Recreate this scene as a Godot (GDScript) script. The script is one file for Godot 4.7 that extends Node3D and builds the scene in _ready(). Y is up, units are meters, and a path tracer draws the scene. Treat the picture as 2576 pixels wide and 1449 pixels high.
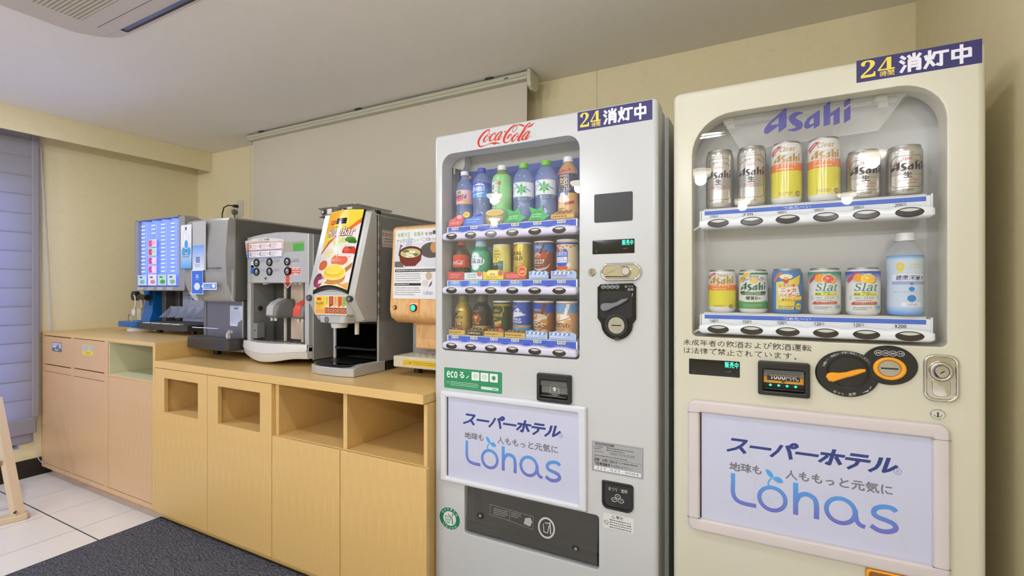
extends Node3D
# A hotel drinks corner: wooden counters with dispensers, two drinks vending machines.
# World: x to the right along the rear wall, y up, z towards the viewer; metres. The camera stands at x = z = 0.

# ---------------------------------------------------------------- geometry
class Geo:
	var p := PackedVector3Array()
	var t := Transform3D.IDENTITY

	func tri(a: Vector3, b: Vector3, c: Vector3) -> void:
		if (b - a).cross(c - a).length_squared() < 1e-18:
			return
		p.push_back(t * a)
		p.push_back(t * b)
		p.push_back(t * c)

	func quad(a: Vector3, b: Vector3, c: Vector3, d: Vector3) -> void:
		tri(a, b, c)
		tri(a, c, d)

	func ctri(a: Vector3, b: Vector3, c: Vector3, m: Vector3) -> void:
		if (b - a).cross(c - a).dot((a + b + c) / 3.0 - m) < 0.0:
			tri(a, c, b)
		else:
			tri(a, b, c)

	func box(x0: float, y0: float, z0: float, x1: float, y1: float, z1: float, b := 0.0) -> void:
		var lo := Vector3(minf(x0, x1), minf(y0, y1), minf(z0, z1))
		var hi := Vector3(maxf(x0, x1), maxf(y0, y1), maxf(z0, z1))
		var m := (lo + hi) / 2.0
		var s := (hi - lo) / 2.0
		var v := func(sg: Vector3, axis: int) -> Vector3:
			var q := Vector3(sg.x * s.x, sg.y * s.y, sg.z * s.z)
			for k in 3:
				if k != axis:
					q[k] -= sg[k] * b
			return m + q
		for axis in 3:
			var u := (axis + 1) % 3
			var w := (axis + 2) % 3
			for sa in [-1.0, 1.0]:
				var q := []
				for d in [[-1.0, -1.0], [1.0, -1.0], [1.0, 1.0], [-1.0, 1.0]]:
					var sg := Vector3.ZERO
					sg[axis] = sa
					sg[u] = d[0]
					sg[w] = d[1]
					q.append(v.call(sg, axis))
				ctri(q[0], q[1], q[2], m)
				ctri(q[0], q[2], q[3], m)
			if b > 0.0:
				for su in [-1.0, 1.0]:
					for sw in [-1.0, 1.0]:
						var q2 := []
						for sa in [-1.0, 1.0]:
							var sg := Vector3.ZERO
							sg[axis] = sa
							sg[u] = su
							sg[w] = sw
							q2.append(v.call(sg, u))
							q2.append(v.call(sg, w))
						ctri(q2[0], q2[1], q2[3], m)
						ctri(q2[0], q2[3], q2[2], m)
		if b > 0.0:
			for sx in [-1.0, 1.0]:
				for sy in [-1.0, 1.0]:
					for sz in [-1.0, 1.0]:
						var sg := Vector3(sx, sy, sz)
						ctri(v.call(sg, 0), v.call(sg, 1), v.call(sg, 2), m)

	static func rr(x0: float, y0: float, x1: float, y1: float, r: float, k := 5) -> PackedVector2Array:
		var o := PackedVector2Array()
		r = minf(r, minf(x1 - x0, y1 - y0) / 2.0)
		for i in 4:
			var c := Vector2(x1 - r if i in [0, 3] else x0 + r, y1 - r if i < 2 else y0 + r)
			for j in k + 1:
				var a := PI / 2.0 * (i + float(j) / k)
				o.push_back(c + Vector2(cos(a), sin(a)) * r)
		return o

	static func ell(cx: float, cy: float, rx: float, ry: float, n := 24) -> PackedVector2Array:
		var o := PackedVector2Array()
		for i in n:
			o.push_back(Vector2(cx + cos(TAU * i / n) * rx, cy + sin(TAU * i / n) * ry))
		return o

	static func at(a: PackedVector2Array, z: float) -> PackedVector3Array:
		var o := PackedVector3Array()
		for q in a:
			o.push_back(Vector3(q.x, q.y, z))
		return o

	func fan(a: PackedVector3Array, flip := false) -> void:
		var m := Vector3.ZERO
		for q in a:
			m += q
		m /= a.size()
		for i in a.size():
			var b := a[(i + 1) % a.size()]
			if flip:
				tri(m, b, a[i])
			else:
				tri(m, a[i], b)

	# loops run counter-clockwise seen from the side that the last one faces
	func loft(l: Array, cap0 := false, cap1 := true) -> void:
		for i in l.size() - 1:
			var a: PackedVector3Array = l[i]
			var b: PackedVector3Array = l[i + 1]
			for j in a.size():
				var k := (j + 1) % a.size()
				quad(a[j], a[k], b[k], b[j])
		if cap0:
			fan(l[0], true)
		if cap1:
			fan(l[-1])

	# a plate with round corners, facing +z
	func plate(x0: float, y0: float, x1: float, y1: float, r: float, z0: float, z1: float, b := 0.001, k := 5) -> void:
		loft([at(rr(x0, y0, x1, y1, r, k), z0), at(rr(x0, y0, x1, y1, r, k), z1 - b), at(rr(x0 + b * 0.3, y0 + b * 0.3, x1 - b * 0.3, y1 - b * 0.3, r, k), z1 - b * 0.3), at(rr(x0 + b, y0 + b, x1 - b, y1 - b, maxf(r - b, 0.0), k), z1)], true, true)

	func disc(cx: float, cy: float, rx: float, ry: float, z0: float, z1: float, b := 0.001, n := 28) -> void:
		loft([at(ell(cx, cy, rx, ry, n), z0), at(ell(cx, cy, rx, ry, n), z1 - b), at(ell(cx, cy, rx - b, ry - b, n), z1)], true, true)

	# outline moved inwards (counter-clockwise outline; doubled points allowed)
	static func inset(o: PackedVector2Array, d: float) -> PackedVector2Array:
		var n := o.size()
		var r := PackedVector2Array()
		for i in n:
			var a := i
			var b := i
			for k in n:
				a = (a + n - 1) % n
				if o[a].distance_to(o[i]) > 1e-6:
					break
			for k in n:
				b = (b + 1) % n
				if o[b].distance_to(o[i]) > 1e-6:
					break
			var d0 := (o[i] - o[a]).normalized()
			var d1 := (o[b] - o[i]).normalized()
			var q := Vector2(-d0.y, d0.x) + Vector2(-d1.y, d1.x)
			r.push_back(o[i] + q / maxf(q.length_squared() / 2.0, 0.4) * d)
		return r

	# ring-shaped solid between two outlines of the same count, facing +z
	func frame(o: PackedVector2Array, i: PackedVector2Array, z0: float, z1: float, b := 0.002) -> void:
		loft([at(i, z0), at(o, z0), at(o, z1 - b), at(inset(o, b * 0.3), z1 - b * 0.3), at(inset(o, b), z1), at(inset(i, -b), z1), at(inset(i, -b * 0.3), z1 - b * 0.3), at(i, z1 - b), at(i, z0)], false, false)

	# the wall of a hole (and its floor) seen from +z
	func pit(o: PackedVector2Array, z1: float, z0: float, floor_too := true) -> void:
		loft([at(o, z1), at(o, z0)], false, false)
		if floor_too:
			fan(at(o, z0))

	# flat face with holes stacked one above the other, facing +z
	func holed(x0: float, y0: float, x1: float, y1: float, z: float, holes: Array, bands: Array) -> void:
		for h in holes.size():
			var a: float = bands[h]
			var b: float = bands[h + 1]
			var o: PackedVector2Array = holes[h]
			loft([at(rr(x0, a, x1, b, 0.0, o.size() / 4 - 1), z), at(o, z)], false, false)
		if bands[0] > y0:
			quad(Vector3(x0, y0, z), Vector3(x1, y0, z), Vector3(x1, bands[0], z), Vector3(x0, bands[0], z))
		if bands[-1] < y1:
			quad(Vector3(x0, bands[-1], z), Vector3(x1, bands[-1], z), Vector3(x1, y1, z), Vector3(x0, y1, z))

	func prism(poly: PackedVector2Array, z0: float, z1: float, b := 0.0) -> void:
		if Geometry2D.is_polygon_clockwise(poly):
			poly = poly.duplicate()
			poly.reverse()
		var n := poly.size()
		var ins := poly
		if b > 0.0:
			ins = PackedVector2Array()
			for i in n:
				var d0 := (poly[i] - poly[(i + n - 1) % n]).normalized()
				var d1 := (poly[(i + 1) % n] - poly[i]).normalized()
				var nn := Vector2(-d0.y, d0.x) + Vector2(-d1.y, d1.x)
				nn = nn / maxf(nn.length_squared() / 2.0, 0.4)
				ins.push_back(poly[i] + nn * b)
		var idx := Geometry2D.triangulate_polygon(ins)
		for i in range(0, idx.size(), 3):
			var q := [ins[idx[i]], ins[idx[i + 1]], ins[idx[i + 2]]]
			if (q[1] - q[0]).cross(q[2] - q[0]) < 0.0:
				q = [q[0], q[2], q[1]]
			tri(Vector3(q[0].x, q[0].y, z1), Vector3(q[1].x, q[1].y, z1), Vector3(q[2].x, q[2].y, z1))
			tri(Vector3(q[0].x, q[0].y, z0), Vector3(q[2].x, q[2].y, z0), Vector3(q[1].x, q[1].y, z0))
		if b > 0.0:
			loft([at(ins, z0), at(poly, z0 + b), at(poly, z1 - b), at(ins, z1)], false, false)
		else:
			loft([at(poly, z0), at(poly, z1)], false, false)

	# side profile given as (z, y), drawn out along x
	func side(poly: PackedVector2Array, x0: float, x1: float, b := 0.0) -> void:
		t = Transform3D(Basis(Vector3(0, 0, 1), Vector3(0, 1, 0), Vector3(-1, 0, 0)), Vector3.ZERO)
		prism(poly, -x1, -x0, b)
		t = Transform3D.IDENTITY

	# plan given as (x, z), drawn out along y
	func slab(poly: PackedVector2Array, y0: float, y1: float, b := 0.0) -> void:
		var q := PackedVector2Array()
		for a in poly:
			q.push_back(Vector2(a.x, -a.y))
		t = Transform3D(Basis(Vector3(1, 0, 0), Vector3(0, 0, -1), Vector3(0, 1, 0)), Vector3.ZERO)
		prism(q, y0, y1, b)
		t = Transform3D.IDENTITY

	# profile of (radius, y), bottom to top, turned about the vertical through c
	func lathe(prof: Array, c := Vector3.ZERO, n := 32) -> void:
		for i in n:
			var a := TAU * i / n
			var b := TAU * (i + 1) / n
			var da := Vector3(cos(a), 0, -sin(a))
			var db := Vector3(cos(b), 0, -sin(b))
			for j in prof.size() - 1:
				var q: Vector2 = prof[j]
				var r: Vector2 = prof[j + 1]
				quad(c + da * q.x + Vector3(0, q.y, 0), c + db * q.x + Vector3(0, q.y, 0), c + db * r.x + Vector3(0, r.y, 0), c + da * r.x + Vector3(0, r.y, 0))

	func tube(path: PackedVector3Array, r: float, n := 8, closed := false, r2 := -1.0) -> void:
		var rings := []
		var up := Vector3(0.3, 0.9, 0.2)
		var m := path.size()
		for i in m:
			var d: Vector3
			if closed:
				d = path[(i + 1) % m] - path[(i + m - 1) % m]
			else:
				d = path[mini(i + 1, m - 1)] - path[maxi(i - 1, 0)]
			d = d.normalized()
			var s := d.cross(up)
			if s.length() < 0.05:
				s = d.cross(Vector3(1, 0, 0))
			s = s.normalized()
			up = s.cross(d).normalized()
			var rad := r if r2 < 0.0 else lerpf(r, r2, float(i) / maxi(m - 1, 1))
			var ring := PackedVector3Array()
			for j in n:
				ring.push_back(path[i] + (s * cos(TAU * j / n) + up * sin(TAU * j / n)) * rad)
			rings.append(ring)
		if closed:
			rings.append(rings[0])
		# the rings run clockwise about the direction of travel, so the loft goes back to front
		rings.reverse()
		loft(rings, not closed, not closed)

	func cyl(a: Vector3, b: Vector3, r: float, n := 20, r2 := -1.0) -> void:
		tube(PackedVector3Array([a, b]), r, n, false, r2)

	func ball(c: Vector3, r: Vector3, n := 16) -> void:
		var prof := []
		for i in n / 2 + 1:
			var a := -PI / 2.0 + PI * i / (n / 2)
			prof.append(Vector2(cos(a), sin(a)))
		var keep := t
		t = t * Transform3D(Basis.from_scale(r), c)
		lathe(prof, Vector3.ZERO, n)
		t = keep

	func mesh(ang: float, off: Vector3) -> ArrayMesh:
		var n := p.size()
		var v := PackedVector3Array()
		var nn := PackedVector3Array()
		v.resize(n)
		nn.resize(n)
		var f := PackedVector3Array()
		f.resize(n / 3)
		for i in n / 3:
			f[i] = (p[i * 3 + 1] - p[i * 3]).cross(p[i * 3 + 2] - p[i * 3])
		var near := {}
		if ang > 0.0:
			for i in n:
				var k := Vector3i((p[i] * 50000.0).round())
				if near.has(k):
					near[k].append(i / 3)
				else:
					near[k] = [i / 3]
		var lim := cos(deg_to_rad(ang))
		for i in n:
			var w := i - i % 3 + (3 - i % 3) % 3
			var base := f[i / 3]
			var unit := base.normalized()
			var s := base
			if ang > 0.0:
				s = Vector3.ZERO
				for j in near[Vector3i((p[i] * 50000.0).round())]:
					if f[j].normalized().dot(unit) > lim:
						s += f[j]
			v[w] = p[i] - off
			nn[w] = s.normalized()
		var arr := []
		arr.resize(Mesh.ARRAY_MAX)
		arr[Mesh.ARRAY_VERTEX] = v
		arr[Mesh.ARRAY_NORMAL] = nn
		var m := ArrayMesh.new()
		m.add_surface_from_arrays(Mesh.PRIMITIVE_TRIANGLES, arr)
		return m


# ---------------------------------------------------------------- print: flat coloured shapes laid on a plane or round a cylinder
class Ink:
	var h
	var p := PackedVector3Array()
	var n := PackedVector3Array()
	var c := PackedColorArray()
	var lay := 0.0003
	var most := 0.0
	var col := Color.BLACK
	var grad := []
	var o := Vector3.ZERO
	var ux := Vector3.RIGHT
	var uy := Vector3.UP
	var nz := Vector3.BACK
	var rad := 0.0
	var fine := 0.0
	var xf := Transform2D.IDENTITY

	func ink(hex: String) -> Ink:
		col = Color(hex).srgb_to_linear()
		grad = []
		lay = maxf(lay, most) + 0.00003
		return self

	func fade(hex0: String, y0: float, hex1: String, y1: float) -> void:
		grad = [Color(hex0).srgb_to_linear(), y0, Color(hex1).srgb_to_linear(), y1]
		lay = maxf(lay, most) + 0.00003

	func shade(a: Vector2) -> Color:
		if grad.is_empty():
			return col
		return grad[0].lerp(grad[2], clampf((a.y - grad[1]) / (grad[3] - grad[1]), 0.0, 1.0))

	func spot(a: Vector2) -> void:
		c.push_back(shade(a))
		if rad > 0.0:
			var w := a.x / rad
			var d := Vector3(sin(w), 0, cos(w))
			p.push_back(o + d * (rad + lay) + Vector3(0, a.y, 0))
			n.push_back(d)
		else:
			p.push_back(o + ux * a.x + uy * a.y + nz * lay)
			n.push_back(nz)

	func put3(a: Vector2, b: Vector2, d: Vector2) -> void:
		if (rad > 0.0 or fine > 0.0) and maxf(a.x, maxf(b.x, d.x)) - minf(a.x, minf(b.x, d.x)) > maxf(fine, 0.005):
			var ab := absf(a.x - b.x)
			var bd := absf(b.x - d.x)
			var da := absf(d.x - a.x)
			if ab >= bd and ab >= da:
				var m := (a + b) / 2.0
				put3(a, m, d)
				put3(m, b, d)
			elif bd >= da:
				var m := (b + d) / 2.0
				put3(a, b, m)
				put3(a, m, d)
			else:
				var m := (d + a) / 2.0
				put3(a, b, m)
				put3(m, b, d)
			return
		spot(a)
		spot(b)
		spot(d)

	func tri2(a: Vector2, b: Vector2, d: Vector2) -> void:
		a = xf * a
		b = xf * b
		d = xf * d
		var s := (b - a).cross(d - a)
		if absf(s) < 1e-14:
			return
		if s > 0.0:
			put3(a, d, b)
		else:
			put3(a, b, d)

	func poly(a: PackedVector2Array) -> void:
		lay += 0.000003
		var idx := Geometry2D.triangulate_polygon(a)
		for i in range(0, idx.size(), 3):
			tri2(a[idx[i]], a[idx[i + 1]], a[idx[i + 2]])

	func pts(l: Array) -> PackedVector2Array:
		var a := PackedVector2Array()
		for i in range(0, l.size(), 2):
			a.push_back(Vector2(l[i], l[i + 1]))
		return a

	func shape(l: Array) -> void:
		poly(pts(l))

	func rect(x0: float, y0: float, x1: float, y1: float, r := 0.0) -> void:
		if r > 0.0:
			conv(Geo.rr(x0, y0, x1, y1, r, 4))
		elif grad.is_empty():
			tri2(Vector2(x0, y0), Vector2(x1, y0), Vector2(x1, y1))
			tri2(Vector2(x0, y0), Vector2(x1, y1), Vector2(x0, y1))
		else:
			var lo: float = minf(grad[1], grad[3])
			var hi: float = maxf(grad[1], grad[3])
			var cuts := [y0]
			for k in 7:
				var y := lerpf(lo, hi, k / 6.0)
				if y > y0 and y < y1:
					cuts.append(y)
			cuts.append(y1)
			for k in cuts.size() - 1:
				tri2(Vector2(x0, cuts[k]), Vector2(x1, cuts[k]), Vector2(x1, cuts[k + 1]))
				tri2(Vector2(x0, cuts[k]), Vector2(x1, cuts[k + 1]), Vector2(x0, cuts[k + 1]))

	func conv(a: PackedVector2Array) -> void:
		var m := Vector2.ZERO
		for q in a:
			m += q / a.size()
		for i in a.size():
			tri2(m, a[i], a[(i + 1) % a.size()])

	func ell(cx: float, cy: float, rx: float, ry: float, k := 24) -> void:
		conv(Geo.ell(cx, cy, rx, ry, k))

	func ring(cx: float, cy: float, rx: float, ry: float, w: float, k := 28, a0 := 0.0, a1 := TAU) -> void:
		for i in k:
			var a := lerpf(a0, a1, float(i) / k)
			var b := lerpf(a0, a1, float(i + 1) / k)
			var da := Vector2(cos(a), sin(a))
			var db := Vector2(cos(b), sin(b))
			var ro := Vector2(rx + w / 2, ry + w / 2)
			var ri := Vector2(rx - w / 2, ry - w / 2)
			var m := Vector2(cx, cy)
			tri2(m + da * ri, m + da * ro, m + db * ro)
			tri2(m + da * ri, m + db * ro, m + db * ri)

	# line of changing width through the points (x, y, width, ...)
	func brush(l: Array, k := 1.0) -> void:
		var m := l.size() / 3
		var a := PackedVector2Array()
		var w := PackedFloat32Array()
		for i in m:
			a.push_back(Vector2(l[i * 3], l[i * 3 + 1]))
			w.push_back(l[i * 3 + 2] * k / 2.0)
		var ca := PackedVector2Array()
		var cw := PackedFloat32Array()
		for i in m - 1:
			var steps := 4 if m > 2 else 1
			for s in steps:
				var f := float(s) / steps
				ca.push_back(a[i].cubic_interpolate(a[i + 1], a[maxi(i - 1, 0)], a[mini(i + 2, m - 1)], f) if m > 2 else a[i])
				cw.push_back(lerpf(w[i], w[i + 1], f))
		ca.push_back(a[m - 1])
		cw.push_back(w[m - 1])
		var l0 := Vector2.ZERO
		var r0 := Vector2.ZERO
		for i in ca.size():
			var d := (ca[mini(i + 1, ca.size() - 1)] - ca[maxi(i - 1, 0)]).normalized()
			var s := Vector2(-d.y, d.x) * cw[i]
			if i > 0:
				lay += 0.000002
				tri2(l0, r0, ca[i] - s)
				tri2(l0, ca[i] - s, ca[i] + s)
			l0 = ca[i] + s
			r0 = ca[i] - s

	func line(a: PackedVector2Array, w: float, blunt := false) -> void:
		for i in a.size() - 1:
			var d := a[i + 1] - a[i]
			if d.length() < 1e-9:
				continue
			d = d.normalized()
			var s := Vector2(-d.y, d.x) * w / 2.0
			var e := d * (w * 0.5 if blunt and i == a.size() - 2 else 0.0)
			var b := d * (w * 0.5 if blunt and i == 0 else 0.0)
			lay += 0.000003
			tri2(a[i] + s - b, a[i] - s - b, a[i + 1] - s + e)
			tri2(a[i] + s - b, a[i + 1] - s + e, a[i + 1] + s + e)
			if i > 0 or not blunt:
				lay += 0.000003
				conv(Geo.ell(a[i].x, a[i].y, w / 2, w / 2, 8))
		if not blunt:
			lay += 0.000003
			conv(Geo.ell(a[-1].x, a[-1].y, w / 2, w / 2, 8))

	func path(l: Array, w: float, blunt := false) -> void:
		line(pts(l), w, blunt)

	# text fitted into a box; w = stroke width in hundredths of a character
	func fit(s: String, x0: float, y0: float, x1: float, y1: float, w := 9.0, font := "sans", sh := 0.0) -> void:
		var items := []
		var x := 0.0
		for ch in s:
			var g = h.glyph(ch)
			if g != null:
				items.append([g, x])
				x += 104.0
			elif ch == " ":
				x += 40.0
			else:
				var q: Dictionary = h.latin(ch, font)
				items.append([q, x])
				x += q.adv
		var keep := xf
		var kx := (x1 - x0) / maxf(x - 2.0, 1.0)
		var ky := (y1 - y0) / 100.0
		for it in items:
			xf = keep * Transform2D(Vector2(kx, 0), Vector2(-sh * ky, -ky), Vector2(x0 + kx * it[1] + sh * ky * 100.0, y0 + 100.0 * ky))
			draw_item(it[0], w)
		xf = keep

	func draw_item(g, w: float) -> void:
		var base := lay
		if g is Dictionary:
			var tr: PackedVector2Array = g.tri
			for i in range(0, tr.size(), 3):
				tri2(tr[i], tr[i + 1], tr[i + 2])
		else:
			for st in g:
				line(st, w, w > 13.0)
		most = maxf(most, lay)
		lay = base

	# characters along an arc about (cx, cy); a0 and a1 in degrees, reading from a0 to a1
	func arc(s: String, cx: float, cy: float, r: float, a0: float, a1: float, size: float, w := 10.0, inward := false) -> void:
		var keep := xf
		for i in s.length():
			var a := deg_to_rad(lerpf(a0, a1, (i + 0.5) / s.length()))
			var d := Vector2(cos(a), sin(a))
			var up := -d if inward else d
			var right := Vector2(up.y, -up.x)
			var k := size / 100.0
			var g = h.glyph(s[i])
			if g == null:
				g = h.latin(s[i], "sans")
			xf = keep * Transform2D(right * k, -up * k, Vector2(cx, cy) + d * r - right * 50.0 * k + up * 50.0 * k)
			draw_item(g, w)
		xf = keep

	# rows of print too small to read
	func rows(x0: float, y0: float, x1: float, y1: float, count: int, part := 0.5, sd := 1) -> void:
		var rng := RandomNumberGenerator.new()
		rng.seed = sd
		var pitch := (y1 - y0) / count
		for i in count:
			var y := y1 - pitch * (i + 0.5)
			var x := x0
			var end := x1 - (x1 - x0) * (rng.randf() * 0.3 if i == count - 1 else rng.randf() * 0.06)
			while x < end:
				var l := pitch * part * rng.randf_range(0.6, 1.6)
				rect(x, y - pitch * part * 0.5 * rng.randf_range(0.55, 1.0), minf(x + l, end), y + pitch * part * 0.5 * rng.randf_range(0.55, 1.0))
				x += l + pitch * part * 0.45

	func mesh(off: Vector3) -> ArrayMesh:
		var v := PackedVector3Array()
		v.resize(p.size())
		for i in p.size():
			v[i] = p[i] - off
		var arr := []
		arr.resize(Mesh.ARRAY_MAX)
		arr[Mesh.ARRAY_VERTEX] = v
		arr[Mesh.ARRAY_NORMAL] = n
		arr[Mesh.ARRAY_COLOR] = c
		var m := ArrayMesh.new()
		m.add_surface_from_arrays(Mesh.PRIMITIVE_TRIANGLES, arr)
		return m


# ---------------------------------------------------------------- nodes, names, materials
var taken := {}
var M := {}
var glyphs := {}
var latins := {}
var fonts := {}

func numbered(called: String) -> String:
	var k: int = taken.get(called, 0)
	taken[called] = k + 1
	return called if k == 0 else "%s_%03d" % [called, k]

func tag(o: Node, label: String, category: String, group := "") -> Node:
	o.set_meta("label", label)
	o.set_meta("category", category)
	if group:
		o.set_meta("group", group)
	return o

func thing(called: String, label: String, category: String, pos := Vector3.ZERO, group := "") -> Node3D:
	var o := Node3D.new()
	o.name = numbered(called)
	add_child(o)
	o.position = pos
	tag(o, label, category, group)
	return o

func put(g, called: String, material: Material, parent: Node = null, ang := 35.0) -> MeshInstance3D:
	var o := MeshInstance3D.new()
	var off := Vector3.ZERO
	if parent and parent != self:
		off = parent.global_position
	o.mesh = g.mesh(off) if g is Ink else g.mesh(ang, off)
	o.material_override = null
	o.mesh.surface_set_material(0, material)
	if parent and parent != self:
		o.name = called
		parent.add_child(o, true)
	else:
		o.name = numbered(called)
		add_child(o)
	return o

func struct(g, called: String, material: Material, label := "", category := "") -> MeshInstance3D:
	var o := put(g, called, material, self)
	o.set_meta("kind", "structure")
	if label:
		o.set_meta("label", label)
		o.set_meta("category", category)
	return o

func copy_of(o: Node3D, pos: Vector3, label := "") -> Node3D:
	var r: Node3D = o.duplicate()
	r.name = numbered(String(o.name).rstrip("0123456789").trim_suffix("_"))
	add_child(r)
	r.position = pos
	if label:
		r.set_meta("label", label)
	return r

func ink_on(z: float) -> Ink:
	var k := Ink.new()
	k.h = self
	k.o = Vector3(0, 0, z)
	return k

func ink_round(r: float) -> Ink:
	var k := Ink.new()
	k.h = self
	k.rad = r
	return k

func mat(called: String, hex: String, rough := 0.5, metal := 0.0, spec := 0.5) -> StandardMaterial3D:
	var m := StandardMaterial3D.new()
	m.resource_name = called
	m.albedo_color = Color(hex)
	m.roughness = rough
	m.metallic = metal
	m.metallic_specular = spec
	M[called] = m
	return m

func clear(called: String, hex: String, alpha: float, rough := 0.03) -> StandardMaterial3D:
	var m := mat(called, hex, rough)
	m.transparency = BaseMaterial3D.TRANSPARENCY_ALPHA
	m.albedo_color.a = alpha
	return m

func glow(called: String, hex: String, energy: float) -> StandardMaterial3D:
	var m := mat(called, hex, 0.5)
	m.emission_enabled = true
	m.emission = Color(hex)
	m.emission_energy_multiplier = energy
	return m

func noise(sd: int, freq: float, ramp: Array, octaves := 4, normal := 0.0, size := 512) -> NoiseTexture2D:
	var f := FastNoiseLite.new()
	f.seed = sd
	f.frequency = freq
	f.fractal_octaves = octaves
	var x := NoiseTexture2D.new()
	x.width = size
	x.height = size
	x.seamless = true
	x.noise = f
	if normal > 0.0:
		x.as_normal_map = true
		x.bump_strength = normal
	elif ramp:
		var g := Gradient.new()
		g.offsets = PackedFloat32Array()
		g.colors = PackedColorArray()
		for i in ramp.size():
			g.add_point(float(i) / maxf(ramp.size() - 1, 1), Color(ramp[i]))
		x.color_ramp = g
	return x

func glyph(ch: String):
	if glyphs.has(ch):
		return glyphs[ch]
	var src := ch
	var small := false
	var mark := ""
	if SMALL.has(ch):
		src = SMALL[ch]
		small = true
	if VOICED.has(src):
		mark = VOICED[src][1]
		src = VOICED[src][0]
	if not STROKES.has(src):
		glyphs[ch] = null
		return null
	var out := []
	var text: String = STROKES[src]
	if mark == "v":
		text += ";78,4 86,18;91,0 99,14"
	for st in text.split(";"):
		var a := PackedVector2Array()
		for q in st.split(" ", false):
			var xy := q.split(",")
			a.push_back(Vector2(xy[0].to_float(), xy[1].to_float()))
		if small:
			for i in a.size():
				a[i] = Vector2(14, 32) + a[i] * 0.68
		out.append(a)
	if mark == "o":
		var a := PackedVector2Array()
		for i in 11:
			a.push_back(Vector2(88 + cos(TAU * i / 10.0) * 12, 11 + sin(TAU * i / 10.0) * 12))
		out.append(a)
	glyphs[ch] = out
	return out

func font_of(called: String) -> SystemFont:
	if not fonts.has(called):
		var f := SystemFont.new()
		f.font_names = PackedStringArray(["Droid Serif" if called.begins_with("serif") else "Droid Sans Mono" if called.begins_with("mono") else "Droid Sans"])
		if called.ends_with("_bold"):
			f.font_weight = 700
		fonts[called] = f
	return fonts[called]

# triangles of one Latin character in the frame of the stroke characters: 0 to 100, y down, capitals 76 high on the line at 90
func latin(ch: String, font: String) -> Dictionary:
	var key := font + ch
	if latins.has(key):
		return latins[key]
	var f := font_of(font)
	var tm := TextMesh.new()
	tm.font = f
	tm.font_size = 64
	tm.pixel_size = 1.0
	tm.depth = 0.0
	tm.curve_step = 2.0
	tm.horizontal_alignment = HORIZONTAL_ALIGNMENT_LEFT
	tm.vertical_alignment = VERTICAL_ALIGNMENT_TOP
	tm.text = ch
	var out := PackedVector2Array()
	if tm.get_surface_count():
		var arr := tm.surface_get_arrays(0)
		var v: PackedVector3Array = arr[Mesh.ARRAY_VERTEX]
		var idx: PackedInt32Array = arr[Mesh.ARRAY_INDEX] if arr[Mesh.ARRAY_INDEX] != null else PackedInt32Array(range(v.size()))
		var asc := f.get_ascent(64)
		var k := 84.0 / (64.0 * 0.714)
		for i in idx:
			out.push_back(Vector2(v[i].x * k, 92.0 - (v[i].y + asc) * k))
	var adv: float = f.get_string_size(ch, HORIZONTAL_ALIGNMENT_LEFT, -1, 64).x * 84.0 / (64.0 * 0.714)
	latins[key] = {"tri": out, "adv": adv}
	return latins[key]

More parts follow.
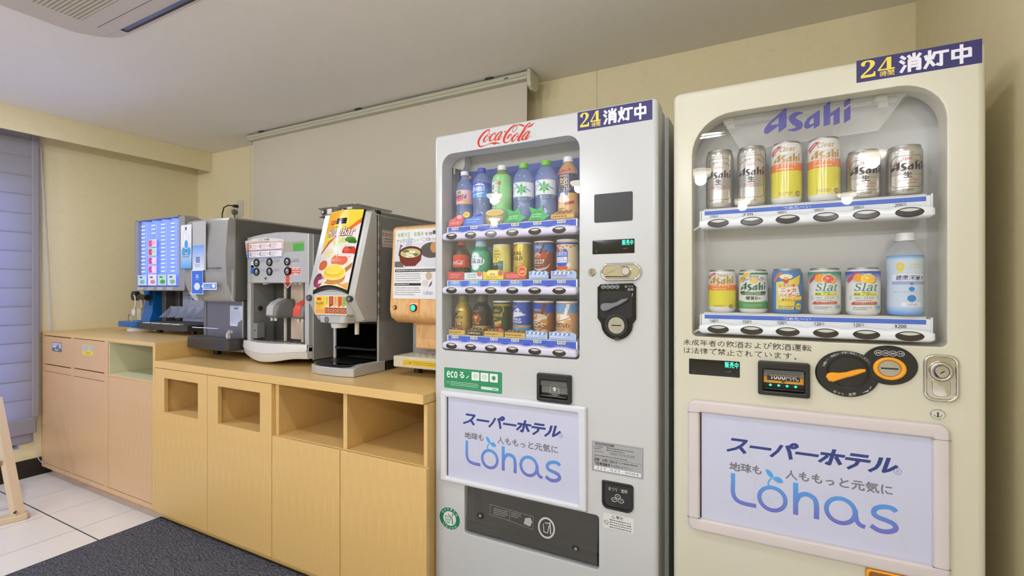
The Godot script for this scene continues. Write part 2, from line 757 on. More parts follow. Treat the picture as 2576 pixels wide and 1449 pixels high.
# ---------------------------------------------------------------- strokes of the Japanese characters on the signs: points x,y on a square of 100, y down
const SMALL := {"ッ": "ツ", "ェ": "エ", "ャ": "ヤ", "ュ": "ユ", "ョ": "ヨ", "ィ": "イ", "ァ": "ア", "っ": "つ", "ょ": "よ", "ゃ": "や"}
const VOICED := {"ド": ["ト", "v"], "パ": ["ハ", "o"], "バ": ["ハ", "v"], "ビ": ["ヒ", "v"], "ピ": ["ヒ", "o"], "ブ": ["フ", "v"], "プ": ["フ", "o"], "ボ": ["ホ", "v"], "ゴ": ["コ", "v"], "グ": ["ク", "v"], "ジ": ["シ", "v"], "ダ": ["タ", "v"], "ガ": ["カ", "v"], "び": ["ひ", "v"], "で": ["て", "v"], "だ": ["た", "v"], "ど": ["と", "v"], "ば": ["は", "v"], "べ": ["へ", "v"]}
const STROKES := {
	"ア": "12,18 88,18 80,38 62,52;50,35 48,65 38,82 22,94", "イ": "82,10 55,38 12,58;55,38 55,95", "エ": "15,20 85,20;50,20 50,82;8,82 92,82",
	"オ": "8,30 92,30;62,8 62,92 50,88;60,32 40,60 10,80", "カ": "12,30 85,30 82,70 74,90 60,84;45,8 43,45 33,72 12,92", "ク": "42,8 32,30 12,52;38,22 82,22 74,52 55,78 25,94",
	"コ": "18,20 82,20 82,86;14,86 86,86", "サ": "8,32 92,32;30,12 30,58;70,10 70,52 62,76 38,94", "シ": "20,15 38,25;12,42 30,52;20,90 48,78 70,58 88,25",
	"ス": "16,18 80,18 66,50 42,76 12,92;58,60 88,92", "タ": "42,8 32,30 12,52;38,22 82,22 74,52 55,78 25,94;32,45 66,66", "チ": "78,10 55,20 20,24;10,46 92,46;54,20 54,55 46,78 25,94",
	"ツ": "15,25 25,48;42,18 52,42;86,20 78,55 58,80 30,94", "テ": "22,15 78,15;8,42 92,42;54,42 50,70 28,94", "ト": "38,6 38,94;38,42 82,62", "ナ": "8,35 92,35;52,8 52,50 42,75 22,94",
	"ニ": "20,25 80,25;8,80 92,80", "ハ": "34,22 26,55 8,88;62,20 78,50 92,88", "ヒ": "22,10 22,78 30,90 85,90;82,28 58,42 24,50", "フ": "14,18 85,18 80,48 62,74 30,94",
	"ホ": "8,32 92,32;50,6 50,90 40,86;28,48 10,78;70,48 90,78", "ミ": "28,15 76,28;24,42 72,54;18,72 80,92", "ム": "45,10 32,50 18,82 80,76;66,52 90,94", "メ": "72,10 58,48 38,74 12,92;28,35 78,78",
	"モ": "18,18 80,18;8,46 92,46;46,18 46,78 54,88 88,88", "ヤ": "8,42 86,26 74,52 60,64;34,12 52,94", "ユ": "24,28 70,28 64,80;8,80 92,80", "ヨ": "20,18 80,18 80,86 18,86;24,52 80,52",
	"ラ": "22,16 78,16;12,40 84,40 78,66 58,84 28,95", "リ": "26,12 26,58;72,10 72,55 64,78 42,94", "ル": "30,18 30,50 24,74 8,92;58,14 58,88 76,76 94,52", "レ": "26,10 26,88 58,74 90,45",
	"ワ": "16,18 16,45;16,18 84,18 78,52 62,76 34,94", "ン": "15,18 40,34;14,88 48,78 72,58 90,28", "ー": "8,50 92,50", "・": "46,50 54,50", "。": "26,78 34,86 26,94 18,86 26,78", "〜": "8,56 24,40 40,40 60,58 76,58 92,42",
	"「": "90,8 60,8 60,60", "！": "50,10 50,66;50,86 50,90",
	"お": "10,28 62,26;36,8 36,80 28,90 14,80 20,64 50,52 74,56 82,70 72,86 52,90;72,18 88,32", "よ": "54,10 54,74 42,88 22,86 18,74 36,66 64,76 86,90;54,34 82,32",
	"ひ": "10,24 40,20 24,44 20,68 34,88 54,84 66,60 66,22 76,40 92,52", "は": "20,12 16,50 22,92;42,32 90,30;70,12 70,72 58,88 44,82 48,70 66,70 90,86", "て": "10,20 88,16 58,34 44,56 52,80 78,92",
	"さ": "12,30 86,24;44,8 66,48 70,58;28,58 26,78 42,92 74,90", "れ": "28,8 28,94;10,28 40,26 10,76;32,58 58,32 66,34 64,70 72,86 92,74", "い": "20,20 22,60 32,80 42,66;70,24 84,44 88,66",
	"ま": "16,24 84,22;20,44 80,42;52,8 54,70 42,88 24,84 26,70 46,66 84,86", "す": "8,28 92,26;56,8 58,54 44,64 34,50 46,38 60,46 60,66 50,84 34,95", "の": "54,22 46,56 28,80 14,66 18,42 38,22 62,18 84,34 86,60 72,82 52,92",
	"つ": "8,38 50,24 80,28 90,50 76,74 42,86", "め": "22,20 32,56 46,74;62,14 52,52 32,80 16,74 14,54 34,34 64,28 86,44 86,68 60,90", "た": "10,26 58,24;36,8 26,50 12,90;52,46 86,44;50,66 56,86 90,84",
	"り": "30,14 26,40 32,54;68,12 74,40 66,70 42,94", "も": "46,8 36,50 40,80 60,92 82,82 84,62;14,32 64,30;12,54 60,52", "と": "28,12 40,46;80,24 40,46 20,64 26,82 52,90 84,86",
	"に": "22,12 16,50 22,92;46,28 84,26;44,66 52,84 88,84", "し": "30,10 26,60 34,84 56,88 86,62", "く": "70,10 26,48 72,92", "ろ": "22,16 70,14 24,58 50,46 78,52 82,74 64,92 38,92",
	"わ": "28,8 28,94;10,28 40,26 10,76;32,56 58,36 82,42 88,62 74,82 52,90", "か": "8,34 56,30 60,48 52,82 38,84;36,10 26,56 10,90;70,22 90,54", "ら": "38,8 62,18;28,30 24,60 52,46 78,54 78,76 56,92 28,94",
	"や": "8,48 60,26 86,36 82,54 62,58;56,8 64,22;28,26 56,94", "あ": "14,24 80,22;44,8 40,60 50,86;70,38 54,72 26,88 16,72 30,52 62,44 86,58 82,80 60,92", "ん": "48,8 12,92 30,60 46,54 52,80 66,90 90,62",
	"る": "24,16 70,14 18,62 50,44 80,54 80,78 54,94 38,84 46,72 62,82", "こ": "22,22 78,20;16,66 28,84 84,84", "せ": "8,42 92,34;70,12 70,60 58,62;30,18 30,76 44,88 80,86", "を": "12,22 80,20;42,6 18,54 40,44 54,58 54,72;84,40 40,62 30,80 44,92 80,90",
	"消": "10,12 20,22;6,36 16,46;8,92 22,66;62,6 62,34;40,14 48,28;86,12 76,28;42,38 42,94;42,38 86,38 86,92 78,90;42,55 86,55;42,72 86,72", "灯": "24,8 24,42 18,68 6,92;8,32 12,48;42,28 36,46;24,56 40,84;46,20 96,20;72,20 72,90 58,84",
	"中": "16,28 16,66;16,28 84,28 84,66;16,66 84,66;50,6 50,96", "時": "8,18 38,18 38,80 8,80 8,18;8,48 38,48;66,6 66,38;48,20 88,20;42,38 94,38;44,56 94,56;78,42 78,92 68,88;54,66 62,80",
	"間": "10,12 10,94;10,12 42,12 42,36 10,36;10,24 42,24;58,12 90,12 90,92 82,92;58,12 58,36 90,36;58,24 90,24;32,48 68,48 68,82 32,82 32,48;32,65 68,65",
	"販": "10,12 38,12 38,66 10,66 10,12;10,30 38,30;10,48 38,48;18,70 6,92;32,70 44,90;52,14 90,14;52,14 52,60 44,92;54,36 84,36 74,66 52,92;60,50 92,92",
	"売": "50,4 50,32;14,16 86,16;26,32 74,32;10,62 10,46 90,46 90,62;38,52 34,76 14,94;62,52 62,84 70,92 92,92 92,80", "未": "24,24 76,24;8,46 92,46;50,6 50,96;48,48 10,86;52,48 90,86",
	"成": "20,24 94,24;20,24 18,60 6,94;24,46 46,46 44,76 36,74;54,6 60,50 72,78 90,92 92,78;84,42 70,66 44,92;74,8 86,18", "年": "30,6 12,34;24,20 88,20;28,44 84,44;28,44 28,66;6,66 94,66;56,20 56,98",
	"者": "20,22 74,22;46,6 46,40;8,40 92,40;82,12 58,36 10,66;34,52 78,52 78,94 34,94 34,52;34,73 78,73", "飲": "28,6 6,36;28,8 50,30;18,36 42,36 42,60 18,60;18,36 18,90 36,82;18,48 42,48;62,8 54,40;58,24 92,24 84,42;74,30 72,56 50,94;74,56 94,94",
	"酒": "10,10 20,20;6,34 16,44;8,92 22,62;34,14 96,14;40,34 90,34 90,94 40,94 40,34;56,14 56,44 46,58;74,14 74,52 84,54;42,74 88,74",
	"運": "10,14 20,24;8,44 20,44 20,72 8,84;10,82 26,84 50,94 96,94;36,18 36,10 94,10 94,18;40,24 90,24;44,34 86,34 86,60 44,60 44,34;44,47 86,47;38,72 94,72;65,16 65,84",
	"転": "28,6 28,96;8,20 48,20;12,34 44,34 44,62 12,62 12,34;12,48 44,48;6,76 50,76;56,22 92,22;52,44 96,44;74,46 58,86 88,80;84,66 94,92", "法": "10,10 20,20;6,34 16,44;8,92 22,62;40,26 88,26;64,6 64,50;32,50 96,50;58,52 42,88 84,84;76,66 90,94",
	"律": "30,6 8,30;34,26 6,54;22,44 22,96;46,18 84,18 84,42;40,30 96,30;44,42 84,42;46,56 88,56;40,72 94,72;64,6 64,98", "禁": "26,4 26,46;8,16 44,16;24,18 8,40;28,18 44,36;72,4 72,46;54,16 94,16;70,18 54,38;74,18 94,40;28,52 72,52;12,64 88,64;50,66 50,94 42,92;30,74 16,90;70,74 86,90",
	"止": "54,8 54,90;54,44 90,44;24,40 24,90;6,90 94,90", "円": "12,14 12,96;12,14 88,14 88,94 78,92;50,14 50,52;12,52 88,52", "札": "28,6 28,96;6,28 52,28;28,30 8,68;30,36 50,60;66,8 66,80 74,92 96,92 96,76",
	"返": "10,12 20,22;6,44 20,44 20,74 6,86;10,84 26,86 50,96 96,96;36,14 92,14;42,14 42,50 34,78;44,34 84,34 72,60 46,80;54,46 90,78", "却": "34,6 34,42;10,22 56,22;6,42 60,42;32,44 12,84 50,78;42,64 56,88;68,16 68,96;68,16 94,16 94,68 80,64",
	"願": "8,12 48,12;12,12 12,60 4,94;20,26 44,26 44,50 20,50 20,26;20,38 44,38;32,52 32,92 26,90;18,66 12,82;40,64 48,80;54,12 98,12;60,24 92,24 92,74 60,74 60,24;60,40 92,40;60,57 92,57;68,78 54,94;84,78 98,94",
	"商": "50,4 50,16;10,18 90,18;34,22 40,34;66,22 60,34;14,36 86,36 86,94 78,92;14,36 14,96;36,58 64,58 64,80 36,80 36,58;40,40 34,52;60,40 66,52", "品": "28,10 72,10 72,44 28,44 28,10;8,56 42,56 42,92 8,92 8,56;58,56 92,56 92,92 58,92 58,56",
	"一": "6,50 94,50", "本": "50,6 50,96;8,28 92,28;48,30 8,78;52,30 92,78;32,74 68,74", "毎": "28,6 12,30;24,20 86,20;28,36 80,36 74,90 18,90 28,36;6,62 94,62;50,38 48,88",
	"取": "6,14 52,14;14,14 14,78;42,14 42,96;14,34 42,34;14,54 42,54;4,80 52,74;56,26 90,26 80,62 56,94;60,40 94,92", "出": "50,6 50,90;22,18 22,46 78,46 78,18;12,58 12,92 88,92 88,58",
	"地": "24,12 24,76;8,36 42,36;6,80 44,70;38,46 96,30 94,64 84,64;66,8 66,66;50,24 50,80 58,92 94,92 96,76", "球": "8,16 44,16;10,46 42,46;26,16 26,76;6,80 46,72;48,24 96,24;72,6 72,92 62,88;54,40 62,52;48,80 64,62;92,40 76,56;74,50 96,82",
	"人": "50,10 46,40 10,92;50,34 66,66 94,92", "元": "22,16 78,16;6,42 94,42;38,42 34,70 10,94;62,42 62,84 70,92 94,92 94,76", "気": "28,6 10,36;24,18 90,18;26,34 80,34;12,50 76,50 80,80 94,94 96,80;58,58 18,94;22,62 62,94",
	"生": "26,10 10,46;20,32 86,32;50,6 50,92;20,60 82,60;6,92 94,92", "健": "24,6 6,46;16,32 16,96;46,16 88,16 88,40;40,28 96,28;46,40 88,40;46,54 90,54;42,68 94,68;66,6 66,84;30,22 40,22 28,46 40,46 30,80 22,94;30,70 50,92 96,94",
	"康": "50,4 50,14;12,14 94,14;12,14 12,60 4,94;30,26 82,26 82,46;22,36 94,36;30,46 82,46;54,18 54,92 46,90;26,56 38,66;22,86 44,72;84,54 68,66;58,60 92,90", "深": "10,10 20,20;6,34 16,44;8,92 22,62;36,26 36,14 94,14 94,26;54,20 48,38;74,20 80,38;34,50 96,50;64,36 64,96;62,52 36,84;66,52 96,84",
	"層": "12,12 88,12 88,28 12,28;12,12 12,60 4,96;34,34 40,40;78,34 72,40;26,42 90,42 90,62 26,62 26,42;58,42 58,62;26,52 90,52;34,70 82,70 82,94 34,94 34,70;34,82 82,82", "水": "50,6 50,92 40,88;10,34 38,34 30,62 8,84;84,22 56,44;52,40 70,68 94,86",
	"糖": "8,16 16,34;42,14 34,34;6,44 46,44;26,6 26,96;24,46 6,78;28,50 44,68;70,4 70,14;52,16 96,16;54,16 54,60 48,94;62,28 88,28 88,52 62,52;58,40 96,40;74,20 74,60;62,66 90,66 90,94 62,94 62,66",
	"質": "30,6 12,16;14,14 12,34;14,22 44,22;34,22 34,36;78,6 56,16;58,14 56,34;58,22 92,22;78,22 78,36;26,42 76,42 76,80 26,80 26,42;26,55 76,55;26,68 76,68;36,82 14,96;64,82 90,96", "氷": "50,6 50,92 40,88;26,10 38,20;10,38 38,38 30,64 8,86;84,24 56,46;52,42 70,68 94,88",
	"有": "8,24 92,24;42,6 30,38 8,62;34,44 34,96;34,44 78,44 78,92 68,90;34,60 78,60;34,74 78,74", "機": "22,6 22,96;6,28 40,28;22,30 6,64;24,38 36,54;54,8 48,24 58,26 46,42;84,8 76,24 88,26 76,42;40,54 96,54;68,6 70,60 82,90 94,92;48,56 46,76 38,94;86,64 60,94;50,66 62,76",
	"大": "8,34 92,34;50,8 46,44 10,94;52,40 92,94", "豆": "10,14 90,14;24,30 76,30 76,56 24,56 24,30;32,64 38,84;70,62 62,84;6,92 94,92", "米": "50,6 50,96;8,46 92,46;22,14 34,34;78,12 64,34;48,48 12,84;52,48 90,84",
	"使": "26,6 6,46;17,34 17,96;34,20 96,20;42,34 88,34 88,56 42,56 42,34;64,6 64,60 54,82 34,96;42,60 60,82 96,94", "味": "8,24 36,24 36,72 8,72 8,24;46,26 92,26;40,46 98,46;68,6 68,96;66,48 42,84;70,48 96,84",
	"警": "6,14 50,14;18,6 18,20;38,6 38,20;16,24 8,38;14,28 46,28 44,46;16,36 34,36 34,46 16,46 16,36;62,6 54,24;60,14 94,14;84,16 58,46;66,22 94,46;12,56 88,56;24,66 76,66;30,76 70,76 70,94 30,94 30,76",
	"告": "28,8 12,34;22,24 84,24;52,6 52,46;6,46 94,46;24,60 78,60 78,94 24,94 24,60", "注": "10,10 20,20;6,34 16,44;8,92 22,62;56,6 68,16;38,28 94,28;42,56 90,56;32,90 98,90;66,28 66,90",
	"意": "50,2 50,12;16,14 84,14;34,18 38,28;66,18 62,28;8,32 92,32;28,40 72,40 72,62 28,62 28,40;28,51 72,51;14,74 8,92;30,70 34,92 66,92 68,82;48,68 54,78;80,70 92,90", "紅": "26,6 12,24 30,26 10,48 44,44;28,50 28,96;14,60 8,84;40,58 46,78;54,18 92,18;73,18 73,86;48,86 98,86",
	"茶": "8,20 92,20;32,8 32,30;68,8 68,30;50,28 10,58;50,28 92,58;18,64 82,64;50,50 50,96 42,92;32,72 16,90;66,72 84,90", "花": "8,18 92,18;32,6 32,30;68,6 68,30;32,34 8,66;22,52 22,96;84,42 48,66;48,34 48,84 58,92 92,92 94,78",
	"伝": "28,6 6,48;18,34 18,96;42,18 88,18;34,42 96,42;60,44 44,88 86,82;76,62 92,94", "故": "28,6 28,50;6,26 54,26;12,52 46,52 46,90 12,90 12,52;66,6 52,42;60,28 96,28;88,30 76,64 48,96;60,44 74,72 98,94",
	"障": "10,10 10,96;10,10 34,10 24,36 36,52 30,68 20,66;66,4 66,12;42,14 92,14;52,18 56,28;80,18 76,28;38,32 96,32;48,42 86,42 86,66 48,66 48,42;48,54 86,54;38,78 96,78;67,66 67,98",
	"問": "10,12 10,94;10,12 42,12 42,36 10,36;10,24 42,24;58,12 90,12 90,92 82,92;58,12 58,36 90,36;58,24 90,24;34,52 66,52 66,80 34,80 34,52", "合": "50,6 8,44;50,6 92,44;30,42 70,42;24,58 76,58 76,94 24,94 24,58",
	"下": "6,14 94,14;50,14 50,96;54,38 82,56", "記": "10,10 40,10;4,24 46,24;10,38 40,38;10,52 40,52;10,66 40,66 40,94 10,94 10,66;54,14 88,14 88,48 56,48 56,84 64,92 96,92 96,74",
	"管": "26,4 8,24;20,14 46,14;34,16 38,26;70,4 54,22;64,14 94,14;80,16 84,26;10,44 10,32 90,32 90,44;30,44 74,44 74,60 30,60;30,44 30,96;30,74 78,74 78,94 30,94", "理": "8,16 44,16;10,46 42,46;26,16 26,76;6,80 46,72;52,12 92,12 92,54 52,54 52,12;52,33 92,33;72,12 72,92;52,74 92,74;46,92 98,92",
	"番": "80,6 16,14;28,18 34,30;70,16 62,30;8,34 92,34;50,10 50,52;48,36 10,58;52,36 92,58;22,58 78,58 78,96 22,96 22,58;22,77 78,77;50,58 50,96", "号": "26,10 74,10 74,34 26,34 26,10;6,48 94,48;34,48 28,66 76,66 72,92 54,88",
	"知": "22,6 8,36;16,22 50,22;4,48 54,48;30,22 30,52 20,76 4,94;32,58 50,86;60,24 92,24 92,84 60,84 60,24", "手": "78,8 18,18;12,38 88,38;6,60 94,60;50,14 50,90 38,86", "白": "46,4 38,18;16,20 84,20 84,94 16,94 16,20;16,56 84,56",
	"桃": "24,6 24,96;6,28 44,28;24,30 6,66;26,38 40,54;58,8 58,50 40,92;78,8 78,82 86,92 98,92 98,78;44,30 54,44;42,66 58,54;94,26 80,40;80,48 96,64", "香": "76,6 22,14;8,26 92,26;50,10 50,48;48,28 10,50;52,28 92,50;26,52 74,52 74,96 26,96 26,52;26,74 74,74",
	"爽": "8,16 92,16;50,4 48,50 10,96;52,50 92,96;16,28 28,38;28,28 16,38;66,28 78,38;78,28 66,38;16,50 28,60;28,50 16,60;66,50 78,60;78,50 66,60", "快": "20,6 20,96;8,28 6,46;30,26 36,42;46,26 88,26 88,52;38,52 98,52;66,6 64,56 36,96;68,58 96,96",
	"沢": "10,10 20,20;6,34 16,44;8,92 22,62;42,14 86,14 86,44 42,44;42,14 40,60 28,94;60,46 72,74 96,92", "綾": "24,6 12,24 28,26 10,48 42,44;26,50 26,96;12,60 6,84;38,58 44,78;68,4 68,30;50,16 90,16;46,30 96,30;58,36 48,50;80,36 92,50;64,50 48,76;56,62 88,62 72,82 46,96;58,68 92,96",
	"鷹": "50,4 50,12;10,12 94,12;10,12 10,60 4,94;28,20 18,40;24,30 24,52;44,20 38,34;40,28 92,28;40,28 40,52 92,52;40,40 88,40;66,20 66,52;30,60 78,60 78,70 30,70;30,60 30,82 88,82 84,94;40,88 40,94;56,88 58,94",
	"微": "24,4 6,24;26,24 4,50;16,42 16,96;34,12 34,30 60,30 60,12;47,6 47,30;34,42 60,42;38,54 56,54 56,88;38,54 36,76 28,94;74,6 66,34;70,26 98,26;90,28 82,64 62,96;72,44 82,74 98,94", "贅": "6,14 50,14;28,4 28,40;10,26 46,26;64,6 56,26;60,16 96,16;88,18 60,44;68,24 96,46;26,54 76,54 76,82 26,82 26,54;26,68 76,68;38,84 16,96;64,84 88,96",
}

# ---------------------------------------------------------------- outlines of the two drink makers' wordmarks, width 1
const MARK_POLYS := [
	[0.2767, 0.3409, 0.2767, 0.0755, 0.1816, 0.0121, 0.1816, 0.2657],
	[0.2021, 0.2837, 0.0611, 0.1639, 0.0088, 0.0932, 0, 0.0452, 0.0175, 0.0189, 0.0524, 0.0157, 0.185, 0.1091, 0.185, 0.1325, 0.1216, 0.1269, 0.0853, 0.1345, 0.0957, 0.1545, 0.2021, 0.2428],
	[0.6621, 0.2459, 0.6621, 0.0404, 0.5931, 0, 0.5931, 0.2008],
	[0.6028, 0.2087, 0.5235, 0.1573, 0.4859, 0.0966, 0.4827, 0.0436, 0.5072, 0.0131, 0.5398, 0.0158, 0.5996, 0.0558, 0.5996, 0.0786, 0.5511, 0.0634, 0.5398, 0.088, 0.556, 0.1235, 0.6028, 0.1633],
	[0.7792, 0.3399, 0.7792, 0.0351, 0.7051, 0.0167, 0.7051, 0.2836],
	[0.7761, 0.1703, 0.8835, 0.2488, 0.8835, 0.0336, 0.8152, 0.0146, 0.8152, 0.1563, 0.7761, 0.1291],
	[1, 0.2451, 1, 0.0666, 0.9298, 0.0225, 0.9298, 0.189],
	[1, 0.3462, 1, 0.2727, 0.9298, 0.2296, 0.9298, 0.2999],
]
const MARK_S := [0.4728, 0.2286, 0.0049, 0.4251, 0.2404, 0.0264, 0.3671, 0.2213, 0.0494, 0.3421, 0.1811, 0.0527, 0.3754, 0.1295, 0.0593, 0.4251, 0.087, 0.0593, 0.4251, 0.0487, 0.0461, 0.3671, 0.023, 0.0296, 0.2935, 0.0303, 0.0066]
const SCRIPT_LINES := [
	[0.1863, 0.2139, 0.0167, 0.2065, 0.2382, 0.0139, 0.1921, 0.2553, 0.0139, 0.1575, 0.2456, 0.0222, 0.0995, 0.2144, 0.0334, 0.0411, 0.1629, 0.0389, 0.0029, 0.1031, 0.0417, 0, 0.0482, 0.0361, 0.0235, 0.0098, 0.0278, 0.0645, 0.0018, 0.0167, 0.1227, 0.0088, 0.01, 0.1921, 0.0242, 0.0089, 0.2494, 0.0321, 0.0122],
	[0.169, 0.1767, 0.0122, 0.1285, 0.1452, 0.0256, 0.0995, 0.1044, 0.0334, 0.1007, 0.0743, 0.0222, 0.1285, 0.0754, 0.0122, 0.169, 0.1045, 0.0078, 0.2036, 0.1393, 0.0067, 0.2151, 0.1724, 0.0078, 0.2007, 0.1894, 0.0078, 0.169, 0.1767, 0.01],
	[0.1661, 0.1597, 0.0078, 0.1921, 0.136, 0.0078, 0.2208, 0.1393, 0.0078],
	[0.3036, 0.1544, 0.0222, 0.3177, 0.1721, 0.0133, 0.3092, 0.1881, 0.01, 0.278, 0.178, 0.0178, 0.238, 0.1442, 0.0256, 0.2093, 0.0988, 0.0311, 0.2151, 0.0706, 0.0222, 0.2494, 0.0732, 0.0122, 0.2837, 0.0956, 0.0078],
	[0.4303, 0.1872, 0.01, 0.3967, 0.1849, 0.0145, 0.3573, 0.1563, 0.0222, 0.3177, 0.1178, 0.0289, 0.3036, 0.0804, 0.0311, 0.3177, 0.066, 0.0167, 0.3517, 0.0809, 0.0089, 0.4023, 0.1301, 0.0078, 0.4303, 0.1701, 0.0078],
	[0.4426, 0.1888, 0.0189, 0.4079, 0.1391, 0.0278, 0.3714, 0.0953, 0.0311, 0.363, 0.0694, 0.0245, 0.3911, 0.0728, 0.0122, 0.4247, 0.1023, 0.0067, 0.4443, 0.1264, 0.0044],
	[0.5193, 0.0545, 0.0056, 0.5414, 0.0781, 0.0311, 0.569, 0.1105, 0.0256, 0.5992, 0.1207, 0.0133, 0.6101, 0.0948, 0.0089, 0.6019, 0.0621, 0.0067, 0.5745, 0.0272, 0.0078, 0.5304, 0.0042, 0.0122, 0.4916, 0.0047, 0.0222, 0.4694, 0.0274, 0.0334, 0.4722, 0.0661, 0.0378, 0.5027, 0.13, 0.0378, 0.558, 0.1899, 0.0334, 0.6183, 0.2341, 0.0267, 0.6674, 0.253, 0.0167, 0.6972, 0.2508, 0.0111, 0.7053, 0.2303, 0.0078, 0.6945, 0.1934, 0.0078, 0.6619, 0.1573, 0.0078, 0.6347, 0.1517, 0.0078, 0.6211, 0.1659, 0.0078, 0.6347, 0.2025, 0.0078, 0.6619, 0.2273, 0.0067, 0.6891, 0.2352, 0.0044],
	[0.6836, 0.113, 0.0145, 0.6456, 0.08, 0.0267, 0.6156, 0.0359, 0.0334, 0.6183, 0.0064, 0.0222, 0.6456, 0.0123, 0.0122, 0.6891, 0.0447, 0.0078, 0.7215, 0.0882, 0.0078, 0.7215, 0.1122, 0.0078, 0.7053, 0.1233, 0.0089, 0.6836, 0.113, 0.0122],
	[0.6755, 0.0949, 0.0067, 0.6945, 0.0704, 0.0067, 0.7323, 0.0625, 0.0078],
	[0.924, 0.2224, 0.0133, 0.9319, 0.2354, 0.01, 0.924, 0.2486, 0.0089, 0.8977, 0.2385, 0.0156, 0.8553, 0.2022, 0.0256, 0.8021, 0.129, 0.0334, 0.7485, 0.0554, 0.0345, 0.7215, 0.016, 0.0311, 0.7323, 0, 0.02, 0.7699, 0.0187, 0.01],
	[0.7753, 0.0899, 0.0056, 0.8287, 0.1298, 0.0056, 0.8818, 0.179, 0.0044],
	[0.9109, 0.1208, 0.01, 0.8792, 0.1184, 0.0145, 0.842, 0.0905, 0.0222, 0.8047, 0.053, 0.0289, 0.7914, 0.0166, 0.0311, 0.8047, 0.0027, 0.0167, 0.8367, 0.0173, 0.0089, 0.8845, 0.0652, 0.0078, 0.9109, 0.1041, 0.0078],
	[0.9251, 0.122, 0.0189, 0.8924, 0.0736, 0.0278, 0.858, 0.0309, 0.0311, 0.85, 0.0058, 0.0245, 0.8765, 0.0092, 0.0122, 0.9082, 0.0379, 0.0067, 0.9267, 0.0614, 0.0044],
]
const SCRIPT_POLYS := [
	[0.2265, 0.0353, 0.278, 0.0405, 0.3234, 0.0371, 0.3686, 0.0219, 0.4135, -0.0089, 0.363, 0.007, 0.3291, 0.0102, 0.3121, 0.0027, 0.2962, -0.0085, 0.2837, 0.0066, 0.2609, 0.0181, 0.2151, 0.0245],
	[0.4694, 0.1691, 0.4805, 0.188, 0.5083, 0.1887, 0.4972, 0.1699],
	[0.6999, 0.248, 0.7323, 0.2573, 0.7646, 0.2556, 0.8021, 0.2416, 0.8367, 0.2194, 0.8181, 0.2032, 0.7807, 0.2257, 0.7485, 0.2404, 0.7215, 0.2446],
	[0.8712, 0.1902, 0.8977, 0.2051, 0.9398, 0.2128, 0.9817, 0.2323, 1, 0.2483, 0.987, 0.2244, 0.9608, 0.1977, 0.9293, 0.186, 0.8977, 0.1851],
]

# ---------------------------------------------------------------- the scene
const WALL_X := -4.349
const REAR_Z := -2.441
const CEIL_Y := 2.395

func _ready() -> void:
	# camera
	var cam := Camera3D.new()
	cam.name = "camera"
	cam.position = Vector3(0, 1.26, 0)
	cam.rotation_degrees = Vector3(0, 27.64, 0)
	cam.fov = rad_to_deg(2.0 * atan(724.5 / 1215.3))
	cam.near = 0.05
	add_child(cam)
	cam.current = true
	# sky beyond the window
	var env := Environment.new()
	var sm := ProceduralSkyMaterial.new()
	sm.sky_top_color = Color("4a74d8")
	sm.sky_horizon_color = Color("93aef2")
	sm.ground_horizon_color = Color("7d8fc4")
	sm.ground_bottom_color = Color("5a6688")
	sm.sky_energy_multiplier = 1.9
	sm.ground_energy_multiplier = 1.9
	sm.sun_angle_max = 0.0
	var sky := Sky.new()
	sky.sky_material = sm
	env.background_mode = Environment.BG_SKY
	env.sky = sky
	env.tonemap_mode = Environment.TONE_MAPPER_LINEAR
	env.tonemap_exposure = 1.2
	env.sdfgi_enabled = true
	env.ssao_enabled = true
	env.ssil_enabled = true
	var we := WorldEnvironment.new()
	we.name = "surroundings"
	we.environment = env
	add_child(we)
	materials()
	# the downlights that the shadows in the niches point to, and the round opal lamps that the glass mirrors
	for q in [[-0.24, -0.65, 0.4], [-1.3, -0.65, 0.5], [-3.3, -0.65, 0.95]]:
		downlight(q[0], q[1], q[2])
	for q in [[-0.54, 1.9], [0.78, 1.9], [-2.9, 2.1], [-1.75, 1.9], [-0.25, 3.75], [0.85, 3.85], [-2.2, 3.85], [-3.9, 3.85]]:
		opal_lamp(q[0], q[1], 0.95)
	room()
	fittings()
	cabinets()
	dispensers()
	left_vending()
	right_vending()
	left_goods()
	right_goods()

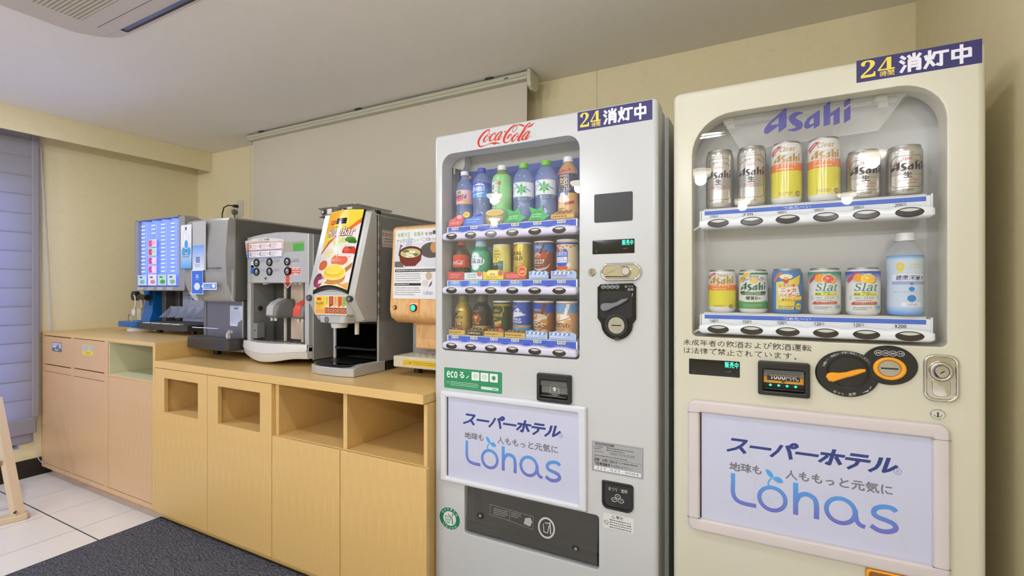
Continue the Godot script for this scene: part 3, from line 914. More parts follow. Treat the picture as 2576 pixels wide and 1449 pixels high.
func materials() -> void:
	var w := mat("wall_paper", "ffffff", 0.85)
	w.albedo_texture = noise(3, 0.02, ["e8dbb0", "ede0b6", "ebdeb3"], 3)
	w.uv1_triplanar = true
	w.uv1_world_triplanar = true
	w.uv1_scale = Vector3(1.4, 1.4, 1.4)
	w.normal_enabled = true
	w.normal_texture = noise(4, 0.25, [], 3, 3.0)
	w.normal_scale = 0.04
	var ce := mat("ceiling_paper", "ffffff", 0.9)
	ce.albedo_texture = noise(5, 0.02, ["f4efe4", "f6f1e7"], 3)
	ce.uv1_triplanar = true
	ce.uv1_world_triplanar = true
	ce.uv1_scale = Vector3(1.2, 1.2, 1.2)
	for v in [["wood_upright", Vector3(20, 0.22, 20), ["dfb974", "e3bf7c", "dcb56f", "e5c281", "e0ba76"]], ["wood_level", Vector3(0.22, 20, 20), ["dfb974", "e3bf7c", "dcb56f", "e5c281", "e0ba76"]],
			["wood_pale", Vector3(20, 0.22, 20), ["d8b286", "dcb88d", "d5ae81", "deba90", "d9b488"]], ["wood_beech", Vector3(3, 0.5, 3), ["e2b176", "e8bb84", "dca868", "ebc08a"]]]:
		var m := mat(v[0], "ffffff", 0.38)
		m.albedo_texture = noise(11, 0.03, v[2], 5)
		m.uv1_triplanar = true
		m.uv1_world_triplanar = true
		m.uv1_triplanar_sharpness = 8.0
		m.uv1_scale = v[1]
	M["wood_level"].roughness = 0.3
	var tl := mat("tile_white", "ffffff", 0.28)
	tl.albedo_texture = noise(21, 0.01, ["ebe8e3", "f0ece7", "eeeae4"], 4)
	tl.uv1_triplanar = true
	tl.uv1_world_triplanar = true
	mat("grout", "2b2522", 0.9)
	var mt := mat("mat_pile", "ffffff", 0.95)
	mt.albedo_texture = noise(31, 0.03, ["1d1e26", "3d3f4a", "6c6e78", "4a4c57", "7c7e86", "9a9ba1"], 4, 0.0, 1024)
	mt.heightmap_enabled = true
	mt.heightmap_texture = noise(31, 0.03, ["000000", "ffffff"], 4, 0.0, 1024)
	mt.heightmap_scale = 2.0
	mt.uv1_triplanar = true
	mt.uv1_world_triplanar = true
	mt.uv1_scale = Vector3(1.1, 1.1, 2.2)
	mat("rubber_black", "17150f", 0.6)
	mat("baseboard_black", "1d1512", 0.45)
	mat("plastic_white", "dedbd4", 0.4)
	mat("plastic_ivory", "d9d2bf", 0.45)
	mat("ac_white", "d3cbbd", 0.5)
	mat("ac_grille", "aaa483", 0.6)
	mat("louver_blue", "5b6070", 0.35)
	mat("dark_brown", "3b3029", 0.6)
	mat("screen_cloth", "d2c9b4", 0.9)
	mat("screen_case", "c6c3a9", 0.4)
	mat("steel_clip", "55504a", 0.4, 0.8)
	mat("cord_black", "15130f", 0.5)
	mat("plug_grey", "6d7066", 0.5)
	var sh := mat("shade_cloth", "ffffff", 0.95)
	sh.albedo_texture = noise(41, 0.2, ["aca8ae", "bab6bb", "c4c0c4"], 2)
	sh.uv1_triplanar = true
	sh.uv1_world_triplanar = true
	sh.uv1_scale = Vector3(3, 6, 3)
	sh.backlight_enabled = true
	sh.backlight = Color(0.85, 0.85, 0.9)
	mat("chain_white", "c9cbd8", 0.4)
	clear("window_glass", "ffffff", 0.06, 0.02)
	mat("frame_alu", "8d9096", 0.4, 0.6)
	mat("ash_wood", "d9c3a5", 0.5)
	# machines
	mat("enamel_white", "c9cac9", 0.22)
	mat("enamel_cream", "d3cfba", 0.25)
	mat("enamel_side", "c9c9c4", 0.35)
	mat("case_grey", "b9bab6", 0.55)
	mat("case_white", "cfcfcb", 0.5)
	mat("bar_lilac", "d5d0e2", 0.25)
	mat("bar_white", "e3e6e8", 0.22)
	mat("frame_white", "dcdde3", 0.3)
	mat("frame_pinkish", "d6ccca", 0.32)
	mat("black_gloss", "0d0d0c", 0.12)
	mat("black_satin", "161614", 0.35)
	mat("black_matt", "121210", 0.6)
	mat("button_dark", "33302d", 0.12)
	mat("chrome", "d5d5d3", 0.1, 1.0)
	mat("steel", "b4b3ae", 0.28, 1.0)
	mat("steel_dull", "9b9a95", 0.42, 0.9)
	mat("orange_plastic", "f0a01c", 0.3)
	mat("lever_grey", "77747c", 0.4)
	mat("amber_plastic", "8c5a1e", 0.2)
	clear("pane", "ffffff", 0.01, 0.01).metallic_specular = 0.36
	clear("smoked", "3a3833", 0.55, 0.08)
	clear("smoked_light", "5f5c56", 0.4, 0.08)
	clear("frosted", "c9d4ee", 0.45, 0.2)
	clear("pet_clear", "dfe6ee", 0.22, 0.05)
	clear("pet_blue", "8fa6d6", 0.4, 0.06)
	clear("pet_olive", "7c8f4c", 0.6, 0.08)
	var ik := mat("printed", "ffffff", 0.42)
	ik.vertex_color_use_as_albedo = true
	var ig := mat("printed_gloss", "ffffff", 0.16)
	ig.vertex_color_use_as_albedo = true
	var im := mat("printed_tin", "ffffff", 0.3, 0.55)
	im.vertex_color_use_as_albedo = true
	var il := mat("printed_lamp", "ffffff", 0.5)
	il.vertex_color_use_as_albedo = true
	mat("tin", "c4c0b8", 0.28, 0.9)
	mat("tin_white", "d8d8d4", 0.3)
	mat("cap_white", "e4e5e6", 0.35)
	mat("cap_blue", "2c46b8", 0.35)
	mat("cap_green", "6fbf2e", 0.35)
	mat("cap_black", "24221f", 0.35)
	mat("cap_gold", "b99a3e", 0.35, 0.6)
	mat("cap_red", "b8231c", 0.35)
	# dispensers
	mat("silver_paint", "a9a8a4", 0.35, 0.35)
	mat("silver_light", "c3c3c0", 0.33, 0.25)
	mat("silver_dark", "6c6963", 0.4, 0.35)
	mat("grey_plastic", "7f7f7c", 0.45)
	mat("grey_dark", "4c4a46", 0.45)
	mat("white_gloss", "d9d8d5", 0.22)
	mat("blue_plastic", "1668b4", 0.3)
	mat("tray_dark", "3a3a39", 0.3)
	mat("orange_label", "ee9a4c", 0.45)
	glow("lamp_green", "2fe0a0", 1.2)
	glow("lamp_text_green", "39f0b0", 1.6)
	glow("lamp_blue", "6f86f0", 0.55)
	glow("lamp_lime", "3f8f35", 0.35)
	glow("lamp_lens", "fff4e0", 14.0)
	glow("lamp_white_dots", "aebcff", 0.9)
	clear("header_clear", "d4d4d0", 0.2, 0.1)

func downlight(x: float, z: float, power: float) -> void:
	var t := thing("ceiling_downlight", "round recessed ceiling downlight shining down on the counter side of the room", "downlight", Vector3(x, CEIL_Y, z), "ceiling downlights")
	var g := Geo.new()
	g.t = Transform3D(Basis(Vector3(1, 0, 0), Vector3(0, 0, 1), Vector3(0, -1, 0)), Vector3(x, CEIL_Y, z))
	g.frame(Geo.ell(0, 0, 0.088, 0.088, 32), Geo.ell(0, 0, 0.072, 0.072, 32), 0.0, 0.006, 0.0015)
	put(g, "trim_ring", M.plastic_white, t)
	g = Geo.new()
	g.t = Transform3D(Basis(Vector3(1, 0, 0), Vector3(0, 0, 1), Vector3(0, -1, 0)), Vector3(x, CEIL_Y, z))
	g.fan(Geo.at(Geo.ell(0, 0, 0.072, 0.072, 32), 0.002))
	put(g, "lamp_lens", M.lamp_lens, t)
	var l := AreaLight3D.new()
	l.name = "lamp_light"
	l.area_size = Vector2(0.1, 0.1)
	l.light_color = LAMP
	l.light_energy = power
	l.area_range = 20.0
	l.shadow_enabled = true
	t.add_child(l)
	l.position = Vector3(0, -0.012, 0)
	l.rotation_degrees = Vector3(-90, 0, 0)

const LAMP := Color("e9effc")

func opal_lamp(x: float, z: float, power: float) -> void:
	var t := thing("ceiling_opal_lamp", "round opal ceiling lamp in the room that the vending machine glass mirrors", "ceiling lamp", Vector3(x, CEIL_Y, z), "round opal ceiling lamps")
	var g := Geo.new()
	g.lathe([Vector2(0, CEIL_Y - 0.06), Vector2(0.05, CEIL_Y - 0.056), Vector2(0.078, CEIL_Y - 0.044), Vector2(0.092, CEIL_Y - 0.024), Vector2(0.095, CEIL_Y - 0.006)], Vector3(x, 0, z), 32)
	put(g, "lamp_bowl", M.lamp_lens, t, 50)
	g = Geo.new()
	g.lathe([Vector2(0.095, CEIL_Y - 0.008), Vector2(0.104, CEIL_Y - 0.006), Vector2(0.104, CEIL_Y)], Vector3(x, 0, z), 32)
	put(g, "trim_ring", M.plastic_white, t, 50)
	var l := OmniLight3D.new()
	l.name = "lamp_light"
	l.light_color = LAMP
	l.light_energy = power
	l.light_size = 0.05
	l.omni_range = 20.0
	l.omni_attenuation = 2.0
	l.shadow_enabled = true
	t.add_child(l)
	l.position = Vector3(0, -0.075, 0)

func room() -> void:
	var g := Geo.new()
	g.box(WALL_X - 0.2, -0.2, REAR_Z - 0.2, 3.2, -0.006, 7.2)
	var fl := struct(g, "floor", M.grout)
	# tiles near the camera's view, each its own piece; the rest of the floor in wider pieces
	for i in 7:
		for j in 4:
			var x0 := -4.228 + 0.348 * (i - 1)
			var x1 := x0 + 0.348
			var z0 := -1.782 + 0.6 * j
			x0 = maxf(x0, WALL_X + 0.001)
			g = Geo.new()
			g.box(x0 + 0.003, -0.006, z0 + 0.0045, x1 - 0.003, 0.0, z0 + 0.6 - 0.0045, 0.0005)
			put(g, "tile", M.tile_white, fl, 0)
	for q in [[WALL_X, REAR_Z, 3.0, -1.784], [-2.138, -1.78, 3.0, 0.618], [WALL_X, 0.622, 3.0, 7.0]]:
		g = Geo.new()
		g.box(q[0], -0.006, q[1], q[2], 0.0, q[3], 0.001)
		put(g, "tile_field", M.tile_white, fl, 0)
	g = Geo.new()
	g.box(WALL_X - 0.2, CEIL_Y, REAR_Z - 0.2, 3.2, CEIL_Y + 0.2, 7.2)
	struct(g, "ceiling", M.ceiling_paper)
	g = Geo.new()
	g.box(WALL_X - 0.2, 0, REAR_Z - 0.2, -0.7785, CEIL_Y, REAR_Z)
	g.box(-0.7755, 0, REAR_Z - 0.2, 0.73, CEIL_Y, REAR_Z)
	g.box(-0.79, 0, REAR_Z - 0.2, -0.76, CEIL_Y, REAR_Z - 0.004)
	struct(g, "wall_rear", M.wall_paper)
	g = Geo.new()
	g.box(0.53, 0, REAR_Z, 3.0, CEIL_Y, -0.95, 0.002)
	struct(g, "wall_right", M.wall_paper)
	g = Geo.new()
	g.box(3.0, 0, -0.95, 3.2, CEIL_Y, 7.2)
	struct(g, "wall_side", M.wall_paper)
	g = Geo.new()
	g.box(WALL_X - 0.2, 0, 7.0, 3.2, CEIL_Y, 7.2)
	struct(g, "wall_front", M.wall_paper)
	# window wall with its opening
	var wz0 := -1.315
	var wz1 := 3.0
	var wy0 := 0.2
	var wy1 := 2.02
	g = Geo.new()
	g.box(WALL_X - 0.2, 0, REAR_Z, WALL_X, CEIL_Y, wz0)
	g.box(WALL_X - 0.2, 0, wz1, WALL_X, CEIL_Y, 7.0)
	g.box(WALL_X - 0.2, 0, wz0, WALL_X, wy0, wz1)
	g.box(WALL_X - 0.2, wy1, wz0, WALL_X, CEIL_Y, wz1)
	struct(g, "wall_left", M.wall_paper)
	var wn := Node3D.new()
	wn.name = "window_1"
	add_child(wn)
	wn.position = Vector3(WALL_X - 0.12, wy0, (wz0 + wz1) / 2)
	wn.set_meta("kind", "structure")
	wn.set_meta("label", "tall window behind the folded cloth shade")
	wn.set_meta("category", "window")
	g = Geo.new()
	for q in [[wy0, wz0, wy0 + 0.05, wz1], [wy1 - 0.05, wz0, wy1, wz1], [wy0 + 0.05, wz0, wy1 - 0.05, wz0 + 0.05], [wy0 + 0.05, wz1 - 0.05, wy1 - 0.05, wz1], [wy0 + 0.05, 0.42, wy1 - 0.05, 0.47], [wy0 + 0.05, -0.5, wy1 - 0.05, -0.46]]:
		g.box(WALL_X - 0.15, q[0], q[1], WALL_X - 0.09, q[2], q[3], 0.003)
	put(g, "window_frame", M.frame_alu, wn)
	for q in [[wz0 + 0.05, -0.5], [-0.46, 0.42], [0.47, wz1 - 0.05]]:
		g = Geo.new()
		g.box(WALL_X - 0.124, wy0 + 0.05, q[0], WALL_X - 0.118, wy1 - 0.05, q[1])
		put(g, "pane", M.window_glass, wn, 0)
	# boxed-out beam above the window
	g = Geo.new()
	g.box(-4.151, 2.24, REAR_Z, -4.137, CEIL_Y, 7.0, 0.001)
	struct(g, "trim_1", M.wall_paper, "cream drop board under the ceiling in front of the window shade", "board")
	g = Geo.new()
	g.box(WALL_X, 0, -1.52, WALL_X + 0.012, 0.118, 7.0, 0.002)
	struct(g, "baseboard_left", M.baseboard_black)

func fittings() -> void:
	# entrance mat
	var t := thing("floor_mat", "large dark grey looped entrance mat with a black rubber edge in front of the counter", "mat", Vector3(-1.2, 0, -1.07))
	var g := Geo.new()
	g.box(-2.925, 0.001, -1.444, 0.45, 0.011, -0.7, 0.004)
	put(g, "pile", M.mat_pile, t)
	g = Geo.new()
	g.frame(Geo.rr(-2.937, 0.688, 0.462, 1.456, 0.004, 2), Geo.rr(-2.924, 0.701, 0.449, 1.443, 0.004, 2), 0.0, 0.007, 0.002)
	var flat := Transform3D(Basis(Vector3(1, 0, 0), Vector3(0, 0, -1), Vector3(0, 1, 0)), Vector3.ZERO)
	for i in g.p.size():
		g.p[i] = flat * g.p[i]
	put(g, "rubber_edge", M.rubber_black, t)
	# ceiling air conditioner
	var ax0 := -2.672
	var ax1 := -1.722
	var az0 := -1.106
	var az1 := -0.156
	t = thing("ceiling_air_conditioner", "square white ceiling cassette air conditioner with a louvre grille", "air conditioner", Vector3(-2.236, CEIL_Y, -0.652))
	var down := Transform3D(Basis(Vector3(1, 0, 0), Vector3(0, 0, 1), Vector3(0, -1, 0)), Vector3(0, CEIL_Y, 0))
	g = Geo.new()
	g.t = down
	g.plate(ax0 - 0.028, az0 - 0.06, ax1 + 0.028, az1 + 0.06, 0.004, 0.0, 0.0012, 0.0005)
	put(g, "mounting_sheet", M.ceiling_paper, t)
	g = Geo.new()
	g.t = down
	g.plate(ax0, az0, ax1, az1, 0.16, 0.0, 0.018, 0.008, 10)
	put(g, "rim", M.ac_white, t)
	# the panel: raised centre, four slots left open round it
	g = Geo.new()
	g.t = down
	g.loft([Geo.at(Geo.rr(ax0 + 0.012, az0 + 0.046, ax1 - 0.012, az1 - 0.046, 0.12, 10), 0.016), Geo.at(Geo.rr(ax0 + 0.014, az0 + 0.048, ax1 - 0.014, az1 - 0.048, 0.12, 10), 0.025), Geo.at(Geo.rr(ax0 + 0.06, az0 + 0.075, ax1 - 0.06, az1 - 0.075, 0.1, 10), 0.028), Geo.at(Geo.rr(ax0 + 0.16, az0 + 0.17, ax1 - 0.16, az1 - 0.17, 0.01, 10), 0.029)])
	put(g, "panel", M.ac_white, t)
	g = Geo.new()
	g.t = down
	g.plate(ax0 + 0.2, az0 + 0.014, ax1 - 0.2, az0 + 0.047, 0.012, 0.012, 0.0186, 0.0004)
	put(g, "slot", M.dark_brown, t)
	g = Geo.new()
	g.t = down
	g.plate(ax0 + 0.225, az0 + 0.026, ax1 - 0.225, az0 + 0.045, 0.006, 0.016, 0.0205, 0.001)
	put(g, "louvre", M.louver_blue, t)
	g = Geo.new()
	g.t = down
	g.plate(ax0 + 0.165, az0 + 0.162, ax1 - 0.165, az1 - 0.162, 0.006, 0.02, 0.0295, 0.0005)
	put(g, "grille_bed", M.ac_grille, t)
	for k in 44:
		g = Geo.new()
		var z := az0 + 0.167 + k * 0.0135
		if z > az1 - 0.172:
			break
		g.box(ax0 + 0.168, CEIL_Y - 0.0315, z, ax1 - 0.168, CEIL_Y - 0.0293, z + 0.0065)
		put(g, "slat", M.ac_white, t, 0)
	for q in [az0 + 0.104]:
		g = Geo.new()
		g.box(ax0 + 0.16, CEIL_Y - 0.029, q, ax1 - 0.16, CEIL_Y - 0.028, q + 0.0014)
		put(g, "panel_joint", M.dark_brown, t, 0)
	# projection screen on the rear wall
	var sz := -2.30
	t = thing("projection_screen", "wide cream roller projection screen pulled down behind the dispensers", "screen", Vector3(-2.25, 2.39, sz))
	g = Geo.new()
	var sx0 := -3.40
	var sx1 := -1.092
	g.side(PackedVector2Array([Vector2(sz + 0.045, 2.386), Vector2(sz + 0.05, 2.378), Vector2(sz + 0.05, 2.366), Vector2(sz + 0.042, 2.362), Vector2(sz + 0.038, 2.352), Vector2(sz + 0.01, 2.35), Vector2(sz - 0.05, 2.352), Vector2(sz - 0.05, 2.386)]), sx0, sx1)
	put(g, "case", M.screen_case, t, 20)
	for x in [sx1]:
		g = Geo.new()
		g.side(PackedVector2Array([Vector2(sz + 0.052, 2.39), Vector2(sz + 0.054, 2.34), Vector2(sz + 0.045, 2.308), Vector2(sz + 0.02, 2.295), Vector2(sz - 0.02, 2.295), Vector2(sz - 0.05, 2.32), Vector2(sz - 0.055, 2.39)]), x, x + 0.022, 0.003)
		put(g, "end_cap", M.screen_case, t, 20)
	g = Geo.new()
	for q in [[-3.375, 0.0], [-1.118, 0.0]]:
		pass
	# cloth: a sheet with a slight lean of its left edge, 1.5 mm thick
	var poly := PackedVector2Array([Vector2(sx0 + 0.018, 2.36), Vector2(sx0 + 0.012, 1.9), Vector2(sx0 + 0.045, 1.2), Vector2(sx1 - 0.028, 1.2), Vector2(sx1 - 0.024, 1.9), Vector2(sx1 - 0.02, 2.36)])
	g.prism(poly, sz + 0.002, sz + 0.0035)
	put(g, "cloth", M.screen_cloth, t, 0)
	for x in [-3.23, -2.28, -1.32]:
		g = Geo.new()
		g.box(x - 0.022, 2.385, sz - 0.03, x + 0.022, 2.395, sz + 0.054, 0.002)
		put(g, "bracket", M.steel_clip, t)
	g = Geo.new()
	g.box(-1.225, 2.366, sz + 0.0485, -1.2, 2.372, sz + 0.0505)
	put(g, "badge", M.grey_dark, t, 0)
	# ball chain of the screen
	t = thing("screen_ball_chain", "thin pale ball chain hanging beside the projection screen", "chain", Vector3(sx0 + 0.006, 1.35, sz))
	g = Geo.new()
	g.cyl(Vector3(sx0 + 0.006, 1.35, sz + 0.02), Vector3(sx0 + 0.006, 2.35, sz + 0.02), 0.0022, 6)
	put(g, "chain", M.plastic_ivory, t)
	# socket, plugs and cords on the rear wall
	t = thing("wall_socket", "ivory double wall socket beside the projection screen", "socket", Vector3(-3.75, 1.9, REAR_Z))
	g = Geo.new()
	g.plate(-3.792, 1.838, -3.716, 1.968, 0.005, REAR_Z, REAR_Z + 0.008, 0.002)
	put(g, "plate", M.plastic_ivory, t)
	g = Geo.new()
	g.plate(-3.772, 1.862, -3.738, 1.944, 0.003, REAR_Z + 0.007, REAR_Z + 0.011, 0.001)
	put(g, "insert", M.plastic_ivory, t)
	t = thing("black_power_cord", "black power cord with a flat plug curving down behind the ice dispenser", "cord", Vector3(-3.77, 1.92, REAR_Z))
	g = Geo.new()
	g.box(-3.79, 1.908, REAR_Z + 0.011, -3.762, 1.93, REAR_Z + 0.045, 0.004)
	put(g, "plug", M.cord_black, t)
	g = Geo.new()
	g.tube(PackedVector3Array([Vector3(-3.782, 1.92, REAR_Z + 0.04), Vector3(-3.82, 1.925, REAR_Z + 0.06), Vector3(-3.87, 1.91, REAR_Z + 0.065), Vector3(-3.9, 1.86, REAR_Z + 0.06), Vector3(-3.907, 1.78, REAR_Z + 0.055), Vector3(-3.91, 1.65, REAR_Z + 0.05), Vector3(-3.91, 1.3, REAR_Z + 0.05)]), 0.0045, 8)
	put(g, "cable", M.cord_black, t)
	t = thing("grey_power_cord", "grey plug and short cord below the black one in the wall socket", "cord", Vector3(-3.77, 1.86, REAR_Z))
	g = Geo.new()
	g.ball(Vector3(-3.79, 1.872, REAR_Z + 0.03), Vector3(0.018, 0.024, 0.022), 14)
	put(g, "plug", M.plug_grey, t)
	g = Geo.new()
	g.tube(PackedVector3Array([Vector3(-3.79, 1.855, REAR_Z + 0.03), Vector3(-3.775, 1.82, REAR_Z + 0.035), Vector3(-3.755, 1.805, REAR_Z + 0.02)]), 0.006, 8)
	put(g, "cable", M.plug_grey, t)
	t = thing("cable_duct", "white plastic cable duct running from the wall socket", "duct", Vector3(-3.66, 1.8, REAR_Z))
	g = Geo.new()
	g.box(-3.76, 1.788, REAR_Z, -3.3, 1.808, REAR_Z + 0.014, 0.002)
	put(g, "cover", M.plastic_white, t)
	# roman shade over the window: cloth panels between stitched ridges
	t = thing("roman_shade", "pale grey roman shade with stitched pleats over the window", "shade", Vector3(WALL_X + 0.03, 0.2, -0.3))
	var ys := [2.37, 2.245, 2.125, 2.0, 1.876, 1.752, 1.626, 1.504, 1.383, 1.262, 1.14, 1.02, 0.9, 0.775, 0.65, 0.525, 0.4]
	for i in ys.size() - 1:
		g = Geo.new()
		var prof := []
		for k in 7:
			var f := k / 6.0
			prof.append([WALL_X + 0.03 + 0.006 * sin(PI * f) * (1.0 + 0.4 * sin(i * 2.3)), lerpf(ys[i], ys[i + 1], f)])
		for k in 6:
			var a: Array = prof[k]
			var b: Array = prof[k + 1]
			g.quad(Vector3(b[0], b[1], 3.1), Vector3(b[0], b[1], -1.398), Vector3(a[0], a[1], -1.398), Vector3(a[0], a[1], 3.1))
		put(g, "cloth_panel", M.shade_cloth, t, 60)
		if i > 0:
			g = Geo.new()
			g.box(WALL_X + 0.028, ys[i] - 0.0025, -1.398, WALL_X + 0.034, ys[i] + 0.0025, 3.1, 0.001)
			put(g, "stitched_ridge", M.shade_cloth, t, 0)
	g = Geo.new()
	g.box(WALL_X + 0.026, 0.4, -1.398, WALL_X + 0.046, 2.37, -1.362, 0.004)
	put(g, "side_hem", M.shade_cloth, t)
	g = Geo.new()
	g.box(WALL_X + 0.022, 0.295, -1.385, WALL_X + 0.045, 0.4, 3.1, 0.006)
	put(g, "lower_fold", M.shade_cloth, t)
	g = Geo.new()
	g.box(WALL_X + 0.012, 0.235, -1.37, WALL_X + 0.03, 0.3, 3.1, 0.006)
	put(g, "bottom_hem", M.shade_cloth, t)
	# pull chain of the shade
	t = thing("shade_pull_chain", "looped white bead chain hanging at the edge of the roman shade", "chain", Vector3(WALL_X + 0.05, 0.1, -1.43))
	g = Geo.new()
	var loop := PackedVector3Array()
	for i in 25:
		var f := i / 24.0
		loop.push_back(Vector3(WALL_X + 0.03, lerpf(2.2, 0.24, f), lerpf(-1.41, -1.455 - 0.03 * sin(f * PI), f)))
	for i in 9:
		var a := PI * i / 8.0
		loop.push_back(Vector3(WALL_X + 0.045, 0.19 - sin(a) * 0.11, -1.425 - cos(a) * 0.042))
	loop.push_back(Vector3(WALL_X + 0.04, 0.28, -1.375))
	loop.push_back(Vector3(WALL_X + 0.04, 0.34, -1.378))
	g.tube(loop, 0.0022, 6)
	put(g, "cord", M.chain_white, t)
	g = Geo.new()
	var bead := Geo.new()
	for i in loop.size() - 1:
		var m := int(maxf(loop[i].distance_to(loop[i + 1]) / 0.012, 1))
		for k in m:
			bead.ball(loop[i].lerp(loop[i + 1], float(k) / m), Vector3(0.0036, 0.0036, 0.0036), 6)
	var bo := put(bead, "beads", M.chain_white, t)
	bo.set_meta("kind", "stuff")
	# wooden folding stand at the window: foot bar, two legs, a rung
	t = thing("wooden_folding_stand", "pale wooden stand leg with a foot bar and a rung beside the window", "wooden stand", Vector3(-3.7, 0, -0.95))
	g = Geo.new()
	g.slab(PackedVector2Array([Vector2(-3.80, -0.62), Vector2(-3.625, -1.115), Vector2(-3.61, -1.128), Vector2(-3.575, -1.122), Vector2(-3.56, -1.105), Vector2(-3.57, -1.06), Vector2(-3.74, -0.60)]), 0.0, 0.032, 0.004)
	put(g, "foot_bar", M.ash_wood, t)
	for q in [[Vector3(-3.6, 0.03, -1.08), Vector3(-3.985, 0.62, -1.1)], [Vector3(-3.755, 0.03, -0.64), Vector3(-4.1, 0.62, -0.7)]]:
		g = Geo.new()
		var a: Vector3 = q[0]
		var b: Vector3 = q[1]
		var s := Vector3(0.018, 0, -0.006)
		var w := Vector3(0.004, 0, 0.02)
		g.loft([PackedVector3Array([a + s + w, a + s - w, a - s - w, a - s + w]), PackedVector3Array([b + s + w, b + s - w, b - s - w, b - s + w])], true, true)
		put(g, "leg", M.ash_wood, t, 0)
	g = Geo.new()
	g.tube(PackedVector3Array([Vector3(-3.765, 0.285, -1.06), Vector3(-3.915, 0.285, -0.69)]), 0.016, 12)
	put(g, "rung", M.ash_wood, t)
	g = Geo.new()
	g.cyl(Vector3(-3.588, 0.05, -1.068), Vector3(-3.577, 0.05, -1.061), 0.006, 10)
	put(g, "bolt", M.steel_clip, t)

func board(parent: Node, called: String, m: Material, x0: float, y0: float, z0: float, x1: float, y1: float, z1: float, b := 0.0012) -> MeshInstance3D:
	var g := Geo.new()
	g.box(x0, y0, z0, x1, y1, z1, b)
	return put(g, called, m, parent, 0)

func cabinets() -> void:
	var F := -1.42
	var B := -2.43
	# ---- taller unit by the window
	var t := thing("tall_cabinet", "taller pale wood cabinet with two bin drawers and an open niche by the window", "cabinet", Vector3(-3.63, 0, -1.92))
	board(t, "top_board", M.wood_level, -4.347, 0.9436, B, -2.925, 0.963, F)
	board(t, "side_panel", M.wood_pale, -4.347, 0.054, B, -4.309, 0.9436, F)
	board(t, "side_panel", M.wood_upright, -2.9485, 0.054, B, -2.925, 0.9436, F)
	board(t, "bottom_board", M.wood_pale, -4.309, 0.054, B, -2.9485, 0.081, F)
	board(t, "back_panel", M.wood_pale, -4.309, 0.081, B, -2.9485, 0.9436, B + 0.012)
	board(t, "divider", M.wood_pale, -3.9096, 0.081, B + 0.012, -3.8758, 0.9436, F)
	board(t, "divider", M.wood_pale, -3.4825, 0.081, B + 0.012, -3.438, 0.9436, F)
	board(t, "rail", M.wood_pale, -4.309, 0.7045, -1.46, -3.9096, 0.746, F)
	board(t, "rail", M.wood_pale, -3.8758, 0.7045, -1.46, -3.4825, 0.749, F)
	for q in [[-4.305, -3.9125, 0.753, 0.9375], [-3.8725, -3.4855, 0.756, 0.9395]]:
		var d := board(t, "drawer_front", M.wood_pale, q[0], q[2], F - 0.022, q[1], q[3], F - 0.001)
		board(d, "drawer_box", M.wood_pale, q[0] + 0.01, q[2] - 0.003, F - 0.4, q[1] - 0.01, q[3] - 0.02, F - 0.024)
	for q in [[-4.306, -3.9125, 0.084, 0.7015], [-3.8728, -3.4855, 0.084, 0.7015], [-3.435, -2.9615, 0.084, 0.742]]:
		board(t, "door", M.wood_pale, q[0], q[2], F - 0.022, q[1], q[3], F - 0.001)
	board(t, "stile", M.wood_pale, -2.9585, 0.081, F - 0.02, -2.9485, 0.752, F)
	var cream := mat("niche_cream", "d8d4b0", 0.5)
	board(t, "niche_floor", cream, -3.438, 0.742, -1.88, -2.9485, 0.752, F - 0.004)
	board(t, "niche_edge", M.wood_upright, -3.438, 0.7425, F - 0.004, -2.9585, 0.7515, F + 0.0005, 0.0005)
	board(t, "niche_side", cream, -3.438, 0.752, -1.88, -3.4335, 0.9436, F - 0.006)
	board(t, "niche_side", cream, -2.953, 0.752, -1.88, -2.9485, 0.9436, F - 0.006)
	board(t, "niche_back", cream, -3.4335, 0.752, -1.885, -2.953, 0.9436, -1.88)
	board(t, "niche_ceiling", cream, -3.4335, 0.9392, -1.88, -2.953, 0.9436, F - 0.006)
	board(t, "toe_board", M.wood_pale, -4.347, 0.0, B, -2.93, 0.054, -1.475)
	# waste-sorting labels on the drawers
	for q in [[-4.183, 0.8425, -4.04, 0.9035, "6f7388", "c7c9d6"], [-3.761, 0.8475, -3.6155, 0.9095, "ead24a", "b9bdd0"]]:
		var k := ink_on(F - 0.001)
		k.ink(q[4]).rect(q[0], q[1], q[2], q[3], 0.006)
		var w: float = q[2] - q[0]
		k.ink(q[5]).rect(q[0] + 0.006, q[1] + 0.024, q[2] - 0.006, q[3] - 0.004, 0.003)
		k.ink(q[4])
		k.shape([q[0] + w * 0.35, q[1] + 0.022, q[0] + w * 0.62, q[1] + 0.05, q[0] + w * 0.72, q[1] + 0.046, q[0] + w * 0.66, q[1] + 0.036, q[0] + w * 0.74, q[1] + 0.022])
		k.ink("e9e9ef" if q[4] == "6f7388" else "a8973a").rows(q[0] + w * 0.3, q[1] + 0.004, q[0] + w * 0.75, q[1] + 0.02, 1 if q[4] == "6f7388" else 2, 0.6, 5)
		put(k, "bin_label", M.printed, t)
	# ---- lower counter: worktop
	t = thing("counter_worktop", "long yellow wood worktop carrying the coffee, soup and miso dispensers", "worktop", Vector3(-2.0, 0.831, -1.92))
	board(t, "slab", M.wood_level, -2.9245, 0.831, B, -1.1105, 0.867, F + 0.002, 0.0015)
	# ---- cabinet with two doors that have throw-in openings
	t = thing("bin_cabinet", "yellow wood cabinet with two doors that have square throw-in openings", "cabinet", Vector3(-2.44, 0, -1.92))
	board(t, "side_panel", M.wood_upright, -2.9245, 0.05, B, -2.905, 0.829, F - 0.021)
	board(t, "side_panel", M.wood_upright, -1.985, 0.05, B, -1.962, 0.829, F - 0.021)
	board(t, "bottom_board", M.wood_upright, -2.905, 0.05, B, -1.985, 0.07, F - 0.021)
	board(t, "back_panel", M.wood_upright, -2.905, 0.07, B, -1.985, 0.829, B + 0.012)
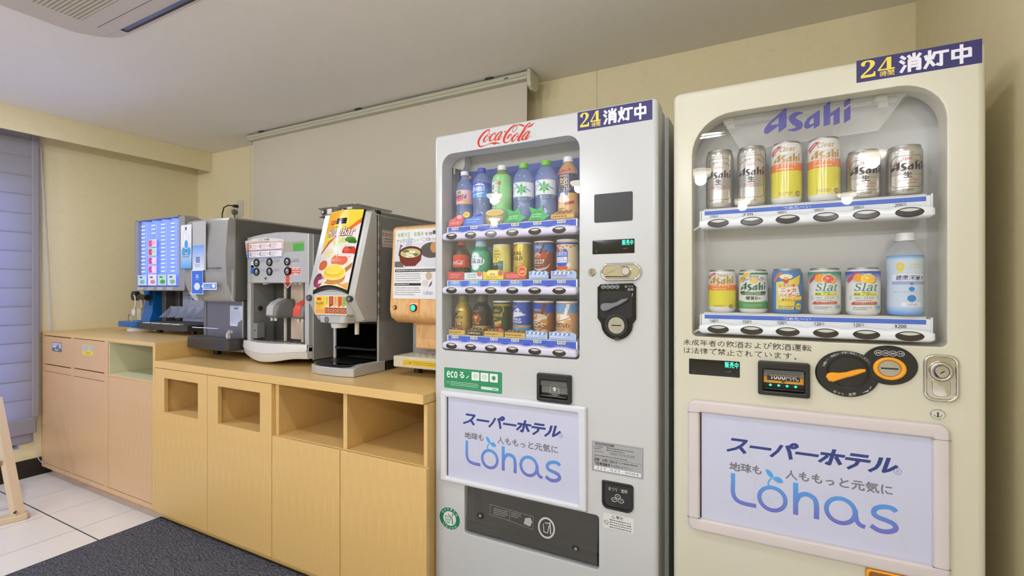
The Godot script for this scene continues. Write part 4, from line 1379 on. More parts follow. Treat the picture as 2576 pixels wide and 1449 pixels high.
	board(t, "divider", M.wood_upright, -2.456, 0.07, B + 0.012, -2.44, 0.829, F - 0.021)
	for q in [[-2.9235, -2.4495, -2.835, 0.5995, -2.529, 0.78], [-2.4465, -1.963, -2.362, 0.6, -2.044, 0.781]]:
		var g := Geo.new()
		g.frame(Geo.rr(q[0], 0.05, q[1], 0.8285, 0.0, 1), Geo.rr(q[2], q[3], q[4], q[5], 0.0, 1), F - 0.02, F, 0.0012)
		var d := put(g, "door", M.wood_upright, t, 0)
		# chute behind the opening
		board(d, "chute_side", M.wood_upright, q[2] - 0.022, q[3] - 0.012, F - 0.36, q[2] - 0.012, q[5] + 0.03, F - 0.0205)
		board(d, "chute_side", M.wood_upright, q[4] + 0.012, q[3] - 0.012, F - 0.36, q[4] + 0.022, q[5] + 0.03, F - 0.0205)
		board(d, "chute_floor", M.wood_upright, q[2] - 0.012, q[3] - 0.012, F - 0.36, q[4] + 0.012, q[3] - 0.002, F - 0.0205)
		board(d, "chute_back", M.wood_upright, q[2] - 0.012, q[3] - 0.002, F - 0.36, q[4] + 0.012, q[5] + 0.03, F - 0.35)
		board(d, "chute_ceiling", M.wood_upright, q[2] - 0.012, q[5] + 0.03, F - 0.36, q[4] + 0.012, q[5] + 0.04, F - 0.0205)
	board(t, "toe_board", M.wood_upright, -2.9245, 0.0, B, -1.962, 0.05, -1.458)
	# ---- cabinet with two open niches over plain panels
	t = thing("open_niche_cabinet", "yellow wood cabinet with two open niches above plain panels beside the white vending machine", "cabinet", Vector3(-1.53, 0, -1.92))
	board(t, "side_panel", M.wood_upright, -1.9605, 0.05, B, -1.9403, 0.829, F - 0.02)
	board(t, "divider", M.wood_upright, -1.5394, 0.598, B + 0.012, -1.5174, 0.829, F - 0.02)
	board(t, "side_panel", M.wood_upright, -1.1254, 0.05, B, -1.1085, 0.829, F - 0.02)
	board(t, "niche_floor", M.wood_upright, -1.9403, 0.58, B + 0.012, -1.1254, 0.598, F - 0.02)
	board(t, "back_panel", M.wood_upright, -1.9403, 0.05, B, -1.1254, 0.829, B + 0.012)
	board(t, "front_panel", M.wood_upright, -1.9595, 0.05, F - 0.0195, -1.5375, 0.597, F)
	board(t, "front_panel", M.wood_upright, -1.534, 0.05, F - 0.0195, -1.0965, 0.597, F)
	board(t, "toe_board", M.wood_upright, -1.9605, 0.0, B, -1.1085, 0.05, -1.458)

# a photograph's pixel (2576 x 1449) met with the upright plane at z: where on a known front a print sits
func at_z(u: float, v: float, z: float) -> Vector2:
	var a := deg_to_rad(27.64)
	var su := (u - 1288.0) / 1215.3
	var sv := (724.0 - v) / 1215.3
	var d := Vector3(-sin(a) + cos(a) * su, sv, -cos(a) - sin(a) * su)
	return Vector2(d.x * z / d.z, 1.26 + d.y * z / d.z)

func span(u0: float, v0: float, u1: float, v1: float, z: float) -> Array:
	var a := at_z(u0, v0, z)
	var b := at_z(u1, v0, z)
	var m := (u0 + u1) / 2.0
	return [a.x, at_z(m, v1, z).y, b.x, at_z(m, v0, z).y]

const UP := Transform3D(Basis(Vector3(1, 0, 0), Vector3(0, 0, -1), Vector3(0, 1, 0)), Vector3.ZERO)

func foot(parent: Node, x: float, z: float, y0: float, y1: float, r := 0.018) -> void:
	var g := Geo.new()
	g.cyl(Vector3(x, y0, z), Vector3(x, y1, z), r, 14)
	put(g, "foot", M.black_satin, parent)

func dispensers() -> void:
	bottle_stand()
	juice_dispenser()
	ice_dispenser()
	coffee_machine()
	soup_machine()
	miso_machine()

func bottle_stand() -> void:
	var y0 := 0.963
	var t := thing("blue_syrup_stand", "blue plastic dispenser stand with a picture board and black knob beside the lit juice dispenser", "dispenser", Vector3(-3.87, y0, -1.8))
	var g := Geo.new()
	g.slab(Geo.rr(-4.03, -1.92, -3.80, -1.715, 0.03, 5), y0 + 0.028, y0 + 0.066, 0.005)
	put(g, "tray", M.blue_plastic, t)
	g = Geo.new()
	g.cyl(Vector3(-3.9, y0, -1.8), Vector3(-3.9, y0 + 0.028, -1.8), 0.075, 24, 0.07)
	put(g, "foot_ring", M.plastic_white, t)
	g = Geo.new()
	var prof := PackedVector2Array()
	for q in [[-1.80, y0 + 0.06], [-1.82, 1.10], [-1.83, 1.2], [-1.82, 1.3], [-1.86, 1.66], [-1.93, 1.66], [-1.95, 1.3], [-1.95, y0 + 0.06]]:
		prof.push_back(Vector2(q[0], q[1]))
	g.side(prof, -3.9, -3.79, 0.006)
	put(g, "column", M.blue_plastic, t, 50)
	g = Geo.new()
	# leaf-shaped picture board seen left of the juice dispenser
	var out := PackedVector2Array()
	for q in [[-3.79, 1.14], [-3.84, 1.2], [-3.9, 1.3], [-3.945, 1.4], [-3.94, 1.48], [-3.9, 1.58], [-3.85, 1.66], [-3.79, 1.67]]:
		out.push_back(Vector2(q[0], q[1]))
	g.prism(out, -1.815, -1.803)
	var bd := put(g, "picture_board", M.blue_plastic, t, 50)
	var k := ink_on(-1.803)
	k.ink("dfe3e6").shape([-3.79, 1.3, -3.9, 1.3, -3.944, 1.4, -3.938, 1.48, -3.915, 1.535, -3.79, 1.545])
	k.ink("6b4a3c").shape([-3.86, 1.545, -3.845, 1.545, -3.845, 1.49, -3.86, 1.49])
	k.ink("9cc4e8").ell(-3.86, 1.47, 0.035, 0.02)
	k.ink("3f6b52").ell(-3.9, 1.405, 0.04, 0.03)
	k.ink("c98a6a").ell(-3.905, 1.345, 0.03, 0.035)
	k.ink("e8d6c4").ell(-3.86, 1.36, 0.03, 0.05)
	k.ink("3f8ad0").shape([-3.79, 1.3, -3.9, 1.3, -3.87, 1.265, -3.79, 1.28])
	put(k, "picture_print", M.printed, bd)
	g = Geo.new()
	g.cyl(Vector3(-3.905, 1.205, -1.79), Vector3(-3.905, 1.205, -1.76), 0.034, 12)
	g.cyl(Vector3(-3.905, 1.2, -1.78), Vector3(-3.76, 1.195, -1.78), 0.02, 14)
	put(g, "knob", M.black_satin, t, 20)
	g = Geo.new()
	g.box(-3.975, 1.03, -1.86, -3.93, 1.115, -1.815, 0.003)
	g.box(-3.965, 1.115, -1.845, -3.94, 1.18, -1.83, 0.002)
	put(g, "paper_cup_holder", M.plastic_ivory, t)
	t = thing("hanging_spoon", "pale plastic spoon hanging from the black knob of the blue stand", "spoon", Vector3(-3.87, 1.06, -1.755))
	g = Geo.new()
	g.ball(Vector3(-3.885, 1.09, -1.752), Vector3(0.024, 0.026, 0.007), 14)
	put(g, "bowl", M.plastic_white, t)
	g = Geo.new()
	g.tube(PackedVector3Array([Vector3(-3.875, 1.105, -1.752), Vector3(-3.855, 1.15, -1.752), Vector3(-3.86, 1.2, -1.75), Vector3(-3.875, 1.21, -1.75)]), 0.004, 8)
	put(g, "handle", M.plastic_white, t)
	t = thing("wire_clip", "bent wire clip standing on the blue tray", "clip", Vector3(-3.95, y0 + 0.066, -1.77))
	g = Geo.new()
	g.tube(PackedVector3Array([Vector3(-3.97, y0 + 0.066, -1.76), Vector3(-3.972, 1.06, -1.76), Vector3(-3.955, 1.075, -1.76), Vector3(-3.935, 1.06, -1.76), Vector3(-3.927, y0 + 0.066, -1.76)]), 0.0028, 8)
	put(g, "wire", M.steel, t)

func juice_dispenser() -> void:
	var y0 := 0.963
	var Z := -1.70
	var t := thing("juice_dispenser", "silver juice dispenser with four glowing blue-white columns on the tall cabinet", "dispenser", Vector3(-3.46, y0, -1.95))
	var g := Geo.new()
	g.box(-3.745, 1.245, -2.2, -3.19, 1.70, -1.79, 0.006)
	put(g, "body", M.silver_dark, t)
	g = Geo.new()
	g.box(-3.70, 0.99, -2.2, -3.22, 1.245, -1.93, 0.004)
	put(g, "rear_column", M.silver_light, t)
	g = Geo.new()
	g.box(-3.705, 1.0, -1.97, -3.66, 1.245, -1.84, 0.004)
	g.box(-3.655, 1.03, -1.97, -3.61, 1.245, -1.90, 0.004)
	put(g, "side_post", M.grey_dark, t)
	# door: a frame round the four columns
	g = Geo.new()
	g.frame(Geo.rr(-3.762, 1.242, -3.168, 1.711, 0.02, 4), Geo.rr(-3.715, 1.268, -3.235, 1.706, 0.006, 4), -1.785, Z, 0.006)
	put(g, "door_frame", M.silver_paint, t)
	g = Geo.new()
	g.box(-3.72, 1.26, -1.785, -3.23, 1.708, -1.745, 0.001)
	put(g, "door_back", M.silver_light, t)
	var xs := [[345.0, 368.5], [371.0, 393.5], [395.0, 418.0], [419.5, 442.5]]
	for i in 4:
		var a: float = at_z(xs[i][0], 640, Z).x
		var b: float = at_z(xs[i][1], 640, Z).x
		g = Geo.new()
		for kk in 8:
			var f0 := kk / 8.0
			var f1 := (kk + 1) / 8.0
			var p0 := Vector2(lerpf(a, b, f0), -1.735 + 0.03 * sin(PI * f0))
			var p1 := Vector2(lerpf(a, b, f1), -1.735 + 0.03 * sin(PI * f1))
			g.quad(Vector3(p0.x, 1.275, p0.y), Vector3(p1.x, 1.275, p1.y), Vector3(p1.x, 1.70, p1.y), Vector3(p0.x, 1.70, p0.y))
		var c := put(g, "light_column", M.lamp_blue, t, 60)
		var k := ink_on(Z - 0.003)
		k.ink("eef2ff")
		for r in 26:
			k.rect(b - 0.006, 1.36 + r * 0.0125, b - 0.002, 1.366 + r * 0.0125)
			if r % 2 == 0 and (i != 1 or r > 18):
				k.rect(lerpf(a, b, 0.4), 1.364 + r * 0.0125, lerpf(a, b, 0.82), 1.371 + r * 0.0125)
		put(k, "lamp_dots", M.lamp_white_dots, c)
		k = ink_on(Z - 0.0025)
		if i == 1:
			for r in 5:
				var yy := 1.575 - r * 0.057
				k.ink(["f3dcf0", "d9f0e4", "f0dcf4", "f0dcf4", "f6f2ff"][r]).rect(a + 0.006, yy - 0.048, b - 0.004, yy + 0.002)
				k.ink(["e05a9a", "d8506e", "cf4fa0", "cf5fb4", "e9e4f4"][r]).rect(a + 0.01, yy - 0.044, a + 0.05, yy - 0.003)
				k.ink(["ffb8dc", "bfe6cf", "ffe0f4", "ffe0f4", "8a7ab0"][r]).ell((a + b) / 2 + 0.012, yy - 0.022, 0.022, 0.012)
		var low: Array = [["cfe8f4", "7fc0d8"], ["f7eef8", "e090a8"], ["bfe8cc", "4fae6a"], ["d8ecf0", "8fb8a0"]][i]
		k.ink(low[0]).rect(a + 0.003, 1.278, b - 0.003, 1.345)
		k.ink(low[1]).ell(a + 0.06, 1.3, 0.03, 0.014)
		k.ink("5a6a98").rect(a + 0.025, 1.325, a + 0.06, 1.335)
		put(k, "flavour_card", M.printed, c)
		g = Geo.new()
		g.plate(a + 0.012, 1.246, b - 0.03, 1.266, 0.003, Z - 0.004, Z + 0.006, 0.002)
		put(g, "push_tab", M.silver_light, t)
	var l := AreaLight3D.new()
	l.name = "column_light"
	l.area_size = Vector2(0.45, 0.4)
	l.light_color = Color("8fa4ff")
	l.light_energy = 0.28
	l.area_range = 12.0
	l.shadow_enabled = true
	t.add_child(l)
	l.global_position = Vector3(-3.475, 1.49, Z + 0.02)
	l.rotation_degrees = Vector3(0, 180, 0)
	# splash back, cup fins, drip tray
	g = Geo.new()
	g.box(-3.60, 1.03, -1.926, -3.2, 1.235, -1.92, 0.001)
	var sp := put(g, "splash_panel", mat("splash_blue", "c3cbe0", 0.3), t)
	var k2 := ink_on(-1.92)
	k2.ink("5a6478")
	for r in 3:
		k2.rect(-3.53, 1.205 - r * 0.022, -3.515, 1.211 - r * 0.022)
	put(k2, "marks", M.printed, sp)
	g = Geo.new()
	g.box(-3.63, 1.068, -1.86, -3.2, 1.135, -1.856)
	put(g, "cup_rail", M.frosted, t)
	for i in 5:
		g = Geo.new()
		var x := -3.62 + i * 0.095
		g.side(PackedVector2Array([Vector2(-1.86, 1.14), Vector2(-1.78, 1.062), Vector2(-1.86, 1.062)]), x, x + 0.003)
		put(g, "cup_fin", M.frosted, t, 0)
	g = Geo.new()
	g.slab(PackedVector2Array([Vector2(-3.722, -1.93), Vector2(-3.722, -1.715), Vector2(-3.71, -1.70), Vector2(-3.175, -1.70), Vector2(-3.163, -1.715), Vector2(-3.163, -1.93)]), 0.989, 1.028, 0.004)
	put(g, "drip_tray", M.tray_dark, t)
	for i in 12:
		g = Geo.new()
		g.box(-3.70, 1.0278, -1.91 + i * 0.016, -3.185, 1.031, -1.904 + i * 0.016)
		put(g, "grille_bar", M.grey_dark, t, 0)
	for i in 4:
		g = Geo.new()
		g.box(-3.67 + i * 0.115, 1.0278, -1.735, -3.58 + i * 0.115, 1.0325, -1.707, 0.001)
		put(g, "cup_mark", M.plastic_white, t)
	for q in [[-3.644, -1.8], [-3.25, -1.8], [-3.644, -2.2], [-3.25, -2.2]]:
		foot(t, q[0], q[1], y0, 0.991)

func ice_dispenser() -> void:
	var y0 := 0.867
	var t := thing("ice_dispenser", "grey steel ice dispenser with a blue label and drip tray at the worktop's end", "dispenser", Vector3(-2.72, y0, -1.9))
	var x0 := -2.913
	var x1 := -2.527
	var g := Geo.new()
	g.box(x0, 1.19, -2.22, x1, 1.632, -1.612, 0.003)
	put(g, "side_housing", M.silver_dark, t)
	g = Geo.new()
	g.box(x0 - 0.002, 1.628, -2.22, x1 + 0.002, 1.64, -1.60, 0.003)
	put(g, "lid", M.silver_paint, t)
	g = Geo.new()
	g.t = UP
	var rows := []
	for q in [[1.186, 1.60, 0.05], [1.205, 1.578, 0.03], [1.285, 1.545, 0.02], [1.44, 1.538, 0.02], [1.62, 1.552, 0.02], [1.636, 1.562, 0.022]]:
		var o := PackedVector2Array()
		for i in 9:
			var f := i / 8.0
			o.push_back(Vector2(lerpf(x0, x1, f), q[1] + 0.022 * pow(absf(f * 2 - 1), 2.0)))
		o.push_back(Vector2(x1, 1.612))
		o.push_back(Vector2(x0, 1.612))
		rows.append(Geo.at(o, q[0]))
	g.loft(rows, true, true)
	put(g, "front_cover", M.silver_paint, t, 30)
	g = Geo.new()
	g.box(x0 + 0.005, 1.3655, -1.5385 - 0.02, x1 - 0.03, 1.3675, -1.537)
	put(g, "cover_seam", M.grey_dark, t, 0)
	var Z := -1.536
	var k := ink_on(Z)
	var c := func(x: float, y: float) -> Vector2: return at_z(430 + x * 0.25535, 530 + y * 0.25535, Z)
	var r := func(x0_: float, y0_: float, x1_: float, y1_: float) -> Array: return span(430 + x0_ * 0.25535, 530 + y0_ * 0.25535, 430 + x1_ * 0.25535, 530 + y1_ * 0.25535, Z)
	var a: Array
	a = r.call(213, 105, 345, 585)
	k.ink("b9b9b7").rect(a[0], a[1], a[2], a[3])
	a = r.call(213, 340, 325, 585)
	k.fade("e4e8f2", a[1], "6f9fe6", a[3])
	k.rect(a[0], a[1], a[2], a[3])
	a = r.call(245, 452, 285, 512)
	k.ink("3a4560")
	for i in 3:
		for j in 4:
			k.rect(lerpf(a[0], a[2], i / 3.0) + 0.002, lerpf(a[1], a[3], j / 4.0) + 0.001, lerpf(a[0], a[2], (i + 1) / 3.0) - 0.001, lerpf(a[1], a[3], (j + 1) / 4.0) - 0.001)
	a = r.call(235, 525, 295, 555)
	k.ink("7d86a0").rows(a[0], a[1], a[2], a[3], 2, 0.5, 4)
	a = r.call(208, 590, 315, 815)
	k.ink("e9ecf4").rect(a[0] - 0.003, a[1] - 0.003, a[2] + 0.003, a[3] + 0.003)
	k.ink("3f6fd8").rect(a[0], a[1], a[2], a[3])
	var b: Array = r.call(240, 622, 280, 665)
	k.ink("eef2ff").fit("氷", b[0], b[1], b[2], b[3], 9.0)
	b = r.call(250, 668, 272, 682)
	k.ink("c8d4f8").rows(b[0], b[1], b[2], b[3], 1)
	b = r.call(230, 708, 287, 780)
	k.ink("f2f4fa").ell((b[0] + b[2]) / 2, (b[1] + b[3]) / 2, (b[2] - b[0]) / 2, (b[3] - b[1]) / 2)
	k.ink("a9b4cc").ring((b[0] + b[2]) / 2, (b[1] + b[3]) / 2, (b[2] - b[0]) / 2 * 0.7, (b[3] - b[1]) / 2 * 0.7, 0.002)
	k.ink("8d97b0").fit("ICE", b[0] + 0.014, (b[1] + b[3]) / 2 - 0.008, b[2] - 0.014, (b[1] + b[3]) / 2 + 0.008, 8.0)
	a = r.call(316, 708, 452, 778)
	k.ink("f0f2f8").rect(a[0], a[1], a[2], a[3], 0.004)
	k.shape([a[0] + 0.002, (a[1] + a[3]) / 2 - 0.012, a[0] - 0.014, (a[1] + a[3]) / 2, a[0] + 0.002, (a[1] + a[3]) / 2 + 0.012])
	k.ink("5f8fdc").rect(a[0] + 0.005, a[1] + 0.005, a[2] - 0.005, a[3] - 0.005, 0.002)
	k.ink("f4f6fc").fit("氷・ICE", a[0] + 0.01, (a[1] + a[3]) / 2 + 0.002, a[0] + 0.075, a[3] - 0.012, 12.0)
	k.rows(a[0] + 0.01, a[1] + 0.011, a[0] + 0.075, (a[1] + a[3]) / 2 - 0.003, 1, 0.7, 8)
	k.ell(a[2] - 0.028, (a[1] + a[3]) / 2 + 0.002, 0.013, 0.01)
	k.shape([a[2] - 0.022, a[3] - 0.02, a[2] - 0.01, a[3] - 0.014, a[2] - 0.016, (a[1] + a[3]) / 2])
	put(k, "front_print", M.printed, t)
	# poster strip at the cover's left edge
	var pz := -1.541
	a = span(455.5, 565, 482, 677, pz)
	k = ink_on(pz)
	k.ink("e9eaee").rect(a[0], a[1], a[2], a[3])
	k.fade("4fa2e6", a[1], "e9eaee", a[1] + 0.15)
	k.rect(a[0], a[1], a[2], a[1] + 0.16)
	k.ink("3b4a86").rect(a[0] + 0.04, a[3] - 0.03, a[0] + 0.055, a[3] - 0.012)
	k.ink("d8c0ac").path([a[0] + 0.01, a[3] - 0.1, a[0] + 0.03, a[3] - 0.03, a[0] + 0.07, a[3] - 0.06, a[2] - 0.01, a[3] - 0.12], 0.003)
	k.ink("3f8fd8").rect(a[0] + 0.01, a[3] - 0.155, a[2] - 0.008, a[3] - 0.135)
	k.ink("4a4a50").rows(a[0] + 0.012, a[3] - 0.185, a[2] - 0.01, a[3] - 0.16, 2, 0.5, 3)
	for q in [[0.5, 0.56], [0.25, 0.4], [0.75, 0.4]]:
		k.ink("4f9fd6").ell(lerpf(a[0], a[2], q[0]), lerpf(a[1], a[3], q[1]), 0.017, 0.024)
	k.ink("8a92a0").rows(a[0] + 0.01, a[1] + 0.09, a[2] - 0.03, a[1] + 0.105, 1, 0.4, 3)
	put(k, "side_poster", M.printed, t)
	g = Geo.new()
	g.prism(PackedVector2Array([Vector2(-2.855, 1.235), Vector2(-2.795, 1.235), Vector2(-2.765, 1.19), Vector2(-2.80, 1.19)]), -1.58, -1.556, 0.002)
	put(g, "spout_lip", M.silver_light, t)
	# catch at the right edge
	g = Geo.new()
	g.box(x1 - 0.004, 1.19, -1.606, x1 + 0.002, 1.36, -1.594, 0.001)
	put(g, "edge_strip", M.silver_light, t)
	# pedestal with a paper note
	g = Geo.new()
	g.box(-2.90, 0.905, -2.21, -2.534, 1.19, -1.66, 0.003)
	var pd := put(g, "pedestal", M.steel_dull, t)
	g = Geo.new()
	g.box(-2.868, 0.98, -1.66, -2.864, 1.19, -1.6585)
	put(g, "panel_joint", M.grey_dark, pd, 0)
	k = ink_on(-1.6595)
	a = span(579, 769, 610, 820, -1.66)
	k.ink("ccd3ea").shape([a[0], a[1], a[0] + (a[2] - a[0]) * 0.62, a[1], a[0] + (a[2] - a[0]) * 0.66, a[1] + 0.02, a[2], a[1] + 0.04, a[2], a[3], a[0], a[3]])
	k.ink("7a84a8").rows(a[0] + 0.008, a[1] + 0.012, a[2] - 0.012, a[3] - 0.028, 11, 0.4, 9)
	k.rect(a[0] + 0.035, a[3] - 0.02, a[2] - 0.035, a[3] - 0.008)
	put(k, "paper_note", M.printed, pd)
	# drip tray
	g = Geo.new()
	g.slab(PackedVector2Array([Vector2(x0, -1.70), Vector2(x0, -1.585), Vector2(x0 + 0.014, -1.572), Vector2(x1 - 0.014, -1.568), Vector2(x1, -1.58), Vector2(x1, -1.70)]), 0.922, 0.986, 0.004)
	put(g, "drip_tray", M.tray_dark, t)
	g = Geo.new()
	g.tube(PackedVector3Array([Vector3(-2.9, 1.035, -1.60), Vector3(-2.62, 1.035, -1.60), Vector3(-2.585, 1.035, -1.605), Vector3(-2.572, 1.03, -1.61), Vector3(-2.57, 0.986, -1.61)]), 0.0028, 8)
	put(g, "cup_rail", M.chrome, t)
	g = Geo.new()
	g.tube(PackedVector3Array([Vector3(-2.605, 0.984, -1.62), Vector3(-2.605, 1.005, -1.62), Vector3(-2.595, 1.018, -1.62), Vector3(-2.572, 1.022, -1.62)]), 0.008, 8)
	put(g, "rail_holder", M.plastic_white, t)
	for q in [[-2.89, -1.735], [-2.56, -1.735], [-2.89, -2.14], [-2.56, -2.14]]:
		foot(t, q[0], q[1], y0, 0.92, 0.02)

func coffee_machine() -> void:
	var y0 := 0.867
	var Z := -1.66
	var x0 := -2.497
	var x1 := -2.013
	var t := thing("coffee_machine", "silver-grey coffee machine with six round buttons and two spouts", "coffee machine", Vector3(-2.14, y0, -1.9))
	var g := Geo.new()
	g.box(x0 + 0.004, 0.93, -2.21, x1 + 0.01, 1.525, -1.80, 0.004)
	put(g, "body", M.grey_dark, t)
	# head with buttons; slightly arched top edge
	g = Geo.new()
	var arch := PackedVector2Array()
	for q in [[x1, 1.286], [x1, 1.532], [x1 - 0.12, 1.546], [(x0 + x1) / 2, 1.551], [x0 + 0.12, 1.546], [x0, 1.534], [x0, 1.286]]:
		arch.push_back(Vector2(q[0], q[1]))
	g.prism(arch, -1.80, Z, 0.004)
	put(g, "head", M.silver_light, t, 20)
	g = Geo.new()
	g.box(x0, 0.94, -1.80, x0 + 0.026, 1.288, Z, 0.003)
	put(g, "side_post", M.silver_light, t)
	g = Geo.new()
	g.box(x1 - 0.028, 0.94, -1.80, x1, 1.288, Z, 0.003)
	put(g, "side_post", M.silver_light, t)
	g = Geo.new()
	g.box(x1 + 0.001, 0.90, -2.2, x1 + 0.012, 1.53, Z - 0.02, 0.002)
	put(g, "side_panel", M.silver_paint, t)
	g = Geo.new()
	g.box(x0 + 0.026, 0.96, -1.798, x0 + 0.036, 1.288, Z - 0.012, 0.001)
	put(g, "inner_wall", M.grey_plastic, t)
	g = Geo.new()
	g.box(x0 + 0.036, 0.988, -1.72, x0 + 0.066, 1.07, -1.672, 0.002)
	var bx := put(g, "valve_box", M.grey_plastic, t)
	g = Geo.new()
	g.disc(x0 + 0.051, 1.03, 0.004, 0.004, -1.673, -1.6705, 0.0005, 12)
	put(g, "valve_hole", M.black_satin, bx)
	g = Geo.new()
	g.cyl(Vector3(x0 + 0.036, 1.15, -1.705), Vector3(x0 + 0.046, 1.15, -1.705), 0.013, 16)
	put(g, "lock", M.chrome, t)
	# pale strip and rods behind the spouts
	g = Geo.new()
	g.box(-2.315, 0.98, -1.80, -2.175, 1.288, -1.793, 0.001)
	put(g, "light_back_strip", mat("coffee_cream", "d8c2aa", 0.5), t)
	for x in [-2.335, -2.195]:
		g = Geo.new()
		g.cyl(Vector3(x, 0.97, -1.775), Vector3(x, 1.288, -1.775), 0.008, 10)
		put(g, "rod", M.plastic_ivory, t)
	var sp := 0
	for x in [-2.315, -2.105]:
		g = Geo.new()
		var prof := PackedVector2Array()
		for q in [[-1.79, 1.2], [-1.74, 1.203], [-1.69, 1.182], [-1.668, 1.155], [-1.664, 1.117], [-1.672, 1.106], [-1.69, 1.1], [-1.79, 1.1]]:
			prof.push_back(Vector2(q[0], q[1]))
		g.side(prof, x - 0.043, x + 0.043, 0.014)
		var s := put(g, "spout", M.grey_plastic, t, 60)
		g = Geo.new()
		prof = PackedVector2Array()
		for q in [[-1.735, 1.2045], [-1.688, 1.184], [-1.6645, 1.157], [-1.6615, 1.117], [-1.666, 1.117], [-1.669, 1.155], [-1.692, 1.18], [-1.737, 1.2]]:
			prof.push_back(Vector2(q[0], q[1]))
		g.side(prof, x - 0.026, x + 0.026, 0.001)
		put(g, "spout_face", M.silver_light if sp == 0 else mat("red_plastic", "d4513c", 0.35), s, 60)
		g = Geo.new()
		g.cyl(Vector3(x - 0.015, 1.086, -1.69), Vector3(x - 0.015, 1.102, -1.69), 0.008, 12)
		g.cyl(Vector3(x + 0.015, 1.086, -1.69), Vector3(x + 0.015, 1.102, -1.69), 0.008, 12)
		put(g, "nozzle", M.plastic_ivory, s)
		sp += 1
	# drip tray with a swelling white front
	g = Geo.new()
	g.box(x0 + 0.01, 0.94, -1.80, x1 - 0.01, 0.968, Z + 0.01, 0.002)
	put(g, "drip_grid", M.grey_dark, t)
	var rng := RandomNumberGenerator.new()
	rng.seed = 7
	g = Geo.new()
	for i in 150:
		var px := rng.randf_range(x0 + 0.04, x1 - 0.03)
		var pz := rng.randf_range(-1.79, Z)
		g.box(px - 0.004, 0.968, pz - 0.003, px + 0.004, 0.9692, pz + 0.003)
	var sf := put(g, "grid_pattern", M.silver_paint, t, 0)
	sf.set_meta("kind", "stuff")
	g = Geo.new()
	var n := 20
	var cols := []
	for i in n + 1:
		var f := float(i) / n
		var x := lerpf(x0 - 0.012, x1 + 0.004, f)
		var sw := sin(PI * f)
		var col := PackedVector3Array()
		var zf := Z + 0.012 + 0.055 * pow(sw, 0.8)
		var yb := 0.906 - 0.026 * pow(sin(PI * minf(f * 1.15, 1.0)), 1.3)
		for q in [[0.976, -0.012], [0.979, -0.004], [0.974, 0.0], [lerpf(0.976, yb, 0.45) - 0.006 * sw, 0.004], [lerpf(0.976, yb, 0.5) - 0.006 * sw, 0.0], [yb + 0.008, -0.004], [yb, -0.012]]:
			col.push_back(Vector3(x, q[0], zf + q[1]))
		cols.append(col)
	for i in n:
		for j in 6:
			g.quad(cols[i][j], cols[i][j + 1], cols[i + 1][j + 1], cols[i + 1][j])
		g.quad(cols[i][0], cols[i + 1][0], Vector3(cols[i + 1][0].x, 0.976, Z - 0.02), Vector3(cols[i][0].x, 0.976, Z - 0.02))
		g.quad(cols[i][6], Vector3(cols[i][6].x, 0.906, Z - 0.1), Vector3(cols[i + 1][6].x, 0.906, Z - 0.1), cols[i + 1][6])
	put(g, "tray_front", M.white_gloss, t, 40)
	g = Geo.new()
	g.box(x0 - 0.008, 0.906, -1.80, x1, 0.965, Z + 0.008, 0.003)
	put(g, "tray_body", M.white_gloss, t)
	# front: buttons, display, card and lettering
	var c := func(x: float, y: float) -> Vector2: return at_z(430 + x * 0.25535, 530 + y * 0.25535, Z)
	var r := func(xa: float, ya: float, xb: float, yb2: float) -> Array: return span(430 + xa * 0.25535, 530 + ya * 0.25535, 430 + xb * 0.25535, 530 + yb2 * 0.25535, Z)
	var k := ink_on(Z)
	var a: Array = r.call(1108, 560, 1275, 625)
	var q0: Vector2 = c.call(1150, 596)
	k.ink("d9d9d6")
	k.rect(q0.x - 0.012, a[1] - 0.002, a[2] + 0.004, a[3] + 0.002, 0.006)
	k.ell(q0.x, q0.y, 0.03, 0.03)
	k.shape([q0.x - 0.04, q0.y - 0.052, q0.x + 0.04, q0.y - 0.052, q0.x, q0.y - 0.088])
	k.ink("d9573f")
	k.ell(q0.x, q0.y, 0.027, 0.027)
	k.rect(q0.x, a[1] + 0.001, a[2], a[3] - 0.001, 0.005)
	k.shape([q0.x - 0.014, q0.y, q0.x + 0.014, q0.y, q0.x + 0.014, q0.y - 0.056, q0.x + 0.034, q0.y - 0.056, q0.x, q0.y - 0.083, q0.x - 0.034, q0.y - 0.056, q0.x - 0.014, q0.y - 0.056])
	k.ink("f1ece6").fit("HOT WATER", q0.x + 0.036, q0.y + 0.003, a[2] - 0.008, q0.y + 0.019, 9.0, "sans_bold")
	k.rect(q0.x + 0.034, q0.y - 0.004, a[2] - 0.004, q0.y - 0.001)
	k.ink("f1ece6").rows(q0.x + 0.05, q0.y - 0.018, q0.x + 0.085, q0.y - 0.006, 1, 0.6, 2)
	k.ink("2f6b58").shape([c.call(915, 655).x, c.call(915, 655).y, c.call(952, 655).x, c.call(952, 655).y, c.call(933, 685).x, c.call(933, 685).y])
	k.ink("5f4a32").shape([q0.x - 0.02, q0.y - 0.058, q0.x + 0.02, q0.y - 0.058, q0.x, q0.y - 0.078])
	a = r.call(1200, 472, 1262, 490)
	k.ink("6a6a6a").fit("STOP", a[0], a[1], a[2], a[3], 8.0)
	a = r.call(1185, 494, 1268, 499)
	k.rect(a[0], a[1], a[2], a[3])
	for q in [[1015, 488, "COFFEE"], [1015, 580, "COFFEE"], [880, 492, "COFFEE"], [880, 584, "COFFEE"]]:
		a = r.call(q[0], q[1] - 10, q[0] + (55 if q[0] > 900 else 45), q[1] + 7)
		k.ink("7a7a80" if q[0] > 900 else "8898c4").fit(q[2], a[0], a[1], a[2], a[3], 8.0)
		a = r.call(q[0] - 15, q[1] + 11, q[0] + 58, q[1] + 14)
		k.rect(a[0], a[1], a[2], a[3])
	a = r.call(788, 500, 818, 620)
